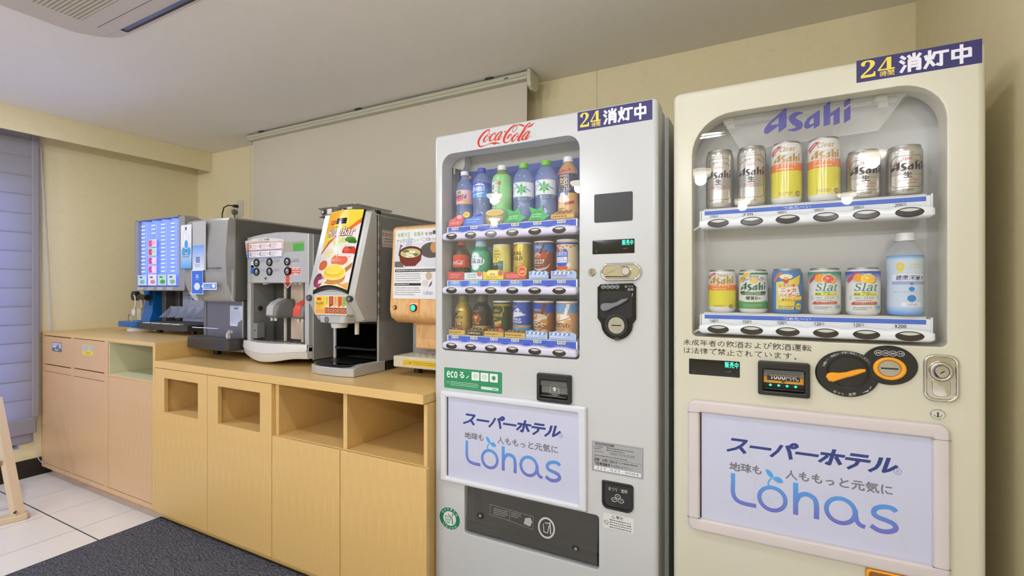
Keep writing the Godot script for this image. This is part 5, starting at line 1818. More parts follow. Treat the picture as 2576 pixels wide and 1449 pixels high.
	k.ink("d9e0ec").rect(a[0], a[1], a[2], a[3])
	k.ink("2f6fc0").rect(a[0], a[1], a[2], a[1] + 0.045)
	k.rect(a[0] + 0.004, a[3] - 0.03, a[2] - 0.004, a[3] - 0.02)
	put(k, "front_print", M.printed, t)
	for q in [[848, 512], [975, 505], [1150, 500], [848, 600], [975, 598], [1150, 595]]:
		var m: Vector2 = c.call(q[0], q[1])
		g = Geo.new()
		g.frame(Geo.ell(m.x, m.y, 0.0215, 0.0215, 28), Geo.ell(m.x, m.y, 0.013, 0.013, 28), Z, Z + 0.007, 0.002)
		var b := put(g, "button_ring", M.black_satin, t)
		g = Geo.new()
		g.disc(m.x, m.y, 0.013, 0.013, Z, Z + 0.004, 0.001)
		put(g, "button_cap", M.silver_light, b)
		k = ink_on(Z + 0.004)
		k.ink("4a4a55").ell(m.x - 0.001, m.y - 0.002, 0.006, 0.007)
		k.ink("c9cad4").ell(m.x, m.y + 0.003, 0.004, 0.003)
		put(k, "button_mark", M.printed, b)
	a = r.call(1115, 302, 1315, 398)
	g = Geo.new()
	g.plate(a[0], a[1], a[2], a[3], 0.002, Z, Z + 0.002, 0.0006)
	var dp := put(g, "display_frame", mat("display_beige", "a9a590", 0.4), t)
	a = r.call(1207, 318, 1310, 392)
	g = Geo.new()
	g.plate(a[0], a[1], a[2], a[3], 0.001, Z + 0.001, Z + 0.0026, 0.0005)
	put(g, "display_screen", M.lamp_lime, dp)
	# instruction card stuck over the head's left corner
	g = Geo.new()
	var cz := Z + 0.006
	var card := PackedVector2Array()
	for q in [[748, 470], [1098, 455], [1110, 282], [1010, 268], [920, 264], [820, 274], [730, 298]]:
		card.push_back(at_z(430 + q[0] * 0.25535, 530 + q[1] * 0.25535, cz))
	g.prism(card, Z, cz)
	var cd := put(g, "instruction_card", M.plastic_white, t, 0)
	k = ink_on(cz)
	var rr2 := func(xa: float, ya: float, xb: float, yb2: float) -> Array: return span(430 + xa * 0.25535, 530 + ya * 0.25535, 430 + xb * 0.25535, 530 + yb2 * 0.25535, cz)
	a = rr2.call(860, 272, 985, 292)
	k.ink("4a4038").fit("コーヒー", a[0], a[1], (a[0] + a[2]) / 2 - 0.004, a[3], 9.0)
	k.rows((a[0] + a[2]) / 2, a[1], a[2], a[3], 1, 0.7, 11)
	a = rr2.call(800, 296, 1040, 308)
	k.rows(a[0], a[1], a[2], a[3], 1, 0.5, 4)
	for q in [[310, 385, "d8604a"], [388, 460, "4a6ac0"]]:
		a = rr2.call(748, q[0], 1098, q[1])
		var hgt: float = a[3] - a[1]
		k.ink(q[2]).rect(a[0], a[1], a[2], a[3], 0.003)
		k.ink("f3ecec").rect(a[0] + 0.02, a[1] + 0.003, a[2] - 0.003, a[3] - 0.003, 0.002)
		for i in 3:
			k.ink("efe9ea").rect(a[0] + 0.022 + i * 0.08, a[1] + 0.006, a[0] + 0.09 + i * 0.08, a[3] - 0.006)
			k.ink("8a7a78").rows(a[0] + 0.045 + i * 0.08, a[1] + 0.016, a[0] + 0.088 + i * 0.08, a[3] - 0.008, 3, 0.4, i + 3)
			k.ink(q[2]).rows(a[0] + 0.03 + i * 0.08, a[1] + 0.006, a[0] + 0.09 + i * 0.08, a[1] + 0.014, 1, 0.4, i + 7)
			k.ink("4a4242").ell(a[0] + 0.034 + i * 0.08, (a[1] + a[3]) / 2 + 0.002, 0.007, 0.009)
			k.ink("e4dede").ell(a[0] + 0.034 + i * 0.08, (a[1] + a[3]) / 2 + 0.002, 0.004, 0.005)
			if i < 2:
				k.ink(q[2]).shape([a[0] + 0.093 + i * 0.08, (a[1] + a[3]) / 2 - 0.006, a[0] + 0.1 + i * 0.08, (a[1] + a[3]) / 2, a[0] + 0.093 + i * 0.08, (a[1] + a[3]) / 2 + 0.006])
		if q[0] == 310:
			k.ink("f8f0ee").fit("H", a[0] + 0.004, a[3] - hgt * 0.3, a[0] + 0.016, a[3] - hgt * 0.08, 9.0, "sans_bold")
			k.fit("O", a[0] + 0.004, a[3] - hgt * 0.62, a[0] + 0.016, a[3] - hgt * 0.38, 9.0, "sans_bold")
			k.fit("T", a[0] + 0.004, a[3] - hgt * 0.92, a[0] + 0.016, a[3] - hgt * 0.7, 9.0, "sans_bold")
		else:
			k.ink("e8ecf8").rows(a[0] + 0.005, a[1] + 0.005, a[0] + 0.015, a[3] - 0.005, 3, 0.6, 6)
	put(k, "card_print", M.printed, cd)
	for x in [-2.38, -2.14, -2.1]:
		g = Geo.new()
		g.cyl(Vector3(x, 1.279, Z - 0.03), Vector3(x, 1.287, Z - 0.03), 0.016, 16)
		put(g, "lamp_cover", M.silver_light, t)
	for q in [[x0 + 0.05, -1.75], [x1 - 0.05, -1.75], [x0 + 0.05, -2.14], [x1 - 0.05, -2.14]]:
		foot(t, q[0], q[1], y0, 0.932, 0.02)

func soup_machine() -> void:
	var y0 := 0.867
	var x0 := -1.90
	var x1 := -1.60
	var t := thing("soup_machine", "silver soup dispenser with a yellow picture panel of soup bowls", "soup dispenser", Vector3(-1.75, y0, -1.9))
	var g := Geo.new()
	# body: shell round a dark dispensing space
	g.box(x0, 1.10, -2.2, x1, 1.60, -1.713, 0.003)
	put(g, "body", M.silver_paint, t)
	g = Geo.new()
	g.box(x0, 0.905, -2.2, x0 + 0.016, 1.10, -1.713, 0.002)
	put(g, "left_wall", M.silver_light, t)
	g = Geo.new()
	g.box(x1 - 0.012, 0.912, -2.2, x1, 1.62, -1.711, 0.002)
	put(g, "side_panel", M.silver_paint, t)
	g = Geo.new()
	g.box(x0, 1.60, -2.2, x1, 1.622, -1.70, 0.002)
	put(g, "top_plate", M.silver_light, t)
	g = Geo.new()
	g.box(x1 - 0.014, 1.606, -1.726, x1 + 0.001, 1.623, -1.698, 0.001)
	put(g, "corner_cap", M.black_satin, t)
	g = Geo.new()
	g.box(x0 + 0.016, 0.905, -2.0, x1 - 0.012, 1.10, -1.99)
	g.box(x0 + 0.016, 0.905, -1.99, x0 + 0.02, 1.10, -1.72)
	g.box(x1 - 0.016, 0.905, -1.99, x1 - 0.012, 1.10, -1.72)
	g.box(x0 + 0.02, 1.09, -1.99, x1 - 0.016, 1.10, -1.72)
	put(g, "dispensing_space", M.black_satin, t, 0)
	for i in 9:
		g = Geo.new()
		g.box(x1 - 0.003, 1.135 + i * 0.055, -1.7135, x1 + 0.003, 1.165 + i * 0.055, -1.7065, 0.001)
		put(g, "hinge_piece", M.steel, t, 0)
	# door: leaning front, thickest above the outlet
	g = Geo.new()
	var prof := PackedVector2Array()
	for q in [[-1.711, 1.618], [-1.672, 1.618], [-1.655, 1.61], [-1.553, 1.235], [-1.552, 1.205], [-1.612, 1.112], [-1.625, 1.105], [-1.711, 1.105]]:
		prof.push_back(Vector2(q[0], q[1]))
	g.side(prof, x0, x1, 0.012)
	put(g, "door", M.silver_light, t, 40)
	# the leaning face as a frame of reference: s across, h up the slope
	var lo := Vector3(0, 1.235, -1.553)
	var hi := Vector3(0, 1.61, -1.655)
	var up := (hi - lo).normalized()
	var nrm := Vector3(0, -up.z, up.y)
	nrm = Vector3(1, 0, 0).cross(up)
	var H := (hi - lo).length()
	# picture panel, a bowed plate in front of the face
	var px0 := x0 + 0.052
	var px1 := x1 - 0.03
	g = Geo.new()
	var pf := Transform3D(Basis(Vector3(1, 0, 0), up, nrm), lo)
	var face := Geo.new()
	var N := 12
	var bow := func(f: float) -> float: return 0.006 + 0.016 * sin(PI * f)
	var bottom := func(f: float) -> float: return 0.002 + 0.022 * sin(PI * f)
	for i in N:
		var f0 := float(i) / N
		var f1 := float(i + 1) / N
		var xa := lerpf(px0, px1, f0)
		var xb := lerpf(px0, px1, f1)
		var p00 := pf * Vector3(xa, bottom.call(f0), bow.call(f0))
		var p10 := pf * Vector3(xb, bottom.call(f1), bow.call(f1))
		var p11 := pf * Vector3(xb, H + 0.012, bow.call(f1))
		var p01 := pf * Vector3(xa, H + 0.012, bow.call(f0))
		g.quad(p00, p10, p11, p01)
		g.quad(pf * Vector3(xa, bottom.call(f0) - 0.006, 0), pf * Vector3(xb, bottom.call(f1) - 0.006, 0), p10, p00)
		g.quad(p01, p11, pf * Vector3(xb, H + 0.012, 0), pf * Vector3(xa, H + 0.012, 0))
	for e in [0.0, 1.0]:
		var x := lerpf(px0, px1, e)
		var d := 0.004 if e > 0.5 else -0.004
		var q0 := [pf * Vector3(x, -0.004, 0), pf * Vector3(x + d, -0.004, 0), pf * Vector3(x + d, H + 0.012, 0), pf * Vector3(x, H + 0.012, 0)]
		g.quad(pf * Vector3(x, bottom.call(e), bow.call(e)), pf * Vector3(x + d, -0.004, 0), pf * Vector3(x + d, H + 0.012, 0), pf * Vector3(x, H + 0.012, bow.call(e)))
		g.quad(pf * Vector3(x + d, -0.004, 0), pf * Vector3(x, bottom.call(e), bow.call(e)), pf * Vector3(x, H + 0.012, bow.call(e)), pf * Vector3(x + d, H + 0.012, 0))
	var pn := put(g, "picture_panel", M.black_gloss, t, 40)
	# the print follows the bowed plate: laid out flat 0..1, then bent
	var k := Ink.new()
	k.h = self
	var W := px1 - px0
	k.ux = Vector3(1, 0, 0)
	k.uy = up
	k.nz = nrm
	k.o = lo + Vector3(px0, 0, 0)
	k.fine = 0.012
	# shapes in units: x 0..W, y 0..H
	var X := func(f: float) -> float: return f * W
	var Y := func(f: float) -> float: return f * (H + 0.01)
	k.ink("f2d94a")
	k.rect(0.002, 0.012, W - 0.002, H + 0.01)
	k.ink("f7b52a").shape([0.002, Y.call(0.72), 0.002, Y.call(0.98), X.call(0.5), Y.call(1.0), X.call(0.25), Y.call(0.78)])
	k.ink("f9e27a").shape([X.call(0.45), Y.call(0.8), X.call(0.5), Y.call(0.998), X.call(0.62), Y.call(0.998), X.call(0.7), Y.call(0.84)])
	# white sweep with an orange band
	k.ink("efe6e2").shape([0.002, 0.014, 0.002, Y.call(0.52), X.call(0.3), Y.call(0.68), X.call(0.7), Y.call(0.74), W - 0.002, Y.call(0.86), W - 0.002, 0.014])
	k.ink("e8742c").shape([0.002, Y.call(0.5), X.call(0.2), Y.call(0.63), X.call(0.6), Y.call(0.72), W - 0.002, Y.call(0.9), W - 0.002, Y.call(0.84), X.call(0.62), Y.call(0.68), X.call(0.24), Y.call(0.6), 0.002, Y.call(0.475)])
	k.ink("7c3a22").shape([0.002, Y.call(0.478), X.call(0.22), Y.call(0.602), X.call(0.4), Y.call(0.64), X.call(0.24), Y.call(0.592), 0.002, Y.call(0.462)])
	# bowls
	k.ink("f0e3cf").ell(X.call(0.55), Y.call(0.6), X.call(0.22), Y.call(0.075))
	k.ink("cfd88a").ell(X.call(0.55), Y.call(0.605), X.call(0.195), Y.call(0.058))
	k.ink("4f8a34").ell(X.call(0.82), Y.call(0.63), X.call(0.13), Y.call(0.035))
	k.ink("38702a").ell(X.call(0.88), Y.call(0.605), X.call(0.1), Y.call(0.03))
	k.ink("d23a2c").ell(X.call(0.84), Y.call(0.49), X.call(0.16), Y.call(0.075))
	k.ink("e05a46").ell(X.call(0.78), Y.call(0.51), X.call(0.07), Y.call(0.035))
	k.ink("3f5a2a").ell(X.call(0.85), Y.call(0.53), X.call(0.05), Y.call(0.012))
	k.ink("efe8e0").ell(X.call(0.28), Y.call(0.46), X.call(0.2), Y.call(0.08))
	k.ink("ecdcae").ell(X.call(0.28), Y.call(0.468), X.call(0.165), Y.call(0.058))
	k.ink("eadfd2").ell(X.call(0.64), Y.call(0.37), X.call(0.26), Y.call(0.095))
	k.ink("dd6a48").ell(X.call(0.64), Y.call(0.38), X.call(0.22), Y.call(0.07))
	k.ink("e58a68").ell(X.call(0.58), Y.call(0.385), X.call(0.07), Y.call(0.03))
	k.ink("efe4da").ell(X.call(0.17), Y.call(0.32), X.call(0.19), Y.call(0.085))
	k.ink("d4693a").ell(X.call(0.175), Y.call(0.325), X.call(0.155), Y.call(0.062))
	k.ink("7a3050").ell(X.call(0.1), Y.call(0.14), X.call(0.14), Y.call(0.09))
	k.ink("a8305a").ell(X.call(0.16), Y.call(0.1), X.call(0.12), Y.call(0.07))
	k.ink("b8793e").shape([X.call(0.66), Y.call(0.2), X.call(0.98), Y.call(0.36), X.call(0.98), Y.call(0.3), X.call(0.76), Y.call(0.16)])
	k.ink("c98a3c").ell(X.call(0.56), Y.call(0.17), X.call(0.32), Y.call(0.13))
	k.ink("eedf9a").ell(X.call(0.56), Y.call(0.22), X.call(0.315), Y.call(0.115))
	k.ink("f0cf3e").ell(X.call(0.56), Y.call(0.22), X.call(0.285), Y.call(0.092))
	k.ink("e2b93a").ell(X.call(0.55), Y.call(0.235), X.call(0.235), Y.call(0.075))
	k.ink("f5da52").ell(X.call(0.55), Y.call(0.25), X.call(0.225), Y.call(0.068))
	k.ink("e9a64a").shape([X.call(0.6), 0.026, X.call(0.98), 0.014, X.call(0.98), Y.call(0.12), X.call(0.85), Y.call(0.08)])
	for q in [[0.55, 0.545, 0.93, 0.585], [0.6, 0.425, 0.97, 0.46], [0.06, 0.385, 0.25, 0.44], [0.02, 0.225, 0.2, 0.26], [0.14, 0.08, 0.42, 0.13]]:
		k.ink("f1eeea").rect(X.call(q[0]), Y.call(q[1]), X.call(q[2]), Y.call(q[3]), 0.003)
		k.ink("b09a8a").rows(X.call(q[0]) + 0.004, Y.call(q[1]) + 0.002, X.call(q[2]) - 0.004, Y.call(q[3]) - 0.002, 2, 0.4, 3)
	# window and lettering
	k.ink("14110d").rect(X.call(0.33), Y.call(0.825), X.call(0.63), Y.call(0.895), 0.002)
	k.ink("27436e").fit("Soup Bar", X.call(0.4), Y.call(0.838), X.call(0.56), Y.call(0.862), 9.0)
	k.ink("c83a22").rect(X.call(0.13), Y.call(0.83), X.call(0.3), Y.call(0.875), 0.006)
	k.shape([X.call(0.19), Y.call(0.835), X.call(0.24), Y.call(0.835), X.call(0.21), Y.call(0.815)])
	k.ink("f2c84a").fit("MAGGI", X.call(0.15), Y.call(0.838), X.call(0.28), Y.call(0.866), 9.0, "sans_bold")
	k.ink("8a2f20").fit("スープバー", X.call(0.26), Y.call(0.775), X.call(0.46), Y.call(0.8), 14.0)
	for pass_ in 2:
		k.ink("7c2a1c" if pass_ == 0 else "f6f1ea")
		for d in ([[-0.002, 0.0], [0.002, 0.0], [0.0, 0.002], [0.0, -0.002], [0.0025, -0.0025]] if pass_ == 0 else [[0.0, 0.0]]):
			k.fit("SoupBar", X.call(0.11) + d[0], Y.call(0.67) + d[1], X.call(0.86) + d[0], Y.call(0.79) + d[1], 9.0, "serif_bold", 0.18)
	k.ink("8a3a2a").rows(X.call(0.46), Y.call(0.665), X.call(0.8), Y.call(0.68), 1, 0.5, 5)
	for i in k.p.size():
		var f := clampf((k.p[i].x - px0) / W, 0.0, 1.0)
		k.p[i] += nrm * (bow.call(f) as float)
		k.p[i] += up * (bottom.call(f) as float) * clampf(1.0 - ((k.p[i] - lo).dot(up)) / (H * 0.3), 0.0, 1.0)
		k.n[i] = (nrm + Vector3(-0.3 * cos(PI * f), 0, 0)).normalized()
	put(k, "picture_print", M.printed_gloss, pn)
	# selection plate below it
	var z2 := -1.548
	g = Geo.new()
	g.plate(x0 + 0.062, 1.137, x1 - 0.032, 1.228, 0.008, -1.60, z2, 0.003)
	var sel := put(g, "selection_plate", M.white_gloss, t)
	k = ink_on(z2)
	var sx0 := x0 + 0.068
	var sx1 := x1 - 0.038
	k.ink("f0c63a").rect(sx0, 1.143, sx1, 1.223, 0.004)
	k.ink("f0a04a").rect(sx0 + 0.002, 1.145, sx0 + 0.06, 1.165)
	k.ink("c8502c").rect(sx0 + 0.012, 1.204, sx0 + 0.04, 1.217, 0.005)
	k.ink("8a3a22").fit("SoupBar", sx0 + 0.003, 1.183, sx0 + 0.055, 1.2, 9.0, "serif_bold", 0.15)
	k.ink("a86a2a").rows(sx0 + 0.006, 1.168, sx0 + 0.05, 1.18, 2, 0.4, 4)
	var cols := ["e9cf5a", "a8342c", "e8b878", "d8623c", "9fb860"]
	for i in 5:
		var xa := sx0 + 0.064 + i * 0.0275
		k.ink(cols[i]).rect(xa, 1.15, xa + 0.024, 1.222)
		k.ink("f4ead8").shape([xa, 1.172, xa + 0.024, 1.182, xa + 0.024, 1.172])
		k.ink("a03a2c").rect(xa, 1.146, xa + 0.024, 1.172)
		k.ink("f0dcd4").ring(xa + 0.012, 1.158, 0.0068, 0.0068, 0.0018, 16)
		k.ink("6a2a20" if i != 1 else "f0dcd0").rows(xa + 0.008, 1.187, xa + 0.016, 1.219, 4, 0.5, i)
	put(k, "selection_print", M.printed, sel)
	for q in [[x0 + 0.028, 1.214], [x1 - 0.018, 1.212]]:
		g = Geo.new()
		g.frame(Geo.ell(q[0], q[1], 0.0135, 0.0145, 24), Geo.ell(q[0], q[1], 0.008, 0.009, 24), -1.57, -1.541, 0.002)
		var lk := put(g, "lock_ring", M.grey_dark, t)
		g = Geo.new()
		g.disc(q[0], q[1], 0.008, 0.009, -1.56, -1.543, 0.001)
		put(g, "lock_core", M.steel, lk)
	# outlet block and nozzles
	g = Geo.new()
	g.t = UP
	g.loft([Geo.at(Geo.rr(x0 + 0.1, 1.575, x1 - 0.065, 1.66, 0.03, 5), 1.098), Geo.at(Geo.rr(x0 + 0.085, 1.548, x1 - 0.05, 1.66, 0.03, 5), 1.104), Geo.at(Geo.rr(x0 + 0.075, 1.545, x1 - 0.045, 1.66, 0.03, 5), 1.136)], true, true)
	put(g, "outlet_block", M.silver_light, t, 40)
	g = Geo.new()
	g.frame(Geo.ell(x0 + 0.145, 1.117, 0.012, 0.0135, 24), Geo.ell(x0 + 0.145, 1.117, 0.0095, 0.011, 24), -1.56, -1.5435, 0.001)
	var ob := put(g, "outlet_button", M.grey_dark, t)
	g = Geo.new()
	g.disc(x0 + 0.145, 1.117, 0.0095, 0.011, -1.56, -1.5445, 0.001)
	put(g, "button_cap", M.steel, ob)
	g = Geo.new()
	g.cyl(Vector3(x0 + 0.155, 1.077, -1.61), Vector3(x0 + 0.155, 1.1, -1.61), 0.034, 24, 0.04)
	put(g, "soup_nozzle", M.plastic_white, t)
	g = Geo.new()
	g.cyl(Vector3(x1 - 0.075, 1.045, -1.65), Vector3(x1 - 0.075, 1.11, -1.65), 0.0105, 16)
	put(g, "water_nozzle", M.plastic_ivory, t)
	# shelf, base and drip tray
	g = Geo.new()
	g.slab(PackedVector2Array([Vector2(x0 + 0.02, -1.98), Vector2(x0 + 0.02, -1.71), Vector2(x0 + 0.05, -1.68), Vector2(x1 - 0.035, -1.68), Vector2(x1 - 0.014, -1.70), Vector2(x1 - 0.014, -1.98)]), 0.966, 0.978, 0.003)
	put(g, "cup_shelf", M.black_gloss, t)
	g = Geo.new()
	var base := PackedVector2Array()
	for q in [[x0 + 0.004, -1.72], [x0 - 0.001, -1.62], [x0 + 0.012, -1.575], [x0 + 0.045, -1.548], [x0 + 0.1, -1.535], [x0 + 0.17, -1.532], [x0 + 0.25, -1.537], [x1 + 0.004, -1.551], [x1 + 0.004, -1.72]]:
		base.push_back(Vector2(q[0], q[1]))
	g.slab(base, y0 + 0.001, 0.905, 0.003)
	put(g, "base", M.silver_light, t, 30)
	g = Geo.new()
	g.side(PackedVector2Array([Vector2(-1.551, y0 + 0.002), Vector2(-1.553, 0.905), Vector2(-1.60, 0.915), Vector2(-1.75, 0.915), Vector2(-1.75, y0 + 0.002)]), x1 - 0.03, x1 + 0.0055, 0.002)
	put(g, "base_cheek", M.silver_light, t)
	g = Geo.new()
	var tr := PackedVector2Array()
	for q in [[x0 + 0.012, -1.76], [x0 + 0.01, -1.625], [x0 + 0.022, -1.585], [x0 + 0.055, -1.56], [x0 + 0.1, -1.548], [x0 + 0.17, -1.545], [x0 + 0.235, -1.552], [x1 - 0.032, -1.59], [x1 - 0.03, -1.76]]:
		tr.push_back(Vector2(q[0], q[1]))
	g.slab(tr, 0.9, 0.917, 0.003)
	put(g, "drip_tray", M.black_gloss, t, 30)
	g = Geo.new()
	g.box(x0 + 0.04, 0.917, -1.74, x1 - 0.05, 0.9185, -1.60, 0.0005)
	put(g, "drip_grid", M.black_satin, t)
	# stickers
	k = ink_on(-1.989)
	var a := span(905, 818, 943, 838, -1.989)
	k.ink("d6d4ce").rect(a[0], a[1], a[2], a[3])
	k.ink("4a4844").fit("注意", (a[0] + a[2]) / 2 - 0.012, a[3] - 0.019, (a[0] + a[2]) / 2 + 0.022, a[3] - 0.005, 9.0)
	k.path([(a[0] + a[2]) / 2 - 0.03, a[3] - 0.017, (a[0] + a[2]) / 2 - 0.023, a[3] - 0.006, (a[0] + a[2]) / 2 - 0.016, a[3] - 0.017, (a[0] + a[2]) / 2 - 0.03, a[3] - 0.017], 0.0015)
	k.rect(a[0] + 0.004, a[3] - 0.024, a[2] - 0.004, a[3] - 0.0232)
	k.rows(a[0] + 0.025, a[1] + 0.004, a[2] - 0.008, a[3] - 0.027, 2, 0.5, 12)
	put(k, "caution_sticker", M.printed, t)
	k = Ink.new()
	k.h = self
	k.o = Vector3(x1, 0, 0)
	k.ux = Vector3(0, 0, -1)
	k.nz = Vector3(1, 0, 0)
	k.ink("cfc6b8").shape([1.735, 1.535, 1.815, 1.535, 1.83, 1.52, 1.83, 1.455, 1.735, 1.455])
	k.ink("c0392b").fit("0120-535-64", 1.739, 1.505, 1.826, 1.524, 9.0, "sans_bold")
	k.ink("6a625c").rows(1.739, 1.528, 1.815, 1.534, 1, 0.5, 2)
	k.rows(1.75, 1.475, 1.82, 1.5, 2, 0.5, 3)
	k.ink("c2584a").rows(1.739, 1.459, 1.826, 1.472, 2, 0.5, 4)
	put(k, "service_sticker", M.printed, t)
	for q in [[x0 + 0.04, -1.80], [x1 - 0.03, -1.80], [x0 + 0.04, -2.14], [x1 - 0.03, -2.14]]:
		g = Geo.new()
		g.box(q[0] - 0.028, y0, q[1] - 0.03, q[0] + 0.028, 0.912, q[1] + 0.03, 0.003)
		put(g, "foot", M.black_satin, t)
	g = Geo.new()
	g.box(x0 + 0.01, 0.905, -2.14, x1 - 0.01, 0.915, -1.75, 0.001)
	put(g, "base_plate", M.silver_dark, t)
	# bracket and two smoked powder bins beside and on the top plate
	g = Geo.new()
	g.box(-2.03, 1.6222, -2.02, -1.70, 1.626, -1.74, 0.001)
	g.box(-1.955, 1.56, -1.765, -1.925, 1.6222, -1.75, 0.001)
	g.box(-1.955, 1.56, -1.765, x0 + 0.002, 1.568, -1.75, 0.001)
	put(g, "bin_bracket", M.grey_dark, t)
	var bins := [[-2.035, -1.905], [-1.9, -1.77]]
	for i in 2:
		var b := thing("powder_bin", ["smoked clear powder bin on the bracket at the soup dispenser's outer edge", "smoked clear powder bin on the soup dispenser's top plate"][i], "bin", Vector3((bins[i][0] + bins[i][1]) / 2, 1.626, -1.85))
		g = Geo.new()
		g.t = UP
		var z0 := 1.738 + i * 0.004
		var xa: float = bins[i][0]
		var xb: float = bins[i][1]
		var y2 := 1.626
		var hh := 0.042 + 0.006 * i
		g.loft([Geo.at(Geo.rr(xa + 0.01, z0 + 0.01, xb - 0.01, z0 + 0.26, 0.012, 4), y2 + 0.0004), Geo.at(Geo.rr(xa + 0.003, z0 + 0.002, xb - 0.003, z0 + 0.26, 0.014, 4), y2 + hh * 0.85), Geo.at(Geo.rr(xa - 0.001, z0 - 0.006, xb + 0.001, z0 + 0.265, 0.016, 4), y2 + hh * 0.9), Geo.at(Geo.rr(xa - 0.001, z0 - 0.006, xb + 0.001, z0 + 0.265, 0.016, 4), y2 + hh), Geo.at(Geo.rr(xa + 0.02, z0 + 0.03, xb - 0.02, z0 + 0.24, 0.016, 4), y2 + hh + 0.005)], true, true)
		put(g, "bin_body", M.smoked_light, b, 30)
		g = Geo.new()
		g.disc((xa + xb) / 2 - 0.022, y2 + 0.02, 0.013, 0.013, -z0, -z0 + 0.008, 0.002, 16)
		var tp := put(g, "tap", M.dark_brown, b)
		g = Geo.new()
		g.disc((xa + xb) / 2 - 0.022, y2 + 0.02, 0.007, 0.007, -z0 + 0.006, -z0 + 0.01, 0.001, 14)
		put(g, "tap_core", M.plastic_ivory, tp)
		g = Geo.new()
		g.box((xa + xb) / 2 + 0.004, y2 + 0.008, -z0, (xa + xb) / 2 + 0.036, y2 + 0.034, -z0 + 0.003)
		put(g, "name_tag", M.plastic_white, b, 0)

func miso_machine() -> void:
	var y0 := 0.867
	var Z := -1.665
	var x0 := -1.492
	var x1 := -1.12
	var t := thing("miso_soup_machine", "wood-look miso soup dispenser with a white poster and green lamp", "soup dispenser", Vector3(-1.3, y0, -1.9))
	var g := Geo.new()
	# head, narrowing to a neck
	var prof := PackedVector2Array()
	for q in [[-1.80, 1.53], [-1.69, 1.535], [-1.675, 1.525], [-1.655, 1.21], [-1.652, 1.16], [-1.66, 1.13], [-1.70, 1.105], [-1.80, 1.105]]:
		prof.push_back(Vector2(q[0], q[1]))
	g.side(prof, x0, x1, 0.016)
	put(g, "head", M.wood_beech, t, 50)
	g = Geo.new()
	prof = PackedVector2Array()
	for q in [[x0 + 0.008, 1.15], [x0 + 0.02, 1.125], [x0 + 0.07, 1.098], [x0 + 0.085, 1.085], [x0 + 0.085, 0.985], [x1 - 0.05, 0.985], [x1 - 0.05, 1.085], [x1 - 0.03, 1.098], [x1 - 0.008, 1.15]]:
		prof.push_back(Vector2(q[0], q[1]))
	g.prism(prof, -1.86, -1.74, 0.006)
	put(g, "neck", M.wood_beech, t, 40)
	g = Geo.new()
	g.box(x0 + 0.02, 0.93, -2.21, x1, 1.50, -1.80, 0.004)
	put(g, "rear_housing", M.silver_paint, t)
	# poster board leaning on the face
	var slope := Vector3(0, 0.315, -0.02).normalized()
	var nrm := Vector3(1, 0, 0).cross(slope)
	g = Geo.new()
	var pf := Transform3D(Basis(Vector3(1, 0, 0), slope, nrm), Vector3(0, 1.212, -1.6565))
	g.t = pf
	g.plate(x0 + 0.03, 0.0, x1 - 0.01, 0.306, 0.002, 0.0, 0.005, 0.001)
	g.t = Transform3D.IDENTITY
	var pb := put(g, "poster", M.plastic_white, t)
	var k := Ink.new()
	k.h = self
	k.o = pf * Vector3(0, 0, 0.005)
	k.uy = slope
	k.nz = nrm
	var a := x0 + 0.034
	var b := x1 - 0.014
	k.ink("e9e7e6").rect(a, 0.004, b, 0.303)
	k.ink("7fae5a").fit("有機大豆・有機米", a + 0.008, 0.272, a + 0.155, 0.294, 9.0)
	k.ink("5a5652").fit("を使用", a + 0.16, 0.274, a + 0.22, 0.289, 9.0)
	k.ink("5a5652").fit("からだにやさしい「こだわりのお味", a + 0.006, 0.248, a + 0.26, 0.265, 9.0)
	# photograph of a bowl
	k.ink("d8d8dc").rect(a, 0.14, b, 0.245)
	k.ink("b9c0d4").shape([a + 0.05, 0.2, a + 0.07, 0.268, a + 0.085, 0.268, a + 0.1, 0.2])
	k.ink("5d6274").shape([a + 0.018, 0.19, a + 0.028, 0.24, a + 0.042, 0.235, a + 0.03, 0.225, a + 0.03, 0.19])
	k.ink("5a5250").ell(a + 0.2, 0.21, 0.06, 0.034)
	k.ink("c7935a").ell(a + 0.215, 0.222, 0.022, 0.024)
	k.ink("6e6460").rect(a, 0.14, a + 0.05, 0.165)
	k.ink("7a3226").shape([a + 0.022, 0.196, a + 0.03, 0.165, a + 0.06, 0.143, a + 0.115, 0.143, a + 0.145, 0.168, a + 0.15, 0.2])
	k.ink("5f2a20").ell(a + 0.086, 0.203, 0.064, 0.028)
	k.ink("c9b87c").ell(a + 0.086, 0.2, 0.056, 0.021)
	k.ink("5f7a44").ell(a + 0.06, 0.21, 0.018, 0.006)
	k.ell(a + 0.115, 0.193, 0.016, 0.006)
	k.ink("efeada")
	for q in [[0.07, 0.199], [0.09, 0.206], [0.085, 0.192], [0.105, 0.205], [0.1, 0.188], [0.072, 0.187]]:
		k.rect(a + q[0] - 0.007, q[1] - 0.004, a + q[0] + 0.007, q[1] + 0.004)
	k.ink("d9b9a2").rows(a + 0.006, 0.133, a + 0.07, 0.142, 1, 0.6, 3)
	k.ink("3a3634").rect(a + 0.004, 0.118, b, 0.13)
	k.ink("d8d4d0").rows(a + 0.008, 0.119, b - 0.01, 0.129, 1, 0.6, 8)
	k.ink("9a9490").rows(a + 0.006, 0.075, a + 0.15, 0.114, 4, 0.4, 10)
	k.ink("3a3634").rect(a + 0.004, 0.058, a + 0.15, 0.069)
	k.ink("d8d4d0").rows(a + 0.008, 0.059, a + 0.1, 0.068, 1, 0.6, 8)
	k.ink("9a9490").rows(a + 0.006, 0.014, a + 0.15, 0.053, 4, 0.4, 20)
	k.ink("c9b694").ell(a + 0.19, 0.1, 0.016, 0.017)
	k.ink("d8cfc8").ell(a + 0.172, 0.07, 0.015, 0.014)
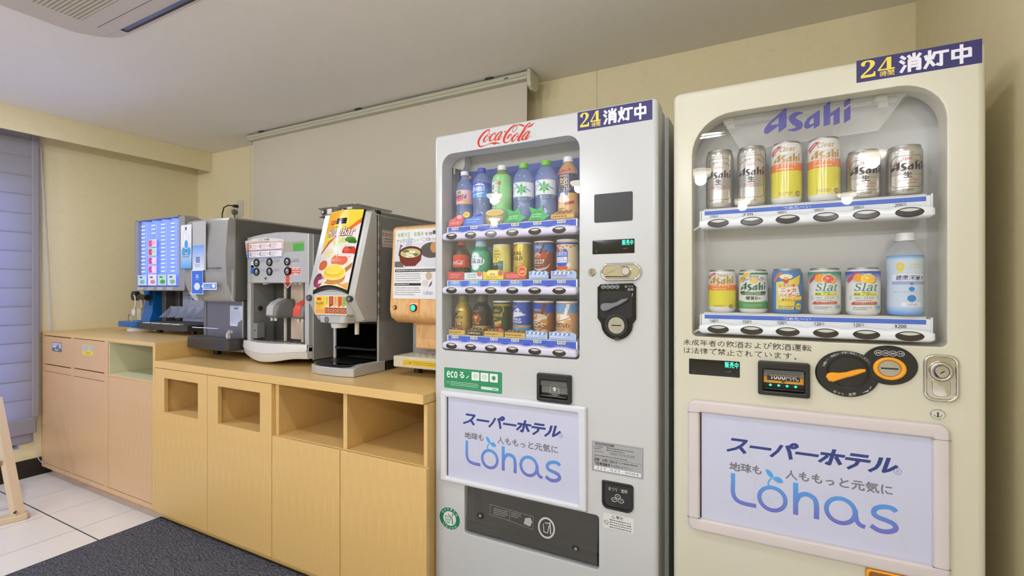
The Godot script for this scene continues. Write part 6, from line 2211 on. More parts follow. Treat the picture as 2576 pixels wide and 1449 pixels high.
	k.ink("6a5a50").shape([a + 0.19, 0.05, a + 0.2, 0.07, a + 0.21, 0.078, a + 0.205, 0.06])
	k.ink("7d9fc0").fit("Lohas", a + 0.165, 0.018, a + 0.215, 0.038, 9.0)
	put(k, "poster_print", M.printed_gloss, pb)
	# lamp buttons
	var m := at_z(994, 773, -1.652)
	g = Geo.new()
	g.frame(Geo.ell(m.x, m.y, 0.0095, 0.0095, 20), Geo.ell(m.x, m.y, 0.0065, 0.0065, 20), -1.662, -1.646, 0.001)
	var bt := put(g, "yellow_button", M.dark_brown, t)
	g = Geo.new()
	g.disc(m.x, m.y, 0.0066, 0.0066, -1.66, -1.643, 0.002, 18)
	put(g, "button_cap", mat("yellow_plastic", "d9a818", 0.3), bt)
	m = at_z(1041, 774, -1.65)
	k = ink_on(-1.6515)
	k.ink("ef9a4a").rect(m.x - 0.028, m.y - 0.02, m.x + 0.028, m.y + 0.038, 0.002)
	k.ink("f4e4d0").rect(m.x - 0.02, m.y + 0.014, m.x + 0.02, m.y + 0.021, 0.003)
	k.ink("f6b47c").rows(m.x - 0.022, m.y + 0.025, m.x + 0.024, m.y + 0.033, 1, 0.6, 5)
	put(k, "orange_label", M.printed, t)
	g = Geo.new()
	g.frame(Geo.ell(m.x, m.y, 0.0165, 0.0165, 26), Geo.ell(m.x, m.y, 0.0125, 0.0125, 26), -1.66, -1.642, 0.002)
	bt = put(g, "green_button", M.black_satin, t)
	g = Geo.new()
	g.disc(m.x, m.y, 0.0125, 0.0125, -1.66, -1.640, 0.003, 24)
	put(g, "button_lamp", M.lamp_green, bt)
	g = Geo.new()
	g.disc(-1.418, 1.0, 0.004, 0.004, -1.745, -1.738, 0.001, 12)
	put(g, "screw", M.steel, t)
	# tray
	g = Geo.new()
	g.box(x0 + 0.014, 0.908, -1.86, x1, 0.957, -1.672, 0.004)
	var tb := put(g, "tray", mat("tray_ivory", "d3ccb4", 0.4), t)
	for i in 9:
		for j in 5:
			g = Geo.new()
			g.box(x0 + 0.055 + i * 0.036 + (j % 2) * 0.012, 0.957, -1.70 - j * 0.022, x0 + 0.079 + i * 0.036 + (j % 2) * 0.012, 0.9582, -1.69 - j * 0.022, 0.0004)
			put(g, "grid_rib", M.plastic_ivory, tb, 0)
	k = ink_on(-1.672)
	var s := span(1013, 905, 1088, 921, -1.672)
	k.ink("e8c53a").rect(s[0], 0.918, x1 - 0.02, 0.945, 0.002)
	k.ink("a8862a").rect(s[0] + 0.004, 0.922, x1 - 0.024, 0.941)
	k.ink("e8c53a").rect(s[0] + 0.005, 0.923, x1 - 0.025, 0.94)
	k.ink("6a5420").fit("注意", s[0] + 0.025, 0.926, s[0] + 0.05, 0.937, 9.0)
	k.path([s[0] + 0.01, 0.927, s[0] + 0.015, 0.936, s[0] + 0.02, 0.927, s[0] + 0.01, 0.927], 0.0012)
	k.rows(s[0] + 0.056, 0.925, x1 - 0.03, 0.939, 2, 0.5, 4)
	put(k, "caution_label", M.printed, tb)
	for q in [[-1.43, -1.79], [-1.2, -1.79], [-1.43, -2.14], [-1.2, -2.14]]:
		foot(t, q[0], q[1], y0, 0.93, 0.02)

func wordmark(k: Ink, x: float, y: float, w: float) -> void:
	var keep := k.xf
	k.xf = keep * Transform2D(Vector2(w, 0), Vector2(0, w), Vector2(x, y))
	for q in MARK_POLYS:
		k.shape(q)
	k.brush(MARK_S, 1.45)
	k.xf = keep

func script_mark(k: Ink, x: float, y: float, w: float) -> void:
	var keep := k.xf
	k.xf = keep * Transform2D(Vector2(w, 0), Vector2(0, w), Vector2(x, y))
	for q in SCRIPT_LINES:
		k.brush(q)
	for q in SCRIPT_POLYS:
		k.shape(q)
	k.xf = keep

func rr4(x0: float, y0: float, x1: float, y1: float, r: Array, k := 8) -> PackedVector2Array:
	var o := PackedVector2Array()
	for i in 4:
		var q: float = r[i]
		var c := Vector2(x1 - q if i in [0, 3] else x0 + q, y1 - q if i < 2 else y0 + q)
		for j in k + 1:
			var a := PI / 2.0 * (i + float(j) / k)
			o.push_back(c + Vector2(cos(a), sin(a)) * q)
	return o

func grown(o: PackedVector2Array, d: float) -> PackedVector2Array:
	return Geo.inset(o, -d)

const VZ := -1.48

# steel door with rounded outer edges and openings
func vending_door(t: Node3D, m: Material, x0: float, y0: float, x1: float, y1: float, holes: Array, bands: Array, e: float, rc: float) -> void:
	var g := Geo.new()
	var back := -1.545
	var rows := [Geo.at(Geo.rr(x0, y0, x1, y1, rc, 8), back)]
	for i in 5:
		var a := PI / 2.0 * i / 4.0
		var d := e * (1.0 - cos(a))
		rows.append(Geo.at(Geo.rr(x0 + d, y0 + d, x1 - d, y1 - d, maxf(rc - d, 0.0002), 8), VZ - e + e * sin(a)))
	g.loft(rows, false, false)
	# the flat front: bands round each opening
	bands[0] = y0 + e
	bands[-1] = y1 - e
	var soft := []
	for h in holes:
		soft.append(grown(h, 0.004))
	g.holed(x0 + e, y0 + e, x1 - e, y1 - e, VZ, soft, bands)
	for i in holes.size():
		g.loft([Geo.at(soft[i], VZ), Geo.at(grown(holes[i], 0.0012), VZ - 0.0012), Geo.at(holes[i], VZ - 0.004), Geo.at(holes[i], back)], false, false)
	# rear face of the door
	put(g, "door", m, t, 40)

func display_case(t: Node3D, m: Material, x0: float, y0: float, x1: float, y1: float, zb: float) -> Node3D:
	var g := Geo.new()
	g.box(x0, y0, zb - 0.01, x1, y1, zb)
	var c := put(g, "display_case", m, t, 0)
	for q in [[x0 - 0.008, y0, x0, y1], [x1, y0, x1 + 0.008, y1], [x0, y0 - 0.008, x1, y0], [x0, y1, x1, y1 + 0.008]]:
		g = Geo.new()
		g.box(q[0], q[1], zb, q[2], q[3], -1.546)
		put(g, "case_wall", m, c, 0)
	return c

# a rail of selection buttons with its price strip
func button_shelf(t: Node3D, m: Material, x0: float, x1: float, yc: float, xs: Array, rx: float, ry: float, lift: float) -> Node3D:
	var g := Geo.new()
	g.box(x0 + 0.012, yc + 0.008, -1.585, x1 - 0.012, yc + lift, -1.502, 0.001)
	var s := put(g, "shelf", M.case_white, t, 0)
	g = Geo.new()
	var rows := []
	for q in [[-1.512, 0.0], [-1.486, 0.0], [-1.479, 0.0015], [-1.475, 0.004], [-1.4725, 0.0085]]:
		var o := PackedVector2Array()
		var n := 60
		for i in n + 1:
			var f := float(i) / n
			var x: float = lerpf(x1 - q[1], x0 + q[1], f)
			var w := 0.0
			for bx in xs:
				w = maxf(w, cos(clampf((x - bx) / 0.042, -1.0, 1.0) * PI / 2.0))
			var e := minf(x - x0, x1 - x)
			var cap := 0.010 * (1.0 - sqrt(maxf(0.0, 1.0 - pow(1.0 - clampf(e / 0.012, 0.0, 1.0), 2.0))))
			o.push_back(Vector2(x, yc + 0.0135 + 0.0045 * w - q[1] - cap))
		for i in n + 1:
			var f := float(i) / n
			var x: float = lerpf(x0 + q[1], x1 - q[1], f)
			var e := minf(x - x0, x1 - x)
			var cap := 0.010 * (1.0 - sqrt(maxf(0.0, 1.0 - pow(1.0 - clampf(e / 0.012, 0.0, 1.0), 2.0))))
			o.push_back(Vector2(x, yc - 0.0145 + q[1] + cap))
		rows.append(Geo.at(o, q[0]))
	g.loft(rows, false, false)
	# front and rear of the rail
	for pass_ in 2:
		var o: PackedVector3Array = rows[-1 if pass_ == 0 else 0]
		var n := 61
		for i in n - 1:
			var a := o[i]
			var b := o[i + 1]
			var c := o[2 * n - 2 - i]
			var d := o[2 * n - 1 - i]
			if pass_ == 0:
				g.quad(b, c, d, a)
			else:
				g.quad(a, d, c, b)
	var rail := put(g, "button_rail", m, s, 50)
	for bx in xs:
		g = Geo.new()
		g.frame(Geo.ell(bx, yc, rx, ry, 28), Geo.ell(bx, yc, rx - 0.002, ry - 0.002, 28), -1.478, -1.4715, 0.0006)
		var b := put(g, "button", M.black_satin, s)
		var k := ink_on(-1.4724)
		k.lay = 0.0
		k.ink("3b3733").ell(bx, yc, rx - 0.001, ry - 0.001, 28)
		var top := []
		for i in 13:
			var a := PI * (0.2 + 0.6 * i / 12.0)
			top.append(bx + cos(a) * (rx - 0.003))
			top.append(yc + sin(a) * (ry - 0.0022))
		for i in 9:
			var f := 1.0 - i / 8.0
			top.append(lerpf(bx + cos(PI * 0.2) * (rx - 0.003), bx - cos(PI * 0.2) * (rx - 0.003), 1.0 - f))
			top.append(yc + sin(PI * 0.2) * (ry - 0.0022) - 0.0035 * sin(PI * f))
		# reversed lower edge so that the outline stays simple
		var fixed := []
		for i in 13:
			fixed.append(top[i * 2])
			fixed.append(top[i * 2 + 1])
		for i in 9:
			var f := i / 8.0
			fixed.append(lerpf(bx - cos(PI * 0.2) * (rx - 0.003), bx + cos(PI * 0.2) * (rx - 0.003), f))
			fixed.append(yc + sin(PI * 0.2) * (ry - 0.0022) - 0.004 * sin(PI * f))
		k.ink("c9c8c0").shape(fixed)
		put(k, "button_lens", M.printed_gloss, s)
	return s

func sticker_24(t: Node3D, x0: float, y0: float, x1: float, y1: float) -> void:
	var k := ink_on(VZ)
	var w := x1 - x0
	var h := y1 - y0
	k.ink("2d2a66").rect(x0, y0, x1, y1)
	k.ink("ecd44c").fit("24", x0 + w * 0.03, y0 + h * 0.1, x0 + w * 0.325, y0 + h * 1.0, 9.0, "serif_bold")
	k.ink("2d2a66").fit("時間", x0 + w * 0.2, y0 + h * 0.08, x0 + w * 0.325, y0 + h * 0.36, 26.0)
	k.ink("ecd44c").fit("時間", x0 + w * 0.2, y0 + h * 0.08, x0 + w * 0.325, y0 + h * 0.36, 9.0)
	k.ink("eceaf2").fit("消灯中", x0 + w * 0.365, y0 + h * 0.12, x0 + w * 0.945, y0 + h * 0.9, 15.0)
	put(k, "lights_out_sticker", M.printed, t)

func bill_slot(t: Node3D, x0: float, y0: float, x1: float, y1: float, amber: bool) -> void:
	var g := Geo.new()
	var h := y1 - y0
	g.frame(Geo.rr(x0, y0, x1, y1, 0.006, 4), Geo.rr(x0 + 0.012, y0 + 0.012, x1 - 0.012, y1 - 0.02, 0.004, 4), VZ, VZ + 0.014, 0.003)
	var b := put(g, "bill_slot", M.black_satin, t)
	g = Geo.new()
	g.box(x0 + 0.011, y0 + 0.011, VZ - 0.03, x1 - 0.011, y1 - 0.019, VZ + 0.002)
	put(g, "slot_back", M.black_matt, b, 0)
	g = Geo.new()
	g.t = Transform3D(Basis(Vector3(1, 0, 0), -0.25), Vector3(0, y1 - 0.024, VZ + 0.008))
	g.box(x0 + 0.013, -0.016, -0.003, x1 - 0.013, 0.002, 0.003, 0.001)
	put(g, "slot_hood", M.smoked_light, b)
	g = Geo.new()
	g.cyl(Vector3(x0 + 0.014, y0 + 0.018, VZ + 0.01), Vector3(x1 - 0.014, y0 + 0.018, VZ + 0.01), 0.004, 12)
	put(g, "slot_lip", M.black_gloss, b)
	var k := ink_on(VZ + 0.0022)
	if amber:
		k.ink("d99a26").rect(x0 + 0.014, y0 + h * 0.36, x1 - 0.014, y0 + h * 0.66)
		k.ink("2a251c").rect(x0 + 0.022, y0 + h * 0.43, x1 - 0.022, y0 + h * 0.65)
		k.ink("efe9dc").fit("1000円札", x0 + 0.028, y0 + h * 0.455, x1 - 0.026, y0 + h * 0.62, 9.0, "sans_bold")
		k.ink("3a2c18").shape([(x0 + x1) / 2 - 0.007, y0 + h * 0.42, (x0 + x1) / 2 + 0.007, y0 + h * 0.42, (x0 + x1) / 2, y0 + h * 0.37])
	else:
		k.ink("6b6f68").rect(x0 + 0.014, y0 + h * 0.3, x1 - 0.014, y0 + h * 0.7)
		k.ink("d4d8d2").shape([(x0 + x1) / 2 - 0.004, y0 + h * 0.38, (x0 + x1) / 2 + 0.004, y0 + h * 0.38, (x0 + x1) / 2 + 0.004, y0 + h * 0.46, (x0 + x1) / 2 + 0.009, y0 + h * 0.46, (x0 + x1) / 2, y0 + h * 0.54, (x0 + x1) / 2 - 0.009, y0 + h * 0.46, (x0 + x1) / 2 - 0.004, y0 + h * 0.46])
		k.path([(x0 + x1) / 2 - 0.016, y0 + h * 0.35, (x0 + x1) / 2 - 0.014, y0 + h * 0.57, (x0 + x1) / 2 + 0.014, y0 + h * 0.57, (x0 + x1) / 2 + 0.016, y0 + h * 0.35], 0.001)
		k.ink("a8aca6").path([(x0 + x1) / 2 - 0.016, y0 + h * 0.22, (x0 + x1) / 2 - 0.016, y0 + h * 0.32, (x0 + x1) / 2 + 0.016, y0 + h * 0.32, (x0 + x1) / 2 + 0.016, y0 + h * 0.22], 0.001)
		k.fit("1000", (x0 + x1) / 2 - 0.012, y0 + h * 0.2, (x0 + x1) / 2 + 0.012, y0 + h * 0.29, 9.0, "sans_bold")
	put(k, "slot_print", M.printed, b)
	if amber:
		for i in 4:
			g = Geo.new()
			var x := lerpf(x0 + 0.03, x1 - 0.032, i / 3.0)
			g.disc(x, y0 + h * 0.29, 0.0035, 0.003, VZ, VZ + 0.004, 0.001, 12)
			put(g, "lamp", M.lamp_green, b)

func status_display(t: Node3D, x0: float, y0: float, x1: float, y1: float) -> void:
	var g := Geo.new()
	g.plate(x0, y0, x1, y1, 0.002, VZ - 0.002, VZ + 0.0015, 0.0008)
	var d := put(g, "status_display", M.black_gloss, t)
	var k := ink_on(VZ + 0.0015)
	k.ink("ffffff").fit("販売中", x1 - 0.038, y0 + (y1 - y0) * 0.56, x1 - 0.002, y1 - 0.002, 9.0)
	put(k, "lit_words", M.lamp_text_green, d)
	k = ink_on(VZ + 0.0015)
	k.ink("3d4a48").ring(x0 + 0.013, y0 + 0.009, 0.004, 0.004, 0.001, 16)
	k.path([x0 + 0.011, y0 + 0.007, x0 + 0.015, y0 + 0.011], 0.001)
	k.ink("4d5a58").rows(x1 - 0.035, y0 + 0.012, x1 - 0.02, y0 + 0.018, 1, 0.5, 3)
	put(k, "small_marks", M.printed, d)

# the advertising panel: frame, sheet and its print
func ad_panel(t: Node3D, x0: float, y0: float, x1: float, y1: float, ix0: float, iy0: float, ix1: float, iy1: float, m: Material, r: float, pieces: bool) -> void:
	var g := Geo.new()
	g.frame(Geo.rr(x0, y0, x1, y1, r, 6), Geo.rr(ix0, iy0, ix1, iy1, 0.001, 6), VZ, VZ + 0.014, 0.007)
	var f := put(g, "ad_frame", m, t, 50)
	if pieces:
		for q in [[x0 - 0.0004, iy1, ix0 + 0.0004], [ix1 - 0.0004, iy1, x1 + 0.0004], [x0 - 0.0004, iy0, ix0 + 0.0004], [ix1 - 0.0004, iy0, x1 + 0.0004]]:
			g = Geo.new()
			g.box(q[0], q[1] - 0.0006, VZ + 0.004, q[2], q[1] + 0.0006, VZ + 0.0144)
			put(g, "frame_joint", M.grey_plastic, f, 0)
	g = Geo.new()
	g.box(ix0 - 0.004, iy0 - 0.004, VZ, ix1 + 0.004, iy1 + 0.004, VZ + 0.003)
	var s := put(g, "ad_sheet", M.frame_white, t, 0)
	var k := ink_on(VZ + 0.003)
	k.ink("c9cbe0").rect(ix0, iy0, ix1, iy1)
	k.ink("14140f").rect(ix0, iy0, ix0 + 0.004, iy1)
	k.ink("c2c4da")
	for q in [[0.02, 0.27, 0.1, 0.2, 0.22, 0.02], [0.3, 0.29, 0.42, 0.15, 0.47, 0.02], [0.05, 0.05, 0.3, 0.12, 0.5, 0.1], [0.1, 0.29, 0.14, 0.15, 0.13, 0.02]]:
		k.brush([ix0 + q[0], iy0 + q[1], 0.001, ix0 + q[2], iy0 + q[3], 0.002, ix0 + q[4], iy0 + q[5], 0.001])
	k.ink("23357c").fit("スーパーホテル", ix0 + 0.0675, iy0 + 0.2005, ix0 + 0.445, iy0 + 0.2435, 17.0, "sans", 0.28)
	k.ink("6a76a8").ring(ix0 + 0.4507, iy0 + 0.2106, 0.0075, 0.0075, 0.0012, 18)
	k.fit("R", ix0 + 0.4475, iy0 + 0.206, ix0 + 0.454, iy0 + 0.215, 9.0)
	k.ink("74727a").fit("地球も", ix0 + 0.0757, iy0 + 0.1485, ix0 + 0.1595, iy0 + 0.174, 13.0)
	k.fit("人ももっと元気に", ix0 + 0.2124, iy0 + 0.1495, ix0 + 0.4435, iy0 + 0.1755, 13.0)
	k.fade("6a6cc0", iy0 + 0.058, "4aa3e6", iy0 + 0.15)
	var kk := k.xf
	k.xf = kk * Transform2D(0.0, Vector2(ix0, iy0))
	k.brush([0.0858, 0.1416, 0.011, 0.0858, 0.115, 0.011, 0.0858, 0.0887, 0.011, 0.093, 0.0711, 0.011, 0.11, 0.0635, 0.011, 0.1434, 0.0622, 0.011])
	k.ring(0.182, 0.0895, 0.031, 0.0305, 0.0105, 36)
	k.brush([0.1765, 0.118, 0.004, 0.1722, 0.1312, 0.004, 0.1799, 0.1444, 0.004])
	k.shape([0.1655, 0.1675, 0.174, 0.1665, 0.1805, 0.161, 0.185, 0.1535, 0.1849, 0.1453, 0.1758, 0.1474, 0.1695, 0.154])
	k.shape([0.182, 0.1448, 0.19, 0.151, 0.1985, 0.151, 0.205, 0.146, 0.2086, 0.1379, 0.199, 0.1345, 0.1905, 0.137])
	k.brush([0.2363, 0.1432, 0.0118, 0.2363, 0.1, 0.0118, 0.2363, 0.0588, 0.0118])
	k.brush([0.2363, 0.0908, 0.0118, 0.2441, 0.1095, 0.0118, 0.2597, 0.1178, 0.0118, 0.277, 0.1109, 0.0118, 0.2828, 0.0938, 0.0118, 0.2828, 0.0577, 0.0118])
	k.ring(0.3351, 0.0905, 0.0305, 0.031, 0.0105, 36)
	k.brush([0.3658, 0.0998, 0.0105, 0.3676, 0.0763, 0.0105, 0.3745, 0.0645, 0.0105, 0.3861, 0.0603, 0.0105])
	k.brush([0.448, 0.112, 0.0112, 0.4396, 0.119, 0.0112, 0.4226, 0.1192, 0.0112, 0.4074, 0.1117, 0.0112, 0.4032, 0.0998, 0.0112, 0.4101, 0.0916, 0.0112, 0.4304, 0.0861, 0.0112, 0.4437, 0.0801, 0.0112, 0.4463, 0.0688, 0.0112, 0.4331, 0.06, 0.0112, 0.4143, 0.0587, 0.0112, 0.3976, 0.0674, 0.0112])
	k.xf = kk
	put(k, "ad_print", M.printed_gloss, s)

func left_vending() -> void:
	var x0 := -1.107
	var x1 := -0.283
	var t := thing("white_vending_machine", "white drinks vending machine with three rows of bottles and cans beside the counter", "vending machine", Vector3(-0.695, 0, -1.83))
	var g := Geo.new()
	g.box(x0 + 0.006, 0.06, -2.18, x1 + 0.008, 1.815, -1.612, 0.004)
	put(g, "cabinet_body", M.enamel_side, t)
	g = Geo.new()
	g.box(x0 + 0.012, 0.06, -1.612, x1 + 0.002, 1.81, -1.604, 0.001)
	g.box(x0 + 0.004, 0.08, -1.604, x0 + 0.02, 1.81, -1.545, 0.001)
	g.box(x1 - 0.03, 0.08, -1.604, x1 - 0.002, 1.815, -1.545, 0.001)
	g.box(x0 + 0.02, 1.79, -1.604, x1 - 0.03, 1.815, -1.545, 0.001)
	put(g, "door_liner", M.enamel_side, t)
	for q in [[x0 + 0.06, -1.6], [x1 - 0.06, -1.6], [x0 + 0.06, -2.12], [x1 - 0.06, -2.12]]:
		foot(t, q[0], q[1], 0.0, 0.062, 0.025)
	var win := rr4(-1.0707, 1.029, -0.531, 1.757, [0.045, 0.045, 0.012, 0.012])
	var flap := rr4(-0.9705, 0.367, -0.466, 0.539, [0.01, 0.004, 0.012, 0.012])
	vending_door(t, M.enamel_white, x0, 0.1, x1, 1.833, [flap, win], [0.0, 0.75, 0.0], 0.014, 0.016)
	g = Geo.new()
	g.box(x0 + 0.02, 0.02, -1.6, x1 - 0.02, 0.098, -1.52, 0.004)
	put(g, "kick_plate", M.grey_dark, t)
	var case := display_case(t, M.case_grey, -1.082, 1.015, -0.522, 1.772, -1.602)
	# lamp bracket at the case's upper corner
	g = Geo.new()
	g.prism(PackedVector2Array([Vector2(-1.079, 1.765), Vector2(-1.079, 1.728), Vector2(-1.03, 1.712), Vector2(-1.02, 1.73), Vector2(-1.02, 1.768)]), -1.6, -1.556, 0.002)
	put(g, "lamp_bracket", M.case_white, case)
	g = Geo.new()
	g.box(-1.068, 1.70, -1.555, -1.062, 1.762, -1.551)
	put(g, "lamp_clip", M.plastic_ivory, case, 0)
	# blue sheets behind the goods
	var k := ink_on(-1.602)
	k.ink("2c4aa6").rect(-1.078, 1.485, -0.523, 1.715)
	k.ink("3f62c0").shape([-0.9, 1.485, -0.78, 1.715, -0.7, 1.715, -0.8, 1.485])
	k.ink("35549f").shape([-0.62, 1.485, -0.55, 1.715, -0.523, 1.715, -0.523, 1.485])
	k.ink("d0b79a").rect(-1.06, 1.688, -1.02, 1.699)
	k.ink("9dc6da").rect(-1.078, 1.29, -0.523, 1.42)
	k.ink("6fa8d8").shape([-1.04, 1.29, -0.98, 1.42, -0.86, 1.42, -0.92, 1.29])
	k.ink("4a7aa8").rect(-0.72, 1.39, -0.523, 1.412)
	k.ink("8fb0c4").rect(-1.078, 1.085, -0.523, 1.2)
	k.ink("2f6fa0").rect(-0.73, 1.2, -0.523, 1.222)
	put(k, "backing_sheet", M.printed, case)
	var xs := [-1.0227, -0.9397, -0.8556, -0.7701, -0.685, -0.5972]
	var prices := [["140", "160", "160", "120", "120", "150"], ["130", "130", "130", "130", "130", "130"], ["150", "140", "130", "130", "130", "130"]]
	var yc := [1.4505, 1.251, 1.047]
	for r in 3:
		var s := button_shelf(t, M.bar_lilac, -1.069, -0.5365, yc[r], xs, 0.0237, 0.0112, 0.04)
		k = ink_on(-1.4985)
		var y: float = yc[r]
		k.ink("dfe3ea").rect(-1.06, y + 0.01, -0.543, y + 0.0375)
		k.ink("2f55c4").rect(-1.055, y + 0.01, -0.548, y + 0.0355)
		k.ink("4fa0e0")
		if r == 1:
			for i in 4:
				k.rect(-1.05 + i * 0.085, y + 0.012, -1.0 + i * 0.085, y + 0.0345)
		for i in 6:
			var x: float = xs[i] - 0.002
			k.ink("dfe0e2").rect(x - 0.015, y + 0.0255, x + 0.015, y + 0.0365)
			k.ink("34343a").fit("¥" + prices[r][i], x - 0.0125, y + 0.0265, x + 0.0125, y + 0.0355, 9.0, "sans_bold")
			k.ink("9db8ee").fit("つめた〜い", x - 0.03, y + 0.0145, x + 0.03, y + 0.0245, 9.0, "sans", 0.15)
		put(k, "price_strip", M.printed, s)
	g = Geo.new()
	g.box(-1.071, 1.029, -1.4895, -0.531, 1.757, -1.4865)
	put(g, "glass_pane", M.pane, t, 0)
	# lettering and stickers
	k = ink_on(VZ)
	k.ink("cf3a26")
	script_mark(k, -0.9102, 1.7654, 0.2203)
	k.ink("c9a8a8").ring(-0.702, 1.774, 0.003, 0.003, 0.0006, 12)
	put(k, "wordmark", M.printed_gloss, t)
	sticker_24(t, -0.536, 1.766, -0.2995, 1.826)
	g = Geo.new()
	g.plate(-0.4796, 1.467, -0.3584, 1.556, 0.005, VZ - 0.002, VZ + 0.003, 0.001)
	put(g, "card_reader", M.black_satin, t)
	status_display(t, -0.4858, 1.367, -0.3528, 1.411)
	# chrome door handle
	g = Geo.new()
	g.frame(Geo.rr(-0.4595, 1.282, -0.3302, 1.3374, 0.027, 8), Geo.rr(-0.452, 1.289, -0.338, 1.3305, 0.021, 8), VZ, VZ + 0.008, 0.003)
	var hd := put(g, "door_handle", M.chrome, t, 50)
	g = Geo.new()
	g.fan(Geo.at(Geo.rr(-0.452, 1.289, -0.338, 1.3305, 0.021, 8), VZ + 0.0015))
	put(g, "handle_well", M.chrome, hd)
	g = Geo.new()
	g.prism(PackedVector2Array([Vector2(-0.445, 1.302), Vector2(-0.442, 1.294), Vector2(-0.37, 1.293), Vector2(-0.362, 1.308), Vector2(-0.37, 1.326), Vector2(-0.39, 1.328), Vector2(-0.408, 1.318)]), VZ + 0.001, VZ + 0.011, 0.003)
	put(g, "handle_grip", M.chrome, hd)
	g = Geo.new()
	g.disc(-0.377, 1.3115, 0.0135, 0.0135, VZ, VZ + 0.015, 0.002)
	put(g, "handle_lock", M.steel, hd)
	g = Geo.new()
	g.disc(-0.4875, 1.3105, 0.0125, 0.0125, VZ, VZ + 0.006, 0.002)
	var kl := put(g, "key_lock", M.chrome, t)
	k = ink_on(VZ + 0.006)
	k.ink("3a3836").ring(-0.4875, 1.3105, 0.006, 0.006, 0.0012, 16)
	k.rect(-0.4885, 1.306, -0.4865, 1.315)
	put(k, "key_hole", M.printed, kl)
	# coin panel
	g = Geo.new()
	var o := PackedVector2Array()
	for q in [[-0.4674, 1.165], [-0.4674, 1.262], [-0.457, 1.2715], [-0.357, 1.2745], [-0.3471, 1.264], [-0.3471, 1.165], [-0.352, 1.158], [-0.3575, 1.15]]:
		o.push_back(Vector2(q[0], q[1]))
	for i in 11:
		var a := -PI * 0.02 - PI * 0.96 * i / 10.0
		o.push_back(Vector2(-0.4065 + cos(a) * 0.049, 1.147 + sin(a) * 0.047))
	o.push_back(Vector2(-0.4565, 1.15))
	g.prism(o, VZ, VZ + 0.009, 0.002)
	var cp := put(g, "coin_panel", M.black_gloss, t, 30)
	g = Geo.new()
	g.plate(-0.4605, 1.165, -0.358, 1.251, 0.014, VZ + 0.008, VZ + 0.0098, 0.0008)
	put(g, "lever_bed", M.black_matt, cp)
	g = Geo.new()
	o = PackedVector2Array()
	for q in [[-0.4545, 1.197], [-0.4535, 1.207], [-0.447, 1.2125], [-0.436, 1.2135], [-0.42, 1.213], [-0.404, 1.2165], [-0.388, 1.226], [-0.367, 1.2295], [-0.371, 1.222], [-0.392, 1.209], [-0.412, 1.2], [-0.434, 1.189], [-0.446, 1.1875]]:
		o.push_back(Vector2(q[0], q[1]))
	g.prism(o, VZ + 0.009, VZ + 0.021, 0.0025)
	put(g, "return_lever", M.lever_grey, cp, 30)
	g = Geo.new()
	g.frame(Geo.ell(-0.4065, 1.1445, 0.037, 0.035, 30), Geo.ell(-0.4065, 1.1445, 0.0265, 0.0265, 30), VZ + 0.008, VZ + 0.0125, 0.002)
	put(g, "coin_ring", M.black_satin, cp)
	g = Geo.new()
	g.disc(-0.4065, 1.1445, 0.0265, 0.0265, VZ + 0.007, VZ + 0.011, 0.001)
	put(g, "coin_plate", M.steel, cp)
	g = Geo.new()
	g.box(-0.4215, 1.1428, VZ + 0.01, -0.3915, 1.1462, VZ + 0.0114)
	put(g, "coin_slot", M.black_matt, cp, 0)
	g = Geo.new()
	g.box(-0.411, 1.097, VZ + 0.006, -0.397, 1.108, VZ + 0.012, 0.001)
	put(g, "drain_tab", M.smoked_light, cp)
	k = ink_on(VZ + 0.009)
	k.ink("b9bcc0")
	for i in 4:
		k.ring(-0.448 + i * 0.0145, 1.2635, 0.0065, 0.0055, 0.0011, 18)
		k.fit(["500", "100", "50", "10"][i], -0.4525 + i * 0.0145, 1.2612, -0.4435 + i * 0.0145, 1.266, 9.0, "sans_bold")
	k.fit("おつり", -0.381, 1.2605, -0.3535, 1.2685, 9.0)
	k.fit("・返却", -0.381, 1.2515, -0.3535, 1.2595, 9.0)
	k.path([-0.356, 1.244, -0.358, 1.235, -0.362, 1.228], 0.0014)
	put(k, "coin_print", M.printed, cp)
	bill_slot(t, -0.6759, 0.8845, -0.5547, 0.9765, false)
	# green eco sticker
	k = ink_on(VZ)
	k.ink("1f8a58").rect(-1.0605, 0.889, -0.814, 0.965, 0.005)
	k.ink("58ad86").path([-1.055, 0.958, -0.8195, 0.958, -0.8195, 0.8955, -1.055, 0.8955, -1.055, 0.958], 0.0012)
	k.ink("e9efe9").fit("eco", -1.05, 0.926, -1.0, 0.962, 9.0, "sans_bold")
	k.fit("る", -0.996, 0.93, -0.967, 0.955, 12.0)
	k.path([-0.962, 0.932, -0.952, 0.941], 0.003)
	for i in 3:
		var x := -0.94 + i * 0.038
		k.ink("e9efe9").rect(x, 0.927, x + 0.033, 0.957, 0.003)
		k.ink("4a9a78").ring(x + 0.0165, 0.942, 0.009, 0.008, 0.0012, 18)
		if i == 2:
			k.ell(x + 0.0165, 0.942, 0.007, 0.007)
		k.rows(x + 0.01, 0.938, x + 0.024, 0.946, 2, 0.5, i + 1)
	k.ink("cfe2d6").ring(-1.044, 0.91, 0.006, 0.004, 0.001, 16)
	k.rows(-1.033, 0.9, -0.905, 0.917, 3, 0.42, 6)
	k.rect(-0.9, 0.8985, -0.828, 0.9085, 0.004)
	k.ink("1f8a58").rows(-0.855, 0.9, -0.832, 0.907, 1, 0.6, 3)
	put(k, "eco_sticker", M.printed_gloss, t)
	ad_panel(t, -1.071, 0.545, -0.503, 0.881, -1.044, 0.5655, -0.531, 0.8568, M.frame_white, 0.006, false)
	# delivery flap
	g = Geo.new()
	g.box(-0.975, 0.362, -1.6045, -0.461, 0.545, -1.60)
	g.box(-0.975, 0.362, -1.60, -0.9712, 0.545, -1.546)
	g.box(-0.4655, 0.362, -1.60, -0.461, 0.545, -1.546)
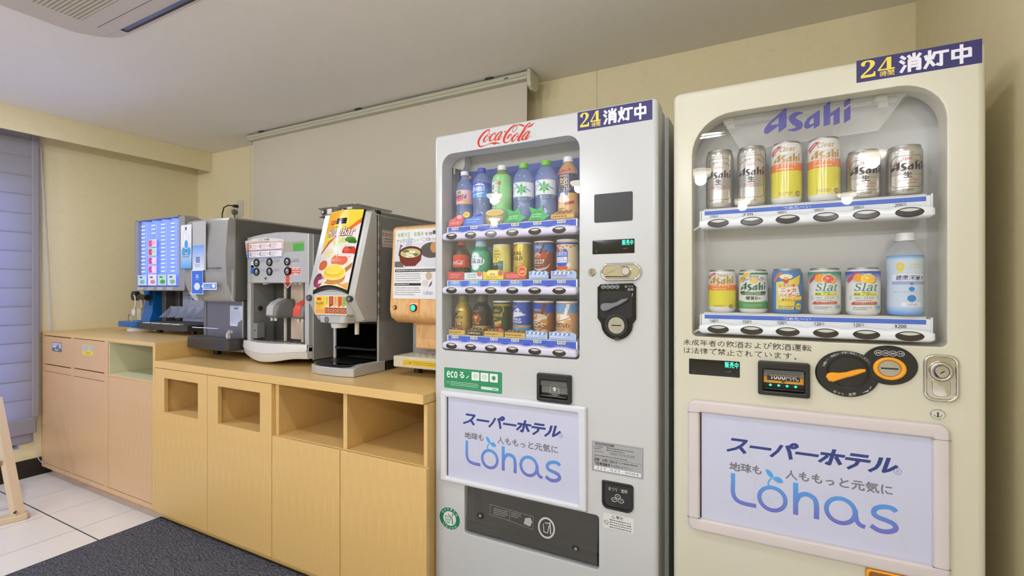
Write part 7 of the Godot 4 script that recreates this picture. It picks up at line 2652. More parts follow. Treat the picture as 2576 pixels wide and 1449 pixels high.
	g.box(-0.9712, 0.362, -1.60, -0.4655, 0.3665, -1.546)
	put(g, "delivery_bin", M.steel_dull, t, 0)
	g = Geo.new()
	g.side(PackedVector2Array([Vector2(-1.499, 0.535), Vector2(-1.483, 0.38), Vector2(-1.487, 0.38), Vector2(-1.503, 0.535)]), -0.9645, -0.472, 0.0008)
	var fl := put(g, "delivery_flap", M.smoked, t)
	g = Geo.new()
	g.box(-0.968, 0.369, -1.52, -0.469, 0.4, -1.496, 0.002)
	put(g, "bin_sill", M.black_satin, t)
	for q in [[-0.908, 0.44], [-0.545, 0.412]]:
		g = Geo.new()
		g.disc(q[0], q[1], 0.014, 0.012, -1.494, -1.486, 0.002, 20)
		var nb := put(g, "flap_boss", M.black_satin, fl)
		g = Geo.new()
		g.disc(q[0], q[1], 0.006, 0.005, -1.488, -1.4845, 0.001, 14)
		put(g, "boss_core", M.steel, nb)
	k = ink_on(0.0)
	k.uy = Vector3(0, 0.155, -0.016).normalized()
	k.nz = Vector3(1, 0, 0).cross(k.uy)
	k.o = Vector3(0, 0.38, -1.483)
	k.ink("a8a8a4").path([-0.87, 0.072, -0.87, 0.107, -0.79, 0.104, -0.79, 0.068, -0.87, 0.072], 0.0008)
	k.rows(-0.855, 0.075, -0.795, 0.1, 4, 0.4, 3)
	k.path([-0.79, 0.104, -0.7, 0.1, -0.7, 0.058, -0.79, 0.068], 0.0008)
	k.rows(-0.785, 0.082, -0.745, 0.1, 3, 0.4, 9)
	k.shape([-0.735, 0.07, -0.73, 0.09, -0.71, 0.095, -0.703, 0.082, -0.71, 0.066])
	k.ink("c4c4c0").ring(-0.65, 0.075, 0.028, 0.031, 0.006, 32)
	k.path([-0.662, 0.085, -0.658, 0.06, -0.645, 0.06, -0.641, 0.085], 0.0025)
	k.path([-0.638, 0.095, -0.634, 0.06], 0.004)
	k.path([-0.655, 0.09, -0.638, 0.092], 0.003)
	put(k, "flap_print", M.printed, fl)
	# grey notice, coin return, warning, recycling mark
	k = ink_on(VZ)
	k.ink("a8a9a9").rect(-0.4885, 0.679, -0.325, 0.776)
	k.ink("76787a").path([-0.4845, 0.683, -0.4845, 0.772, -0.329, 0.772, -0.329, 0.683, -0.4845, 0.683], 0.001)
	k.ink("5c5e60").rect(-0.477, 0.764, -0.415, 0.771, 0.003)
	k.ink("a8a9a9").rows(-0.472, 0.7655, -0.42, 0.7695, 1, 0.7, 3)
	k.ink("4c4e50").rows(-0.479, 0.7485, -0.45, 0.762, 2, 0.5, 4)
	k.rows(-0.44, 0.7555, -0.335, 0.762, 1, 0.55, 5)
	k.rows(-0.44, 0.7485, -0.36, 0.755, 1, 0.55, 6)
	k.fit("0800-919-0509", -0.43, 0.7385, -0.352, 0.7475, 9.0)
	k.rows(-0.479, 0.7405, -0.445, 0.7455, 1, 0.5, 5)
	k.rows(-0.479, 0.7275, -0.36, 0.734, 1, 0.55, 7)
	k.rect(-0.483, 0.724, -0.331, 0.7248)
	k.ink("2a2a2c").fit("故障・お問い合わせ", -0.48, 0.7125, -0.405, 0.7225, 12.0)
	k.ink("4c4e50").fit("の", -0.403, 0.7135, -0.395, 0.7215, 9.0)
	k.rows(-0.393, 0.7135, -0.337, 0.7215, 1, 0.55, 8)
	k.ink("2a2a2c").fit("下記管理番号", -0.48, 0.7005, -0.428, 0.7105, 12.0)
	k.ink("4c4e50").fit("をお知らせ下さい。", -0.426, 0.7015, -0.355, 0.7095, 9.0)
	k.ink("e9e9ea").rect(-0.48, 0.685, -0.333, 0.697)
	k.ink("2a2a2c").fit("221-621-9004", -0.474, 0.687, -0.339, 0.6955, 9.0, "mono")
	put(k, "service_notice", M.printed, t)
	g = Geo.new()
	g.frame(rr4(-0.4546, 0.570, -0.3555, 0.657, [0.01, 0.004, 0.02, 0.02], 5), rr4(-0.447, 0.578, -0.363, 0.650, [0.008, 0.003, 0.016, 0.016], 5), VZ - 0.002, VZ + 0.006, 0.002)
	var cr := put(g, "coin_return", M.black_gloss, t)
	g = Geo.new()
	g.box(-0.449, 0.576, VZ - 0.012, -0.361, 0.652, VZ + 0.002)
	put(g, "coin_door", M.black_gloss, cr, 0)
	k = ink_on(VZ + 0.002)
	k.ink("c4c6c6").fit("おつり・返却", -0.434, 0.628, -0.374, 0.64, 9.0)
	for q in [[-0.404, 0.614], [-0.415, 0.602], [-0.394, 0.602]]:
		k.ring(q[0], q[1], 0.0085, 0.006, 0.0018, 20)
		k.path([q[0] - 0.003, q[1], q[0] + 0.003, q[1] + 0.001], 0.0014)
	put(k, "coin_print", M.printed, cr)
	k = ink_on(VZ)
	k.ink("b4b2ae").rect(-0.452, 0.507, -0.3545, 0.556, 0.003)
	k.ink("dddcd8").rect(-0.4512, 0.5078, -0.3553, 0.5552, 0.0028)
	k.ink("4a4642").path([-0.424, 0.543, -0.419, 0.552, -0.414, 0.543, -0.424, 0.543], 0.0012)
	k.fit("警告", -0.41, 0.5425, -0.387, 0.5525, 9.0)
	k.ring(-0.441, 0.5255, 0.0065, 0.0065, 0.0014, 18)
	k.path([-0.445, 0.529, -0.437, 0.522], 0.0014)
	k.rows(-0.43, 0.51, -0.36, 0.54, 4, 0.5, 6)
	put(k, "warning_sticker", M.printed, t)
	k = ink_on(VZ)
	k.ink("d8dcd6").ell(-1.036, 0.4055, 0.0485, 0.0435, 32)
	k.ink("1d7a5a").ell(-1.036, 0.4055, 0.046, 0.041, 32)
	k.ink("dfe3dd").ell(-1.036, 0.4055, 0.0285, 0.0265, 28)
	k.arc("のんだあとは", -1.036, 0.4055, 0.0365, 160.0, 20.0, 0.0105, 11.0)
	k.arc("リサイクル", -1.036, 0.4055, 0.0365, 212.0, 328.0, 0.0115, 11.0, true)
	k.ink("1d7a5a").path([-1.056, 0.412, -1.052, 0.388, -1.036, 0.388, -1.032, 0.412, -1.056, 0.412], 0.0022)
	k.path([-1.048, 0.41, -1.046, 0.39], 0.0014)
	k.path([-1.04, 0.41, -1.041, 0.39], 0.0014)
	k.path([-1.054, 0.4, -1.034, 0.4], 0.0014)
	k.path([-1.026, 0.41, -1.022, 0.388], 0.0045)
	k.path([-1.026, 0.412, -1.042, 0.421], 0.003)
	k.ell(-1.022, 0.4215, 0.0035, 0.0035)
	put(k, "recycling_sticker", M.printed, t)

func right_vending() -> void:
	var x0 := -0.24
	var x1 := 0.4504
	var t := thing("cream_vending_machine", "cream vending machine with beer cans in a round-cornered window and orange coin lever", "vending machine", Vector3(0.105, 0, -1.83))
	var g := Geo.new()
	g.box(x0 + 0.006, 0.06, -2.18, x1 - 0.002, 1.815, -1.612, 0.004)
	put(g, "cabinet_body", M.enamel_cream, t)
	g = Geo.new()
	g.box(x0 + 0.004, 0.08, -1.612, x0 + 0.02, 1.815, -1.545, 0.001)
	g.box(x1 - 0.03, 0.08, -1.612, x1 - 0.004, 1.815, -1.545, 0.001)
	g.box(x0 + 0.02, 1.79, -1.612, x1 - 0.03, 1.815, -1.545, 0.001)
	put(g, "door_liner", M.enamel_cream, t)
	for q in [[x0 + 0.06, -1.6], [x1 - 0.06, -1.6], [x0 + 0.06, -2.12], [x1 - 0.06, -2.12]]:
		foot(t, q[0], q[1], 0.0, 0.062, 0.025)
	var win := rr4(-0.186, 1.121, 0.379, 1.7515, [0.092, 0.108, 0.012, 0.012])
	var flap := rr4(-0.15, 0.2, 0.25, 0.36, [0.01, 0.01, 0.012, 0.012])
	vending_door(t, M.enamel_cream, x0, 0.1, x1, 1.8325, [flap, win], [0.0, 0.7, 0.0], 0.016, 0.02)
	g = Geo.new()
	g.box(x0 + 0.02, 0.02, -1.6, x1 - 0.02, 0.098, -1.52, 0.004)
	put(g, "kick_plate", M.grey_dark, t)
	g = Geo.new()
	g.box(-0.155, 0.195, -1.60, 0.255, 0.365, -1.595)
	put(g, "delivery_bin", M.grey_dark, t, 0)
	g = Geo.new()
	g.box(-0.146, 0.204, -1.51, 0.246, 0.356, -1.506)
	put(g, "delivery_flap", M.smoked, t, 0)
	var case := display_case(t, M.case_white, -0.198, 1.105, 0.391, 1.79, -1.588)
	g = Geo.new()
	g.box(-0.19, 1.755, -1.586, 0.385, 1.786, -1.55, 0.003)
	put(g, "lamp_housing", M.case_white, case)
	g = Geo.new()
	g.cyl(Vector3(-0.1, 1.748, -1.565), Vector3(0.3, 1.748, -1.565), 0.0075, 14)
	put(g, "lamp_tube", M.plastic_white, case)
	for x in [-0.095, 0.262]:
		g = Geo.new()
		g.box(x - 0.012, 1.738, -1.56, x + 0.014, 1.757, -1.53, 0.002)
		g.box(x - 0.004, 1.724, -1.545, x + 0.018, 1.74, -1.541, 0.001)
		put(g, "lamp_clip", M.plastic_ivory, case)
	var xs := [-0.1169, -0.0324, 0.0529, 0.1381, 0.2232, 0.308]
	var prices := [["270円", "270", "180円", "180円", "200円", "200円"], ["140円", "150円", "150円", "120円", "120円", "¥200"]]
	var k: Ink
	for r in 2:
		var y: float = [1.4425, 1.144][r]
		var s := button_shelf(t, M.bar_white, -0.1693, 0.3589, y, xs, 0.0278, 0.0118, 0.046)
		k = ink_on(-1.4985)
		k.ink("e2e4e6").rect(-0.1634, y + 0.01, 0.3533, y + 0.041)
		k.ink("2f5fc4").rect(-0.155, y + 0.0275, 0.345, y + 0.039)
		k.ink("e4ebf8").fit("つめた〜い", 0.043, y + 0.0285, 0.108, y + 0.038, 9.0)
		k.ink("26262a")
		for i in 6:
			var p: String = prices[r][i]
			var w := 0.0235 if p.length() > 3 else 0.027
			k.fit(p, xs[i] - 0.024, y + 0.0165, xs[i] - 0.024 + w, y + 0.0265, 9.0, "sans_bold")
		k.ink("c4c6c8")
		for i in 6:
			k.rect(xs[i] - 0.0262, y + 0.0165, xs[i] - 0.0256, y + 0.026)
		put(k, "price_strip", M.printed, s)
		g = Geo.new()
		g.box(-0.168, y - 0.006, -1.56, -0.1645, y + 0.04, -1.495, 0.001)
		g.box(0.3535, y - 0.006, -1.56, 0.3575, y + 0.045, -1.495, 0.001)
		put(g, "shelf_end", M.bar_white, s)
		g = Geo.new()
		g.tube(PackedVector3Array([Vector3(-0.168, y - 0.004, -1.5), Vector3(-0.182, y - 0.012, -1.5), Vector3(-0.197, y - 0.02, -1.51)]), 0.003, 8)
		put(g, "lead", M.plastic_ivory, s)
	# clear front, curving in at its top, and the printed sheet behind it
	g = Geo.new()
	var prof := PackedVector2Array()
	var rev := []
	for q in [[1.121, -1.4865], [1.64, -1.4865], [1.68, -1.4885], [1.71, -1.494], [1.735, -1.503], [1.752, -1.514]]:
		prof.push_back(Vector2(q[1], q[0]))
		rev.push_front(Vector2(q[1] - 0.003, q[0]))
	for q in rev:
		prof.push_back(q)
	g.side(prof, -0.187, 0.38)
	put(g, "glass_pane", M.pane, t, 50)
	g = Geo.new()
	g.prism(PackedVector2Array([Vector2(-0.112, 1.748), Vector2(0.315, 1.748), Vector2(0.255, 1.66), Vector2(-0.06, 1.65)]), -1.5215, -1.5205)
	var sh := put(g, "header_sheet", M.header_clear, t, 0)
	k = ink_on(-1.5205)
	var f := 1.5205 / 1.48
	k.ink("3b3790")
	wordmark(k, -0.0029 * f, 1.26 + (1.6745 - 1.26) * f, 0.1944 * f)
	put(k, "wordmark", M.printed, sh)
	sticker_24(t, 0.204, 1.776, 0.4407, 1.8315)
	# notice about drinking
	k = ink_on(VZ)
	k.ink("33322c").fit("未成年者の飲酒および飲酒運転", -0.212, 1.0935, 0.108, 1.112, 8.0)
	k.fit("は法律で禁止されています。", -0.212, 1.07, 0.088, 1.0885, 8.0)
	put(k, "drinking_notice", M.printed, t)
	status_display(t, -0.1952, 1.011, -0.0619, 1.0557)
	bill_slot(t, -0.0171, 0.9725, 0.1038, 1.0632, true)
	# coin mechanism: two joined discs
	g = Geo.new()
	g.disc(0.1828, 1.0428, 0.0675, 0.0578, VZ, VZ + 0.008, 0.003, 40)
	var cm := put(g, "coin_mechanism", M.black_satin, t, 30)
	g = Geo.new()
	g.disc(0.269, 1.071, 0.0555, 0.048, VZ, VZ + 0.0083, 0.003, 36)
	put(g, "coin_disc", M.black_satin, cm, 30)
	g = Geo.new()
	g.frame(Geo.ell(0.185, 1.048, 0.0455, 0.0425, 32), Geo.ell(0.185, 1.048, 0.0405, 0.0375, 32), VZ + 0.006, VZ + 0.0105, 0.001)
	put(g, "lever_ring", M.black_gloss, cm)
	g = Geo.new()
	var o := PackedVector2Array()
	for q in [[0.1375, 1.0335], [0.141, 1.0415], [0.149, 1.0455], [0.165, 1.0455], [0.181, 1.0485], [0.196, 1.055], [0.209, 1.0585], [0.2205, 1.059], [0.22, 1.053], [0.209, 1.0475], [0.195, 1.0405], [0.178, 1.034], [0.164, 1.0275], [0.153, 1.022], [0.143, 1.024]]:
		o.push_back(Vector2(q[0], q[1]))
	g.prism(o, VZ + 0.007, VZ + 0.022, 0.003)
	put(g, "return_lever", M.orange_plastic, cm, 30)
	g = Geo.new()
	g.frame(Geo.ell(0.269, 1.0635, 0.033, 0.0278, 32), Geo.ell(0.269, 1.0635, 0.0226, 0.02, 32), VZ + 0.007, VZ + 0.015, 0.003)
	put(g, "coin_ring", M.orange_plastic, cm, 50)
	g = Geo.new()
	g.disc(0.269, 1.0635, 0.0226, 0.02, VZ + 0.006, VZ + 0.010, 0.001, 28)
	put(g, "coin_plate", M.steel, cm)
	g = Geo.new()
	g.box(0.252, 1.0618, VZ + 0.009, 0.286, 1.0652, VZ + 0.0106)
	put(g, "coin_slot", M.black_matt, cm, 0)
	k = ink_on(VZ + 0.0083)
	k.ink("c9c9c6")
	for i in 4:
		var x := 0.247 + i * 0.0145
		k.ring(x, 1.1005, 0.0075, 0.0062, 0.0012, 18)
		k.fit(["500", "100", "50", "10"][i], x - 0.0052, 1.0978, x + 0.0052, 1.1032, 9.0, "sans_bold")
	k.arc("お願い！！商品は一本毎に取出してください。", 0.185, 1.0428, 0.0545, 163.0, 28.0, 0.0062, 8.0)
	k.arc("おつり・返却", 0.18, 1.0428, 0.0515, 240.0, 295.0, 0.0075, 9.0, true)
	k.shape([0.214, 0.9985, 0.228, 1.0075, 0.2275, 1.0035])
	k.ell(0.2305, 1.0115, 0.0014, 0.0014)
	k.ell(0.232, 1.015, 0.0012, 0.0012)
	put(k, "coin_print", M.printed, cm)
	# chrome key plate
	g = Geo.new()
	g.frame(Geo.rr(0.3343, 0.992, 0.4003, 1.1035, 0.02, 6), Geo.rr(0.3415, 0.999, 0.393, 1.0965, 0.016, 6), VZ, VZ + 0.008, 0.003)
	var kp := put(g, "key_plate", M.chrome, t, 50)
	g = Geo.new()
	g.fan(Geo.at(Geo.rr(0.3415, 0.999, 0.393, 1.0965, 0.016, 6), VZ + 0.003))
	put(g, "key_bed", M.chrome, kp)
	g = Geo.new()
	g.plate(0.35, 1.004, 0.3845, 1.05, 0.012, VZ + 0.002, VZ + 0.007, 0.002)
	put(g, "key_tongue", M.chrome, kp, 50)
	g = Geo.new()
	g.frame(Geo.ell(0.367, 1.0635, 0.0225, 0.0235, 32), Geo.ell(0.367, 1.0635, 0.0135, 0.0145, 32), VZ + 0.002, VZ + 0.013, 0.003)
	put(g, "key_collar", M.steel, kp, 50)
	g = Geo.new()
	g.disc(0.367, 1.0635, 0.0135, 0.0145, VZ + 0.002, VZ + 0.015, 0.002)
	put(g, "key_core", M.chrome, kp)
	g = Geo.new()
	g.t = Transform3D(Basis(Vector3(0, 0, 1), 0.7), Vector3(0.367, 1.063, 0))
	g.box(-0.005, -0.0012, VZ + 0.014, 0.005, 0.0012, VZ + 0.0154)
	put(g, "key_slot", M.black_matt, kp, 0)
	g = Geo.new()
	g.disc(0.3614, 0.9617, 0.0142, 0.012, VZ, VZ + 0.005, 0.002)
	var sl := put(g, "small_lock", M.chrome, t)
	k = ink_on(VZ + 0.005)
	k.ink("3a3836").rect(0.3598, 0.956, 0.363, 0.9675)
	k.ring(0.3614, 0.9617, 0.007, 0.006, 0.0012, 18, PI, TAU)
	put(k, "key_hole", M.printed, sl)
	ad_panel(t, -0.197, 0.566, 0.383, 0.9395, -0.1647, 0.603, 0.3504, 0.9045, M.frame_pinkish, 0.022, true)
	# amber coin return
	g = Geo.new()
	g.frame(Geo.rr(0.222, 0.475, 0.3225, 0.5655, 0.008, 4), Geo.rr(0.229, 0.482, 0.3155, 0.5585, 0.006, 4), VZ, VZ + 0.012, 0.003)
	var cr := put(g, "coin_return", M.orange_plastic, t)
	g = Geo.new()
	g.box(0.227, 0.48, VZ, 0.3175, 0.5605, VZ + 0.006)
	put(g, "coin_door", M.amber_plastic, cr, 0)
	k = ink_on(VZ + 0.006)
	k.ink("e0cdb0").fit("おつり", 0.248, 0.536, 0.297, 0.552, 9.0)
	put(k, "coin_print", M.printed, cr)

# ---------------------------------------------------------------- bottles and cans
func can(label: String, group: String, r: float, h: float, body: Material, lid: Material, slim := false) -> Node3D:
	var t := thing("drink_can", label, "can", Vector3.ZERO, group)
	var g := Geo.new()
	var e := 0.010 if slim else 0.014
	var top := 0.93 if slim else 0.84
	g.lathe([Vector2(0, 0.004), Vector2(r * 0.74, 0.003), Vector2(r * 0.8, 0.0), Vector2(r * 0.88, 0.002), Vector2(r * 0.98, e * 0.6), Vector2(r, e), Vector2(r, h - e - 0.004), Vector2(r * 0.97, h - e * 0.6 - 0.003), Vector2(r * (top + 0.05), h - 0.005)], Vector3.ZERO, 36)
	put(g, "body", body, t, 40)
	g = Geo.new()
	g.lathe([Vector2(r * (top + 0.05), h - 0.005), Vector2(r * (top + 0.055), h - 0.002), Vector2(r * (top + 0.03), h), Vector2(r * top, h - 0.001), Vector2(r * (top - 0.02), h - 0.005), Vector2(0, h - 0.005)], Vector3.ZERO, 36)
	put(g, "lid", lid, t, 40)
	return t

func bottle(label: String, group: String, prof: Array, body: Material, cap: Material, cap_r: float, y0: float, y1: float) -> Node3D:
	var t := thing("drink_bottle", label, "bottle", Vector3.ZERO, group)
	var g := Geo.new()
	g.lathe(prof, Vector3.ZERO, 36)
	put(g, "body", body, t, 50)
	g = Geo.new()
	g.lathe([Vector2(cap_r, y0), Vector2(cap_r, y1 - 0.002), Vector2(cap_r - 0.0015, y1), Vector2(0, y1)], Vector3.ZERO, 30)
	put(g, "cap", cap, t, 40)
	g = Geo.new()
	g.lathe([Vector2(cap_r + 0.0006, y0), Vector2(cap_r + 0.0012, y0 + 0.0015), Vector2(cap_r + 0.0006, y0 + 0.003)], Vector3.ZERO, 30)
	put(g, "cap_ring", cap, t, 40)
	return t

func stand(t: Node3D, x: float, y: float, z: float) -> void:
	t.position = Vector3(x, y, z)

# small advertising cards that stand before the goods: part of the shelf's dressing, one thing each
func promo(label: String, x0: float, x1: float, y0: float, h: float, outline: Array, paint: Callable) -> void:
	var z := -1.4965
	var t := thing("promo_card", label, "card", Vector3((x0 + x1) / 2, y0, z), "advertising cards before the goods")
	var g := Geo.new()
	var o := PackedVector2Array()
	for i in range(0, outline.size(), 2):
		o.push_back(Vector2(lerpf(x0, x1, outline[i]), y0 + h * outline[i + 1]))
	g.prism(o, z - 0.0015, z)
	put(g, "board", M.plastic_white, t, 0)
	var k := ink_on(z)
	paint.call(k, o)
	put(k, "board_print", M.printed, t)

const BOX := [0.0, 0.0, 1.0, 0.0, 1.0, 1.0, 0.0, 1.0]
const STAR := [0.02, 0.0, 0.2, 0.5, 0.05, 0.98, 0.45, 0.72, 0.68, 1.0, 0.7, 0.55, 0.99, 0.3, 0.72, 0.02]

func left_goods() -> void:
	var gr := "drinks on show in the white vending machine"
	var Z := -1.536
	var y1 := 1.491
	var k: Ink
	var t: Node3D
	# --- upper row
	var r := 0.032
	t = bottle("clear bottle with a pink label and white cap in the white machine's upper row", gr, [Vector2(0, 0), Vector2(r * 0.9, 0), Vector2(r, 0.008), Vector2(r, 0.05), Vector2(r * 0.97, 0.07), Vector2(r, 0.085), Vector2(r, 0.135), Vector2(r * 0.82, 0.16), Vector2(r * 0.5, 0.18), Vector2(r * 0.42, 0.19), Vector2(r * 0.42, 0.194)], M.pet_blue, M.cap_white, 0.0155, 0.192, 0.208)
	k = ink_round(r)
	k.ink("e9b4bc").rect(-0.09, 0.082, 0.09, 0.134)
	k.ink("e0604c").ell(-0.005, 0.104, 0.02, 0.012)
	k.ink("55a04c").ell(-0.004, 0.125, 0.011, 0.006)
	k.ink("e8b84a").ell(0.02, 0.092, 0.012, 0.006)
	k.ink("2a2a7c").fit("Fanta", -0.03, 0.1, 0.024, 0.122, 9.0, "sans_bold", 0.2)
	put(k, "label_print", M.printed, t)
	stand(t, -1.006, y1, Z)
	r = 0.0335
	t = bottle("bottle with a blue label and blue cap in the white machine's upper row", gr, [Vector2(0, 0), Vector2(r * 0.9, 0), Vector2(r, 0.008), Vector2(r, 0.03), Vector2(r * 0.94, 0.06), Vector2(r, 0.095), Vector2(r, 0.155), Vector2(r * 0.85, 0.172), Vector2(r * 0.5, 0.187), Vector2(r * 0.42, 0.193), Vector2(r * 0.42, 0.197)], M.pet_blue, M.cap_blue, 0.0155, 0.195, 0.212)
	k = ink_round(r)
	k.fade("3f9be0", 0.1, "2b3fc4", 0.15)
	k.rect(-0.095, 0.1, 0.095, 0.154)
	k.ink("e6ecf8").brush([-0.03, 0.142, 0.001, 0.0, 0.147, 0.004, 0.02, 0.147, 0.006, 0.027, 0.141, 0.002])
	k.fit("AQUARIUS", -0.034, 0.122, 0.029, 0.14, 9.0, "sans_bold", 0.12)
	k.ink("a8c8f0").brush([-0.03, 0.107, 0.001, 0.0, 0.112, 0.004, 0.03, 0.118, 0.002])
	put(k, "label_print", M.printed_gloss, t)
	stand(t, -0.931, y1, Z)
	r = 0.0375
	t = bottle("green tea bottle with white paper label, white machine's upper row", gr, [Vector2(0, 0), Vector2(r * 0.9, 0), Vector2(r, 0.008), Vector2(r * 0.96, 0.02), Vector2(r, 0.032), Vector2(r * 0.95, 0.044), Vector2(r, 0.056), Vector2(r * 0.95, 0.068), Vector2(r, 0.08), Vector2(r * 0.95, 0.092), Vector2(r, 0.104), Vector2(r * 0.95, 0.116), Vector2(r, 0.128), Vector2(r * 0.96, 0.14), Vector2(r, 0.154), Vector2(r * 0.88, 0.17), Vector2(r * 0.75, 0.176)], mat("tea_green", "8fcf86", 0.3), M.cap_white, 0.0165, 0.194, 0.212)
	var g := Geo.new()
	g.lathe([Vector2(r * 0.75, 0.176), Vector2(r * 0.5, 0.186), Vector2(r * 0.42, 0.192), Vector2(r * 0.42, 0.196)], Vector3.ZERO, 36)
	put(g, "neck", mat("tea_olive", "7f8f4e", 0.25), t, 50)
	k = ink_round(r)
	k.ink("dde6da").rect(-0.03, 0.09, 0.002, 0.148)
	k.ink("3c4a40").fit("綾", -0.028, 0.12, -0.012, 0.14, 9.0)
	k.fit("鷹", -0.028, 0.095, -0.012, 0.115, 9.0)
	k.ink("4a5a4c").fit("あ", -0.008, 0.137, 0.001, 0.146, 10.0)
	k.fit("や", -0.008, 0.124, 0.001, 0.133, 10.0)
	k.fit("た", -0.008, 0.111, 0.001, 0.12, 10.0)
	k.fit("か", -0.008, 0.098, 0.001, 0.107, 10.0)
	k.ink("c8503c").rect(0.002, 0.136, 0.014, 0.148)
	k.ink("4a7a50").rows(0.004, 0.1, 0.012, 0.132, 6, 0.5, 3)
	k.ink("dfe6e2").ell(-0.01, 0.078, 0.022, 0.012)
	k.ink("3f547c").ell(-0.012, 0.077, 0.014, 0.0075)
	k.shape([-0.003, 0.081, 0.008, 0.087, 0.0, 0.074])
	put(k, "label_print", M.printed, t)
	stand(t, -0.845, y1, Z)
	r = 0.037
	t = bottle("water bottle with green star label and green cap, white machine's upper row", gr, [Vector2(0, 0), Vector2(r * 0.9, 0), Vector2(r, 0.008), Vector2(r, 0.03), Vector2(r * 0.97, 0.036), Vector2(r, 0.042), Vector2(r, 0.06), Vector2(r * 0.97, 0.066), Vector2(r, 0.072), Vector2(r, 0.15), Vector2(r * 0.86, 0.17), Vector2(r * 0.55, 0.185), Vector2(r * 0.42, 0.19), Vector2(r * 0.42, 0.194)], M.pet_blue, M.cap_green, 0.0165, 0.191, 0.209)
	k = ink_round(r)
	k.ink("e3e6ea").rect(-0.11, 0.087, 0.11, 0.137)
	k.ink("7f9ad8").shape([-0.024, 0.135, -0.016, 0.135, 0.002, 0.122, -0.006, 0.12])
	k.ink("8fa8e0").shape([0.018, 0.12, 0.042, 0.108, 0.042, 0.102, 0.018, 0.112])
	k.ink("4a4f58").fit("いろはす", -0.052, 0.112, -0.008, 0.124, 9.0)
	k.rows(-0.036, 0.104, -0.012, 0.109, 1, 0.5, 3)
	k.ink("3fa05a").rows(-0.036, 0.097, -0.02, 0.102, 1, 0.5, 4)
	var n := 6
	for i in n:
		var a := TAU * (i + 0.5) / n
		var b := TAU * (i + 0.5 + 0.42) / n
		var c := TAU * (i + 0.5 - 0.42) / n
		k.ink("35a04a" if i % 2 else "4cb85c")
		k.shape([0.008, 0.111, 0.008 + cos(c) * 0.012, 0.111 + sin(c) * 0.0125, 0.008 + cos(a) * 0.022, 0.111 + sin(a) * 0.0235, 0.008 + cos(b) * 0.012, 0.111 + sin(b) * 0.0125])
	put(k, "label_print", M.printed, t)
	stand(t, -0.757, y1, Z)
	copy_of(t, Vector3(-0.671, y1, Z))
	r = 0.034
	t = bottle("coffee bottle with navy and beige label, white machine's upper row", gr, [Vector2(0, 0), Vector2(r * 0.9, 0), Vector2(r, 0.008), Vector2(r, 0.15), Vector2(r * 0.86, 0.17), Vector2(r * 0.56, 0.185), Vector2(r * 0.46, 0.19), Vector2(r * 0.46, 0.195)], mat("coffee_milk", "b98f62", 0.3), M.cap_white, 0.0165, 0.193, 0.211)
	k = ink_round(r)
	k.ink("d8a964").rect(-0.105, 0.02, 0.105, 0.09)
	k.ink("1f2450").rect(-0.105, 0.085, 0.105, 0.15)
	k.ink("2f5fb0").ell(-0.01, 0.082, 0.022, 0.012)
	k.ink("d2b25a").fit("GEORGIA", -0.022, 0.139, 0.012, 0.147, 9.0, "serif_bold")
	k.fit("贅沢", -0.02, 0.117, 0.011, 0.136, 10.0)
	k.brush([-0.02, 0.115, 0.001, -0.005, 0.113, 0.003, 0.012, 0.117, 0.001])
	k.ink("d9b868").fit("ミルクコーヒーの", -0.026, 0.104, 0.016, 0.111, 9.0, "sans", 0.2)
	k.fit("カフェオレ", -0.026, 0.092, 0.022, 0.103, 10.0, "sans", 0.2)
	k.ink("efe6d8").ell(-0.004, 0.062, 0.021, 0.009)
	k.ell(-0.006, 0.072, 0.016, 0.008)
	k.ell(-0.008, 0.081, 0.01, 0.006)
	k.ink("e9c890").ell(-0.015, 0.045, 0.012, 0.01)
	k.ink("b8442e").shape([0.0, 0.043, 0.034, 0.05, 0.034, 0.06, 0.0, 0.053])
	k.shape([-0.034, 0.151, 0.02, 0.159, 0.02, 0.167, -0.034, 0.159])
	k.ink("8a6a3e").rows(-0.02, 0.03, 0.015, 0.037, 1, 0.6, 4)
	put(k, "label_print", M.printed_gloss, t)
	stand(t, -0.59, y1, Z)
	# --- middle row
	var y2 := 1.2925
	r = 0.033
	t = bottle("cola bottle with a red wrap label in the white machine's middle row", gr, [Vector2(0, 0), Vector2(r * 0.85, 0), Vector2(r * 0.95, 0.01), Vector2(r * 0.97, 0.03), Vector2(r, 0.045), Vector2(r, 0.092), Vector2(r * 0.86, 0.104), Vector2(r * 0.5, 0.122), Vector2(r * 0.45, 0.13)], mat("cola_dark", "2c1a14", 0.12), M.cap_red, 0.0165, 0.128, 0.143)
	k = ink_round(r)
	k.ink("c83a30").rect(-0.103, 0.045, 0.103, 0.091)
	k.ink("ead8d4")
	script_mark(k, -0.034, 0.055, 0.062)
	k.ink("d88a80").rows(-0.03, 0.082, 0.0, 0.086, 1, 0.5, 3)
	put(k, "label_print", M.printed_gloss, t)
	stand(t, -1.02, y2, Z)
	r = 0.0365
	t = bottle("green bottle with a white flower-shaped label in the white machine's middle row", gr, [Vector2(0, 0), Vector2(r * 0.9, 0), Vector2(r, 0.008), Vector2(r, 0.095), Vector2(r * 0.94, 0.102), Vector2(r * 0.6, 0.112), Vector2(r * 0.55, 0.12), Vector2(r * 0.55, 0.124)], mat("jade_green", "2f9f7c", 0.25), mat("cap_paleblue", "a9c4ee", 0.35), 0.021, 0.12, 0.144)
	k = ink_round(r)
	k.ink("d7e6e8").ell(-0.004, 0.084, 0.017, 0.014)
	k.ell(-0.004, 0.046, 0.017, 0.013)
	k.ell(0.014, 0.065, 0.019, 0.015)
	k.ell(-0.02, 0.065, 0.017, 0.015)
	k.ink("27496e").fit("Skal", -0.03, 0.056, 0.027, 0.078, 9.0, "serif_bold", 0.1)
	k.ink("3a5a7a").rows(-0.016, 0.081, 0.008, 0.085, 1, 0.5, 4)
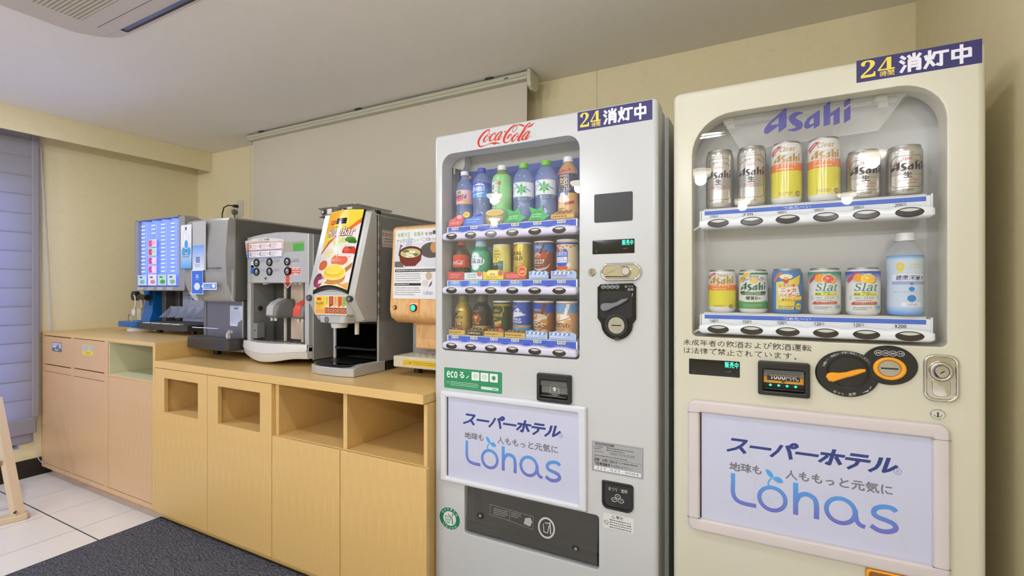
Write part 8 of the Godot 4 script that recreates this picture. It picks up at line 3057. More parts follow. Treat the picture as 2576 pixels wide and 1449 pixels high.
	k.ink("8fc0b8").ring(0.002, 0.065, 0.036, 0.033, 0.0008, 30)
	put(k, "label_print", M.printed, t)
	stand(t, -0.934, y2, Z)
	r = 0.0335
	t = can("yellow can with a lemon-shaped badge in the white machine's middle row", gr, r, 0.124, mat("paint_yellow", "e6dc86", 0.3), M.cap_white, true)
	k = ink_round(r)
	k.ink("d9d07a").rect(0.012, 0.014, 0.03, 0.112)
	k.ink("e6cf4a").ell(-0.006, 0.085, 0.019, 0.025)
	k.shape([-0.014, 0.062, 0.002, 0.062, -0.006, 0.052])
	k.ink("5a6a38").ring(-0.006, 0.085, 0.019, 0.025, 0.001, 28)
	k.ink("3a4a8c").fit("Fanta", -0.016, 0.095, 0.005, 0.105, 9.0, "sans_bold", 0.2)
	k.ink("2f3a2c").fit("SUPER", -0.02, 0.083, 0.009, 0.092, 9.0, "sans_bold")
	k.fit("PLUS", -0.018, 0.073, 0.007, 0.082, 9.0, "sans_bold")
	k.rect(-0.0075, 0.0645, -0.0045, 0.071)
	k.rect(-0.0095, 0.0665, -0.0025, 0.0695)
	k.ink("3a7a74").rect(0.002, 0.03, 0.02, 0.064)
	k.ink("2c2a26").rect(-0.028, 0.03, 0.002, 0.058)
	k.ink("e6e6dc").fit("ビタミン", -0.022, 0.047, 0.016, 0.056, 11.0)
	k.ink("d0503a").rows(-0.02, 0.022, 0.008, 0.027, 1, 0.5, 3)
	put(k, "label_print", M.printed, t)
	stand(t, -0.845, y2, Z)
	t = can("gold can with a yellow and red slash in the white machine's middle row", gr, r, 0.127, mat("paint_gold", "bfae62", 0.25, 0.5), M.cap_white, true)
	k = ink_round(r)
	k.ink("d8bc3e").shape([-0.03, 0.02, -0.016, 0.02, 0.006, 0.116, -0.016, 0.116])
	k.ink("c04a3a").shape([-0.036, 0.116, -0.018, 0.116, -0.024, 0.095, -0.036, 0.08])
	k.shape([-0.036, 0.03, -0.028, 0.03, -0.018, 0.062, -0.036, 0.055])
	k.ink("2a2c2e").fit("REAL", -0.034, 0.081, 0.012, 0.096, 9.0, "sans_bold", 0.1)
	k.fit("GOLD", -0.034, 0.063, 0.014, 0.079, 9.0, "sans_bold", 0.1)
	k.ink("c8742c").rows(0.0, 0.05, 0.018, 0.058, 2, 0.5, 3)
	k.ink("7a6a3a").rows(-0.014, 0.03, 0.014, 0.045, 3, 0.4, 6)
	put(k, "label_print", M.printed_tin, t)
	stand(t, -0.762, y2, Z)
	r = 0.036
	t = can("brown cocoa can with a blue top in the white machine's middle row", gr, r, 0.128, mat("paint_cocoa", "7c4a3a", 0.3), M.cap_white, true)
	k = ink_round(r)
	k.ink("4a78b8").rect(-0.11, 0.088, 0.11, 0.118)
	k.ink("8a5240").shape([-0.04, 0.088, -0.02, 0.1, 0.0, 0.09, 0.018, 0.098, 0.04, 0.088])
	k.ink("a87868").ell(-0.008, 0.08, 0.02, 0.012)
	k.ink("d8b8aa").brush([-0.03, 0.07, 0.002, -0.01, 0.085, 0.006, 0.01, 0.075, 0.004, 0.03, 0.09, 0.002])
	k.brush([-0.035, 0.04, 0.002, -0.01, 0.03, 0.006, 0.02, 0.035, 0.006, 0.035, 0.05, 0.002])
	k.ink("6a3a28").shape([-0.004, 0.085, 0.012, 0.118, 0.018, 0.118, 0.004, 0.082])
	k.ink("d8cfa8").fit("GEORGIA", -0.026, 0.102, 0.006, 0.112, 9.0, "serif_bold")
	k.ink("b84a32").ell(0.014, 0.076, 0.013, 0.011)
	k.ink("f0e4d8").fit("アイスココア", -0.045, 0.05, 0.016, 0.066, 15.0)
	k.ink("d8b8a8").rows(-0.026, 0.042, 0.004, 0.047, 1, 0.5, 3)
	put(k, "label_print", M.printed_gloss, t)
	stand(t, -0.678, y2, Z)
	r = 0.037
	t = can("cream milk tea can with a blue crest in the white machine's middle row", gr, r, 0.130, mat("paint_teacream", "d8c4a0", 0.3), M.cap_white, true)
	k = ink_round(r)
	k.ink("2f4fa8").rect(-0.115, 0.113, 0.115, 0.119)
	k.ink("d9923e").rect(-0.115, 0.014, 0.115, 0.03)
	for i in 7:
		k.ink("b8783c").ell(-0.04 + i * 0.013, 0.108 - 0.004 * (i % 2), 0.005, 0.0025)
	k.ink("2f5cc0").rect(-0.03, 0.04, 0.015, 0.098, 0.012)
	k.ink("c9b27a").ell(-0.008, 0.094, 0.009, 0.005)
	k.ink("e4e8f4").fit("紅茶花伝", -0.028, 0.074, 0.013, 0.089, 10.0)
	k.rect(-0.028, 0.052, 0.013, 0.071)
	k.ink("3a5ab0").rows(-0.02, 0.065, 0.006, 0.07, 1, 0.5, 3)
	k.fit("ロイヤルミルクティー".substr(4, 5), -0.026, 0.054, 0.012, 0.064, 12.0)
	k.ink("c8503c").ell(-0.028, 0.096, 0.01, 0.01)
	k.ink("d0582e").rect(-0.036, 0.03, 0.014, 0.04)
	k.ink("e6e2dc").ell(0.018, 0.044, 0.007, 0.008)
	put(k, "label_print", M.printed_gloss, t)
	stand(t, -0.593, y2, Z)
	# --- lower row
	var y3 := 1.0885
	r = 0.032
	t = bottle("gold and black aluminium bottle of coffee in the white machine's lower row", gr, [Vector2(0, 0), Vector2(r * 0.9, 0), Vector2(r, 0.008), Vector2(r, 0.085), Vector2(r * 0.85, 0.1), Vector2(r * 0.6, 0.115), Vector2(r * 0.56, 0.122)], mat("paint_brass", "b59a4e", 0.28, 0.5), mat("cap_olive", "6a6444", 0.35), 0.0195, 0.12, 0.146)
	k = ink_round(r)
	k.ink("3a3c34").shape([-0.05, 0.06, -0.02, 0.062, -0.005, 0.075, 0.01, 0.086, -0.05, 0.086])
	k.shape([-0.05, 0.056, -0.02, 0.05, -0.03, 0.035, -0.05, 0.03])
	k.ink("cdb868").fit("GEORGIA", -0.022, 0.078, 0.004, 0.085, 9.0, "serif_bold")
	k.ink("2f3028").fit("PREMIUM", -0.03, 0.057, 0.016, 0.068, 9.0, "serif_bold")
	k.ink("34382f").shape([-0.014, 0.042, 0.012, 0.045, 0.012, 0.034, -0.014, 0.033])
	k.ink("d8cf9a").fit("微糖", -0.01, 0.034, 0.01, 0.043, 11.0)
	k.ink("c04a2e").shape([-0.016, 0.024, 0.01, 0.026, 0.012, 0.033, -0.012, 0.033])
	k.ink("7a6a34").rows(-0.02, 0.015, -0.004, 0.019, 1, 0.5, 4)
	put(k, "label_print", M.printed_tin, t)
	stand(t, -1.012, y3, Z)
	r = 0.0365
	t = bottle("black aluminium coffee bottle with brown cup badge, white machine's lower row", gr, [Vector2(0, 0), Vector2(r * 0.9, 0), Vector2(r, 0.008), Vector2(r, 0.085), Vector2(r * 0.86, 0.1), Vector2(r * 0.58, 0.114), Vector2(r * 0.53, 0.122)], mat("paint_black", "2a2b24", 0.25, 0.3), mat("cap_slate", "55534a", 0.35), 0.0205, 0.12, 0.147)
	k = ink_round(r)
	k.ink("a8854a").fit("GEORGIA", -0.024, 0.082, 0.008, 0.091, 9.0, "serif_bold")
	k.ink("a04a2c").shape([-0.03, 0.062, -0.018, 0.077, 0.006, 0.077, 0.018, 0.06, 0.006, 0.045, -0.022, 0.045])
	k.ink("8a3a24").shape([-0.026, 0.061, -0.016, 0.073, 0.004, 0.073, 0.013, 0.06, 0.004, 0.048, -0.02, 0.048])
	k.ink("d8b878").shape([-0.017, 0.07, 0.004, 0.07, 0.0, 0.059, -0.005, 0.057, -0.005, 0.053, 0.0, 0.05, -0.013, 0.05, -0.008, 0.053, -0.008, 0.057, -0.013, 0.059])
	k.ink("c9ab6a").fit("EUROPEAN", -0.028, 0.038, 0.01, 0.047, 9.0, "serif_bold")
	k.ink("b89a58").rect(-0.11, 0.022, 0.11, 0.034)
	k.ink("34301f").fit("香るブラック", -0.026, 0.024, 0.006, 0.032, 11.0)
	k.ink("9a8a5a").rows(-0.02, 0.012, 0.002, 0.02, 2, 0.5, 3)
	put(k, "label_print", M.printed_tin, t)
	stand(t, -0.93, y3, Z)
	r = 0.0335
	t = can("black and olive coffee can with a red ribbon in the white machine's lower row", gr, r, 0.125, mat("paint_olive", "3a4228", 0.3, 0.3), M.cap_white, true)
	k = ink_round(r)
	k.ink("9a8a3e").rect(-0.105, 0.107, 0.105, 0.115)
	k.ink("b0a04e").ring(0.012, 0.095, 0.01, 0.014, 0.003, 20, -1.6, 1.6)
	k.ink("b9a84e").brush([-0.034, 0.03, 0.004, -0.028, 0.05, 0.006, -0.014, 0.062, 0.004, -0.004, 0.058, 0.001])
	k.ink("c9b95a").fit("GEORGIA", -0.022, 0.087, 0.006, 0.095, 9.0, "serif_bold")
	k.fit("PREMIUM", -0.03, 0.068, 0.018, 0.08, 9.0, "serif_bold")
	k.ink("bdb04a").shape([-0.012, 0.05, 0.014, 0.056, 0.014, 0.045, -0.014, 0.04])
	k.ink("35351f").fit("ブラック", -0.009, 0.044, 0.01, 0.052, 11.0)
	k.ink("c8502e").shape([-0.016, 0.031, 0.01, 0.036, 0.013, 0.045, -0.013, 0.04])
	k.ink("7a8a52").rows(-0.02, 0.022, 0.008, 0.026, 1, 0.5, 4)
	put(k, "label_print", M.printed_gloss, t)
	stand(t, -0.845, y3, Z)
	t = can("blue coffee can with a white mountain in the white machine's lower row", gr, r, 0.127, mat("paint_blue", "2f4fa8", 0.3), M.cap_white, true)
	k = ink_round(r)
	k.ink("4fa0d8").rect(-0.105, 0.014, 0.105, 0.034)
	k.ink("b59a5a").rect(-0.105, 0.034, 0.105, 0.042)
	k.ink("5a5234").rows(-0.028, 0.036, 0.01, 0.04, 1, 0.6, 3)
	k.ink("d4d9e6").shape([-0.036, 0.076, -0.024, 0.085, -0.014, 0.094, -0.004, 0.102, 0.003, 0.1, 0.008, 0.09, 0.018, 0.082, 0.03, 0.078, 0.012, 0.074, -0.002, 0.072, -0.02, 0.068, -0.036, 0.066])
	k.ink("3a4a7a").shape([-0.018, 0.087, -0.006, 0.096, -0.004, 0.088])
	k.shape([0.002, 0.096, 0.01, 0.086, 0.003, 0.088])
	k.ink("c9a85a").fit("GEORGIA", -0.032, 0.103, -0.002, 0.11, 9.0, "serif_bold")
	k.ink("e2e6f0").fit("EMERALD", -0.034, 0.058, 0.01, 0.067, 9.0, "sans_bold")
	k.fit("MOUNTAIN", -0.034, 0.049, 0.013, 0.057, 9.0, "sans_bold")
	k.ink("b8a05a").fit("Blend", -0.024, 0.043, -0.004, 0.048, 9.0, "serif", 0.2)
	k.ink("c83a2e").ell(-0.032, 0.076, 0.005, 0.007)
	put(k, "label_print", M.printed_gloss, t)
	stand(t, -0.763, y3, Z)
	r = 0.037
	for i in 2:
		t = can(["iced coffee can in blue, brown and white in the white machine's lower row", "pale café au lait can with a sky-blue top in the white machine's lower row"][i], gr, r, 0.127, mat("paint_ice%d" % i, ["8a5a34", "c99a6c"][i], 0.3), M.cap_white, true)
		k = ink_round(r)
		k.ink(["2a4fa8", "6f9cc8"][i]).rect(-0.115, 0.088, 0.115, 0.118)
		k.ink(["6a3a20", "e9e4dc"][i]).shape([0.002, 0.084, 0.012, 0.118, 0.024, 0.118, 0.012, 0.08])
		k.ink(["c9b8a0", "ece4da"][i]).ell(-0.004, 0.07, 0.03, 0.014)
		k.ink(["c07a44", "d8b890"][i]).shape([-0.036, 0.078, -0.02, 0.086, -0.008, 0.078, -0.012, 0.064, -0.03, 0.062])
		k.ink(["e0b884", "e8cfae"][i]).shape([-0.03, 0.08, -0.02, 0.083, -0.014, 0.076, -0.024, 0.072])
		k.ink(["d8cfc0", "b88a5c"][i]).brush([-0.036, 0.06, 0.002, -0.01, 0.062, 0.004, 0.02, 0.072, 0.003, 0.034, 0.084, 0.001])
		k.ink(["b88048", "d9a874"][i]).ell(0.016, 0.056, 0.014, 0.01)
		k.ink(["a8703c", "cf9a66"][i]).ell(-0.016, 0.026, 0.016, 0.009)
		k.ink(["c89a5c", "dfb88a"][i]).ell(0.016, 0.024, 0.014, 0.008)
		k.ink(["c8b06a", "8a9ab0"][i]).fit("GEORGIA", -0.03, 0.091, 0.006, 0.101, 9.0, "serif_bold")
		k.ink(["f2ece4", "4a3426"][i]).fit(["アイスコーヒー", "アイスカフェオレ"][i], -0.044, 0.04, 0.024, 0.056, 14.0)
		k.ink(["d8c8b0", "8a6a50"][i]).rows(-0.02, 0.03, 0.006, 0.037, 2, 0.5, 3)
		put(k, "label_print", M.printed_gloss, t)
		stand(t, [-0.679, -0.594][i], y3, Z)
	# --- advertising cards before the goods
	promo("red leaf-shaped card about white peach before the upper row", -1.055, -0.985, y1 - 0.002, 0.042, [0.0, 0.0, 0.75, 0.0, 0.95, 0.3, 1.0, 0.75, 0.85, 1.0, 0.6, 0.95, 0.3, 0.7, 0.05, 0.55], func(q: Ink, o: PackedVector2Array):
		q.ink("c9485a").poly(o)
		q.ink("e8a0a4").ell(-1.004, y1 + 0.032, 0.011, 0.008)
		q.ink("eec0b0").fit("白桃の香り", -1.05, y1 + 0.004, -0.995, y1 + 0.017, 9.0, "sans", 0.15)
		q.ink("f0a04a").rows(-1.042, y1 + 0.019, -1.018, y1 + 0.025, 1, 0.6, 3))
	promo("small round yellow card before the upper row", -0.988, -0.958, y1 + 0.028, 0.022, [0.5, 0.0, 0.85, 0.15, 1.0, 0.5, 0.85, 0.85, 0.5, 1.0, 0.15, 0.85, 0.0, 0.5, 0.15, 0.15], func(q: Ink, o: PackedVector2Array):
		q.ink("e8d24a").poly(o)
		q.ink("5a5430").rows(-0.982, y1 + 0.034, -0.964, y1 + 0.044, 2, 0.5, 3))
	promo("blue wave-topped card before the upper row", -0.983, -0.905, y1 - 0.002, 0.042, [0.0, 0.0, 1.0, 0.0, 1.0, 0.95, 0.85, 1.0, 0.6, 0.85, 0.3, 0.6, 0.0, 0.5], func(q: Ink, o: PackedVector2Array):
		q.ink("2a6ad0").poly(o)
		q.ink("2336a8").shape([-0.94, y1 + 0.028, -0.905, y1 + 0.03, -0.905, y1 + 0.037, -0.922, y1 + 0.038])
		q.ink("8fb8f0").rows(-0.972, y1 + 0.005, -0.915, y1 + 0.024, 2, 0.5, 5))
	promo("bowl-shaped card of green tea before the upper row", -0.892, -0.815, y1 - 0.002, 0.052, [0.12, 0.0, 0.88, 0.0, 0.97, 0.4, 1.0, 0.75, 0.9, 0.95, 0.6, 1.02, 0.4, 1.02, 0.1, 0.95, 0.0, 0.75, 0.03, 0.4], func(q: Ink, o: PackedVector2Array):
		q.ink("8a7c56").poly(o)
		q.ink("c9c2a8").ell(-0.8535, y1 + 0.038, 0.036, 0.012)
		q.ink("d0b04c").ell(-0.8535, y1 + 0.035, 0.031, 0.009)
		q.ink("d8d2ba").rows(-0.885, y1 + 0.012, -0.822, y1 + 0.025, 2, 0.5, 7))
	for x in [-0.812, -0.724]:
		promo("green paper star card about natural water before the upper row", x, x + 0.083, y1 - 0.002, 0.052, STAR, func(q: Ink, o: PackedVector2Array):
			q.ink("3fb45a").poly(o)
			q.ink("2f9a48")
			q.shape([o[1].x, o[1].y, o[3].x, o[3].y, o[3].x - 0.004, o[3].y - 0.02, o[1].x + 0.012, o[1].y - 0.008])
			q.shape([o[3].x, o[3].y, o[5].x, o[5].y, o[5].x - 0.012, o[5].y - 0.01])
			q.shape([o[0].x, o[0].y, o[0].x + 0.03, o[0].y + 0.018, o[7].x, o[7].y])
			q.ink("a4dcb0").rows(o[1].x + 0.002, y1 + 0.008, o[1].x + 0.04, y1 + 0.024, 2, 0.5, 4))
	promo("tan card of coffee beans before the upper row", -0.638, -0.553, y1 - 0.002, 0.03, [0.02, 0.0, 1.0, 0.0, 1.0, 0.75, 0.7, 0.95, 0.3, 0.85, 0.0, 0.55], func(q: Ink, o: PackedVector2Array):
		q.ink("a87c44").poly(o)
		for i in 9:
			q.ink("5a3a20" if i % 2 else "7a5228").ell(-0.61 + i * 0.006, y1 + 0.018 + 0.003 * (i % 3), 0.004, 0.0025)
		q.ink("d0a84e").rect(-0.635, y1 + 0.001, -0.557, y1 + 0.013)
		q.ink("6a4a20").rows(-0.63, y1 + 0.003, -0.562, y1 + 0.011, 1, 0.6, 4))
	# middle row
	promo("red card before the cola bottle in the middle row", -1.058, -0.985, y2 - 0.002, 0.029, BOX, func(q: Ink, o: PackedVector2Array):
		q.ink("bf4038").poly(o)
		q.ink("e0a49c").rows(-1.045, y2 + 0.004, -1.0, y2 + 0.022, 2, 0.5, 3))
	promo("pale card before the green bottle in the middle row", -0.982, -0.905, y2 - 0.002, 0.026, BOX, func(q: Ink, o: PackedVector2Array):
		q.ink("cfdcda").poly(o)
		q.ink("5a8a8c").rows(-0.965, y2 + 0.003, -0.93, y2 + 0.02, 2, 0.5, 9)
		q.ink("d8645a").ell(-0.917, y2 + 0.019, 0.011, 0.01))
	promo("yellow card about vitamins before the middle row", -0.902, -0.818, y2 - 0.002, 0.034, [0.0, 0.0, 1.0, 0.0, 1.0, 0.7, 0.8, 1.0, 0.3, 1.0, 0.15, 0.75, 0.0, 0.9], func(q: Ink, o: PackedVector2Array):
		q.ink("e2c53e").poly(o)
		q.ink("e9df8a").ell(-0.86, y2 + 0.02, 0.026, 0.01)
		q.ink("4a6a3a").fit("爽快", -0.873, y2 + 0.011, -0.852, y2 + 0.021, 10.0)
		q.ink("c8742c").rows(-0.888, y2 + 0.002, -0.838, y2 + 0.008, 1, 0.6, 5)
		q.ink("c85a48").ell(-0.83, y2 + 0.02, 0.01, 0.009))
	promo("red card with a round power mark before the middle row", -0.813, -0.728, y2 - 0.002, 0.046, [0.0, 0.0, 0.95, 0.0, 1.0, 0.35, 1.0, 0.8, 0.85, 1.0, 0.7, 1.0, 0.6, 0.75, 0.58, 0.55, 0.0, 0.55], func(q: Ink, o: PackedVector2Array):
		q.ink("c8483e").poly(o)
		q.ink("eebc3e").ell(-0.744, y2 + 0.026, 0.017, 0.0165)
		q.ink("d8442e").ell(-0.744, y2 + 0.026, 0.014, 0.0135)
		q.ink("f4e6c4").fit("UP!", -0.753, y2 + 0.019, -0.735, y2 + 0.028, 9.0, "sans_bold")
		q.ink("f0b8a8").rows(-0.805, y2 + 0.003, -0.75, y2 + 0.016, 2, 0.5, 6))
	for i in 4:
		var xa: float = [-0.718, -0.636, -0.731, -0.643][i]
		var ya: float = [y2, y2, y3, y3][i] - 0.002
		promo("jagged card of ice cubes before the " + ("middle" if i < 2 else "lower") + " row", xa, xa + [0.072, 0.09, 0.082, 0.096][i], ya, 0.03, [0.0, 0.0, 1.0, 0.0, 1.0, 0.7, 0.85, 0.95, 0.7, 0.8, 0.55, 1.0, 0.4, 0.85, 0.25, 1.0, 0.1, 0.85, 0.0, 0.9], func(q: Ink, o: PackedVector2Array):
			q.ink("a8c0e0").poly(o)
			for j in 9:
				var cx := xa + 0.008 + j * 0.0078
				q.ink("dce6f4" if j % 2 else "5f8fd0").shape([cx - 0.004, ya + 0.014, cx + 0.003, ya + 0.016, cx + 0.005, ya + 0.023, cx - 0.001, ya + 0.024])
				q.ink("7fa4d8").shape([cx - 0.003, ya + 0.002, cx + 0.004, ya + 0.003, cx + 0.003, ya + 0.006])
			q.ink("c86a6a" if i == 1 else "dfe6f2").rows(xa + 0.006, ya + 0.007, xa + 0.064, ya + 0.014, 1, 0.7, i))
	# lower row
	for i in 4:
		var xa: float = [-1.05, -0.967, -0.896, -0.812][i]
		promo(["gold card of coffee beans before the gold bottle in the lower row", "black card before the black bottle in the lower row", "gold card with a red dot before the lower row", "gold card before the blue can in the lower row"][i], xa, xa + [0.072, 0.068, 0.08, 0.082][i], y3 - 0.002, 0.03, [0.0, 0.0, 1.0, 0.0, 1.0, 0.85, 0.75, 1.0, 0.3, 0.95, 0.0, 0.7], func(q: Ink, o: PackedVector2Array):
			q.ink("6a5030" if i != 1 else "3a2c20").poly(o)
			for j in 8:
				q.ink("9a744a" if j % 2 else "4a3420").ell(xa + 0.01 + j * 0.0075, y3 + 0.02 + 0.002 * (j % 3), 0.0042, 0.0028)
			q.ink("c9a84c").rect(o[0].x, y3 - 0.002, o[1].x - 0.002, y3 + 0.016)
			if i == 1:
				q.ink("1f1c18").rect(o[0].x + 0.001, y3 - 0.001, o[1].x - 0.003, y3 + 0.015)
			q.ink("6a5420" if i != 1 else "d8cfa8").rows(xa + 0.004, y3 + 0.003, o[1].x - 0.006, y3 + 0.011, 1, 0.65, i + 2)
			if i == 2:
				q.ink("c8503c").ell(o[1].x - 0.014, y3 + 0.021, 0.009, 0.008))

func silver_beer(label: String, gr: String, r: float, h: float, size: String) -> Node3D:
	var t := can(label, gr, r, h, M.tin, M.steel_dull)
	var k := ink_round(r)
	var b := h * 0.1 + 0.006
	var a := h - 0.028
	k.ink("8f8b86").rect(-0.034, b + 0.03, 0.034, b + 0.03 + (a - b) * 0.28)
	k.ink("c4c0b8")
	for i in 9:
		k.rect(-0.034, b + 0.032 + i * (a - b) * 0.03, 0.034, b + 0.0332 + i * (a - b) * 0.03)
	k.ink("3a3a36").path([-0.026, b, 0.026, b, 0.036, b + 0.008, 0.036, a - 0.012, 0.026, a, -0.026, a, -0.036, a - 0.012, -0.036, b + 0.008, -0.026, b], 0.0011)
	k.ink("55534e").arc("ASAHI BREWERIES LIMITED", 0.0, a - 0.062, 0.052, 128.0, 52.0, 0.0058, 8.0)
	k.ink("77746e").rows(-0.014, a - 0.022, 0.014, a - 0.015, 2, 0.4, 4)
	var m := lerpf(b, a, 0.52)
	k.ink("c04a3a").fit("DRY", -0.011, m + 0.027, 0.011, m + 0.0335, 9.0, "serif_bold")
	k.ink("2b2a28")
	wordmark(k, -0.035, m, 0.07)
	k.fit("生", -0.009, m - 0.018, 0.009, m - 0.002, 13.0)
	k.ink("bf4636").fit("スーパードライ", -0.021, m - 0.0275, 0.021, m - 0.0205, 12.0, "sans", 0.15)
	k.ink("5a5854").rows(-0.003, m - 0.0325, 0.022, m - 0.0295, 1, 0.6, 3)
	k.ink("4a4844").fit(size, -0.012, b - 0.012, 0.012, b - 0.003, 9.0)
	k.ink("6a6864").fit("CLEAR", -0.014, a + 0.004, 0.012, a + 0.009, 9.0, "serif", 0.1)
	put(k, "label_print", M.printed_tin, t)
	return t

func clear_beer(label: String, gr: String, r: float, h: float) -> Node3D:
	var t := can(label, gr, r, h, M.tin_white, M.steel_dull)
	var k := ink_round(r)
	var s := h / 0.166
	var W := 0.118
	k.ink("d9cf3a").rect(-W, 0.016, W, 0.085 * s)
	k.ink("dcb83a").rect(-W, 0.085 * s, W, 0.092 * s)
	k.ink("dd7a2e").rect(-W, 0.086 * s, W, 0.107 * s)
	k.ink("e0b040")
	for i in 40:
		k.ell(-0.03 + (i * 37 % 60) * 0.001, 0.04 * s + (i * 53 % 45) * 0.001 * s, 0.0007, 0.0007, 6)
	k.ink("f0dcc4").fit("クリアアサヒ", -0.025, 0.0975 * s, 0.025, 0.1065 * s, 11.0)
	k.ink("f4e0b8").rows(-0.024, 0.0885 * s, 0.022, 0.0945 * s, 1, 0.55, 3)
	k.ink("b8872e").fit("Clear", -0.02, 0.137 * s, 0.02, 0.151 * s, 9.0, "serif", 0.25)
	k.ink("b08428")
	wordmark(k, -0.035, 0.1085 * s, 0.07)
	k.ink("c9b46a").brush([-0.034, 0.132 * s, 0.0004, 0.0, 0.128 * s, 0.001, 0.034, 0.136 * s, 0.0004])
	k.ink("b8443a").shape([-0.044, 0.139 * s, -0.04, 0.128 * s, -0.012, 0.153 * s, -0.022, 0.154 * s])
	k.ink("e8c8b8").path([-0.037, 0.136 * s, -0.022, 0.149 * s], 0.002)
	k.ink("8a6a2a").ell(0.028, 0.024 * s, 0.0075, 0.0075 * s)
	k.ink("e4cf8a").fit("お酒", 0.0225, 0.0205 * s, 0.0335, 0.0275 * s, 10.0)
	k.ink("a8742e").rows(-0.02, 0.02 * s, 0.016, 0.03 * s, 2, 0.45, 5)
	put(k, "label_print", M.printed_gloss, t)
	return t

func right_goods() -> void:
	var gr := "drinks on show in the cream vending machine"
	var Z := -1.532
	var y1 := 1.4895
	var y2 := 1.1905
	var r := 0.0372
	var k: Ink
	var t := silver_beer("tall silver beer can with black lettering in the cream machine's upper row", gr, r, 0.167, "500ml")
	stand(t, -0.1175, y1, Z)
	copy_of(t, Vector3(-0.034, y1, Z))
	t = clear_beer("tall white and yellow beer can in the cream machine's upper row", gr, r, 0.167)
	stand(t, 0.052, y1, Z)
	copy_of(t, Vector3(0.139, y1, Z))
	t = silver_beer("short silver beer can with black lettering in the cream machine's upper row", gr, r, 0.123, "350ml")
	stand(t, 0.2255, y1, Z)
	copy_of(t, Vector3(0.3095, y1, Z))
	t = clear_beer("short white and yellow beer can in the cream machine's lower row", gr, r, 0.122)
	stand(t, -0.111, y2, Z)
	t = can("white and green beer can in the cream machine's lower row", gr, r, 0.121, M.tin_white, M.steel_dull)
	k = ink_round(r)
	k.ink("2f7a52").rect(-0.118, 0.107, 0.118, 0.112)
	k.ink("3f8f4c").rect(-0.118, 0.012, 0.118, 0.03)
	k.ink("4f9f58").shape([-0.045, 0.03, 0.045, 0.03, 0.045, 0.036, 0.02, 0.031, -0.02, 0.031, -0.045, 0.036])
	k.ink("d9b54a").shape([-0.044, 0.088, -0.03, 0.085, -0.004, 0.112, -0.022, 0.112])
	k.ink("5a4a1e").fit("NEW", -0.037, 0.092, -0.02, 0.1, 9.0, "serif_bold", 0.3)
	k.ink("4a5a4c").arc("ORIGINAL BREW", 0.0, 0.045, 0.057, 100.0, 55.0, 0.0065, 8.0)
	k.arc("REFRESHING TASTE", 0.0, 0.045, 0.0505, 122.0, 58.0, 0.0058, 8.0)
	k.ink("e0c46a").ell(0.002, 0.09, 0.01, 0.008)
	k.ink("1f6a48")
	wordmark(k, -0.035, 0.0625, 0.07)
	k.ink("2a3a2e").rect(-0.036, 0.053, 0.036, 0.0605)
	k.ink("e6e8e2").rect(-0.02, 0.0575, 0.02, 0.0625)
	k.ink("2a3a2e").fit("スタイルフリー", -0.018, 0.058, 0.018, 0.0622, 11.0)
	k.ink("2f7a52").shape([-0.034, 0.05, 0.034, 0.05, 0.03, 0.0565, -0.03, 0.0565])
	k.ink("cfe0d2").fit("STYLE FREE", -0.02, 0.0515, 0.02, 0.0555, 9.0, "serif_bold")
	k.ink("4a4a46").fit("糖質0", -0.018, 0.036, 0.012, 0.047, 10.0, "serif_bold")
	k.rows(0.014, 0.038, 0.022, 0.044, 1, 0.6, 3)
	k.ink("c8e0ca").rows(-0.026, 0.015, 0.026, 0.026, 3, 0.35, 5)
	put(k, "label_print", M.printed_gloss, t)
	stand(t, -0.03, y2, Z)
	t = can("blue and yellow lemon highball can in the cream machine's lower row", gr, r, 0.122, mat("paint_highball", "3f78b8", 0.3), M.steel_dull)
	k = ink_round(r)
	k.ink("d8cf6a").shape([-0.03, 0.012, 0.014, 0.012, 0.022, 0.06, 0.034, 0.105, 0.012, 0.092, -0.03, 0.085])
	k.ink("e6c93a").shape([0.006, 0.09, 0.034, 0.106, 0.03, 0.08, 0.014, 0.07])
	k.ink("e8e0b8").ell(-0.004, 0.1, 0.016, 0.007)
	k.ink("e0d88a").ell(-0.01, 0.05, 0.014, 0.02)
	k.ink("ddc24a").ell(0.006, 0.03, 0.012, 0.016)
	k.ink("c9502e").ell(-0.004, 0.09, 0.007, 0.009)
	k.ink("d8c89a").ell(-0.004, 0.096, 0.005, 0.004)
	k.ink("d8742e").shape([-0.04, 0.09, -0.036, 0.084, -0.012, 0.11, -0.02, 0.112])
	k.ink("e4e2d4").shape([-0.026, 0.068, 0.026, 0.074, 0.032, 0.05, -0.018, 0.042])
	for q in [["レモン味", -0.023, 0.072, 0.018, 0.081], ["ニッカ", -0.017, 0.058, 0.021, 0.07], ["ハイボール", -0.02, 0.044, 0.028, 0.056]]:
		k.ink("eee8da").fit(q[0], q[1], q[2], q[3], q[4], 26.0, "sans", 0.1)
		k.ink("c8342e").fit(q[0], q[1], q[2], q[3], q[4], 15.0, "sans", 0.1)
	k.ink("e8c92e").shape([-0.022, 0.03, 0.038, 0.038, 0.04, 0.048, -0.018, 0.04])
	k.ink("3a3420").fit("爽やかレモン", -0.014, 0.033, 0.026, 0.041, 11.0, "sans", 0.1)
	k.ink("d8c83a").ell(0.027, 0.02, 0.0085, 0.0085)
	k.ink("3a3a2a").fit("お酒", 0.021, 0.0165, 0.033, 0.0235, 10.0)
	k.ink("4a5a7a").rows(-0.022, 0.013, 0.014, 0.022, 2, 0.45, 5)
	put(k, "label_print", M.printed_gloss, t)
	stand(t, 0.054, y2, Z)
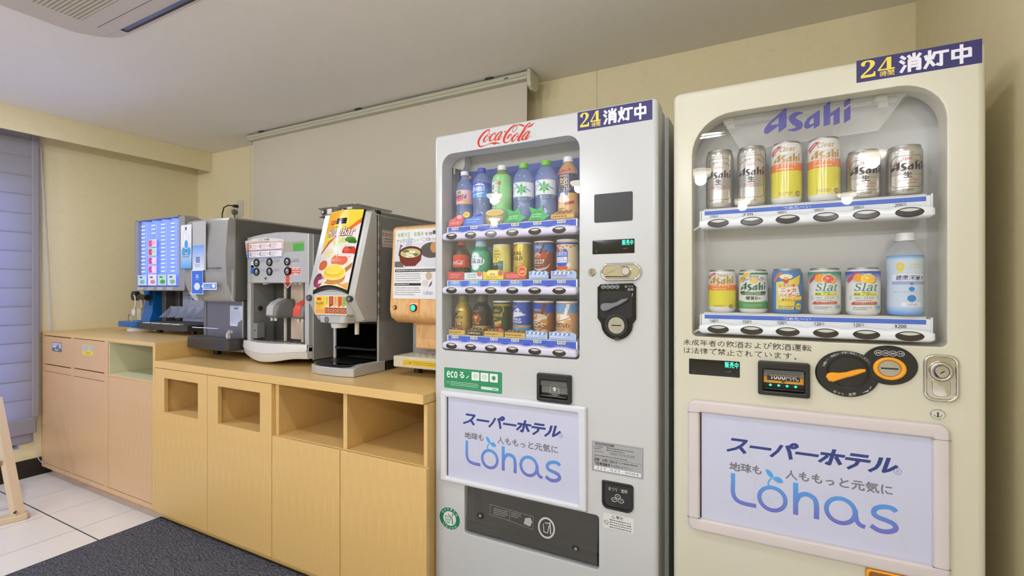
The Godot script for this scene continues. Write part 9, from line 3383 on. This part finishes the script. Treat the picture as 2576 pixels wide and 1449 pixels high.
	for i in 2:
		t = can(["white grapefruit can with a green top in the cream machine's lower row", "white lemon can with a blue top in the cream machine's lower row"][i], gr, r, 0.122, M.tin_white, M.steel_dull)
		k = ink_round(r)
		k.fade("dfe3e0", 0.078, ["2f8f7a", "2f4fb8"][i], 0.108)
		k.rect(-0.118, 0.078, 0.118, 0.112)
		k.ink("b8405a").shape([-0.045, 0.09, -0.04, 0.08, -0.01, 0.108, -0.02, 0.111])
		k.ink("e8a030").ell(-0.014, 0.095, 0.012, 0.011)
		k.ink("e2a83c" if i == 0 else "e89a2a").ell(0.016, 0.09, 0.01, 0.01)
		k.ink(["e8c8a8", "f0d878"][i]).ell(0.006, 0.093, 0.015, 0.0125)
		k.ink(["d8584a", "eebf3a"][i]).ell(0.006, 0.093, 0.0125, 0.0105)
		k.ink(["eaa090", "f6e08a"][i]).ell(0.004, 0.095, 0.004, 0.003)
		k.ink("d4dfe4").fit("Asahi", -0.008, 0.1035, 0.012, 0.1075, 9.0, "sans_bold", 0.1)
		k.ink("2a7a70").fit("Slat", -0.026, 0.06, 0.026, 0.083, 9.0, "serif", 0.25)
		k.ink("d8d84a").rect(-0.026, 0.049, 0.026, 0.058)
		k.ink("2f6a50").fit("糖質", -0.024, 0.0505, -0.01, 0.0565, 10.0)
		k.fit("75", -0.008, 0.0495, 0.008, 0.06, 9.0, "serif_bold", 0.2)
		k.fit("%オフ", 0.009, 0.0505, 0.025, 0.0565, 10.0)
		k.ink("6a7a84").rows(-0.022, 0.042, -0.006, 0.046, 1, 0.5, 3)
		k.fit("24", -0.004, 0.041, 0.005, 0.048, 9.0, "serif", 0.2)
		k.fit("kcal", 0.008, 0.0425, 0.018, 0.0475, 9.0)
		k.rows(-0.02, 0.036, 0.02, 0.0395, 1, 0.55, 8)
		k.ink("b8442e").shape([-0.028, 0.026, 0.026, 0.028, 0.028, 0.035, 0.0, 0.033, -0.026, 0.034, -0.032, 0.028])
		k.ink("f0d8cc").fit(["グレープフルーツサワー", "レモンスカッシュサワー"][i], -0.022, 0.0285, 0.022, 0.0325, 12.0)
		k.ink("a8c0c8").ell(0.03, 0.021, 0.009, 0.0085)
		k.ink("3f5a64").fit("お酒", 0.024, 0.0175, 0.036, 0.0245, 10.0)
		k.ink("5a7a84").rows(-0.026, 0.013, 0.016, 0.022, 2, 0.45, 5)
		k.ink("3f8a84").path([-0.034, 0.04, -0.031, 0.05], 0.0012)
		k.path([0.031, 0.04, 0.028, 0.05], 0.0012)
		put(k, "label_print", M.printed_gloss, t)
		stand(t, [0.1405, 0.2245][i], y2, Z)
	r = 0.037
	t = bottle("clear water bottle with blue drop label in the cream machine's lower row", gr, [Vector2(0, 0), Vector2(r * 0.9, 0), Vector2(r, 0.008), Vector2(r, 0.15), Vector2(r * 0.94, 0.158), Vector2(r * 0.62, 0.178), Vector2(r * 0.5, 0.186), Vector2(r * 0.5, 0.19)], M.pet_clear, M.cap_white, 0.0205, 0.187, 0.207)
	k = ink_round(r)
	k.fade("3f8fd8", 0.004, "c4d4e8", 0.026)
	k.rect(-0.116, 0.004, 0.116, 0.026)
	k.fade("c9d9ea", 0.138, "3f8fcc", 0.15)
	k.rect(-0.116, 0.138, 0.116, 0.15)
	k.ink("c4d2e2").rect(-0.116, 0.026, 0.116, 0.138)
	k.ink("dcc84a").ell(-0.016, 0.122, 0.0095, 0.0105)
	k.rect(-0.021, 0.106, -0.012, 0.116)
	k.ink("c9b83a").ring(-0.016, 0.122, 0.006, 0.0065, 0.001, 16)
	k.ink("d0c96a").rows(0.002, 0.118, 0.03, 0.13, 2, 0.5, 4)
	k.ink("dfe3ec").rect(-0.034, 0.087, 0.04, 0.103)
	k.ink("27336e").fit("健康深層水", -0.026, 0.0885, 0.037, 0.1015, 9.0, "sans", 0.12)
	k.ink("9aa8cc").rect(-0.034, 0.078, 0.04, 0.086)
	k.ink("2f7fcc").ell(0.006, 0.08, 0.0035, 0.003)
	k.ell(0.006, 0.067, 0.006, 0.0055)
	k.ell(0.006, 0.044, 0.009, 0.0085)
	k.ink("a8b8d0").rows(-0.03, 0.057, 0.034, 0.063, 1, 0.5, 6)
	k.ink("e2e4ee").rect(-0.014, 0.024, 0.028, 0.034)
	k.ink("6a78b0").fit("Lohas", -0.004, 0.0255, 0.018, 0.0335, 9.0)
	put(k, "label_print", M.printed_gloss, t)
	stand(t, 0.311, y2, Z)
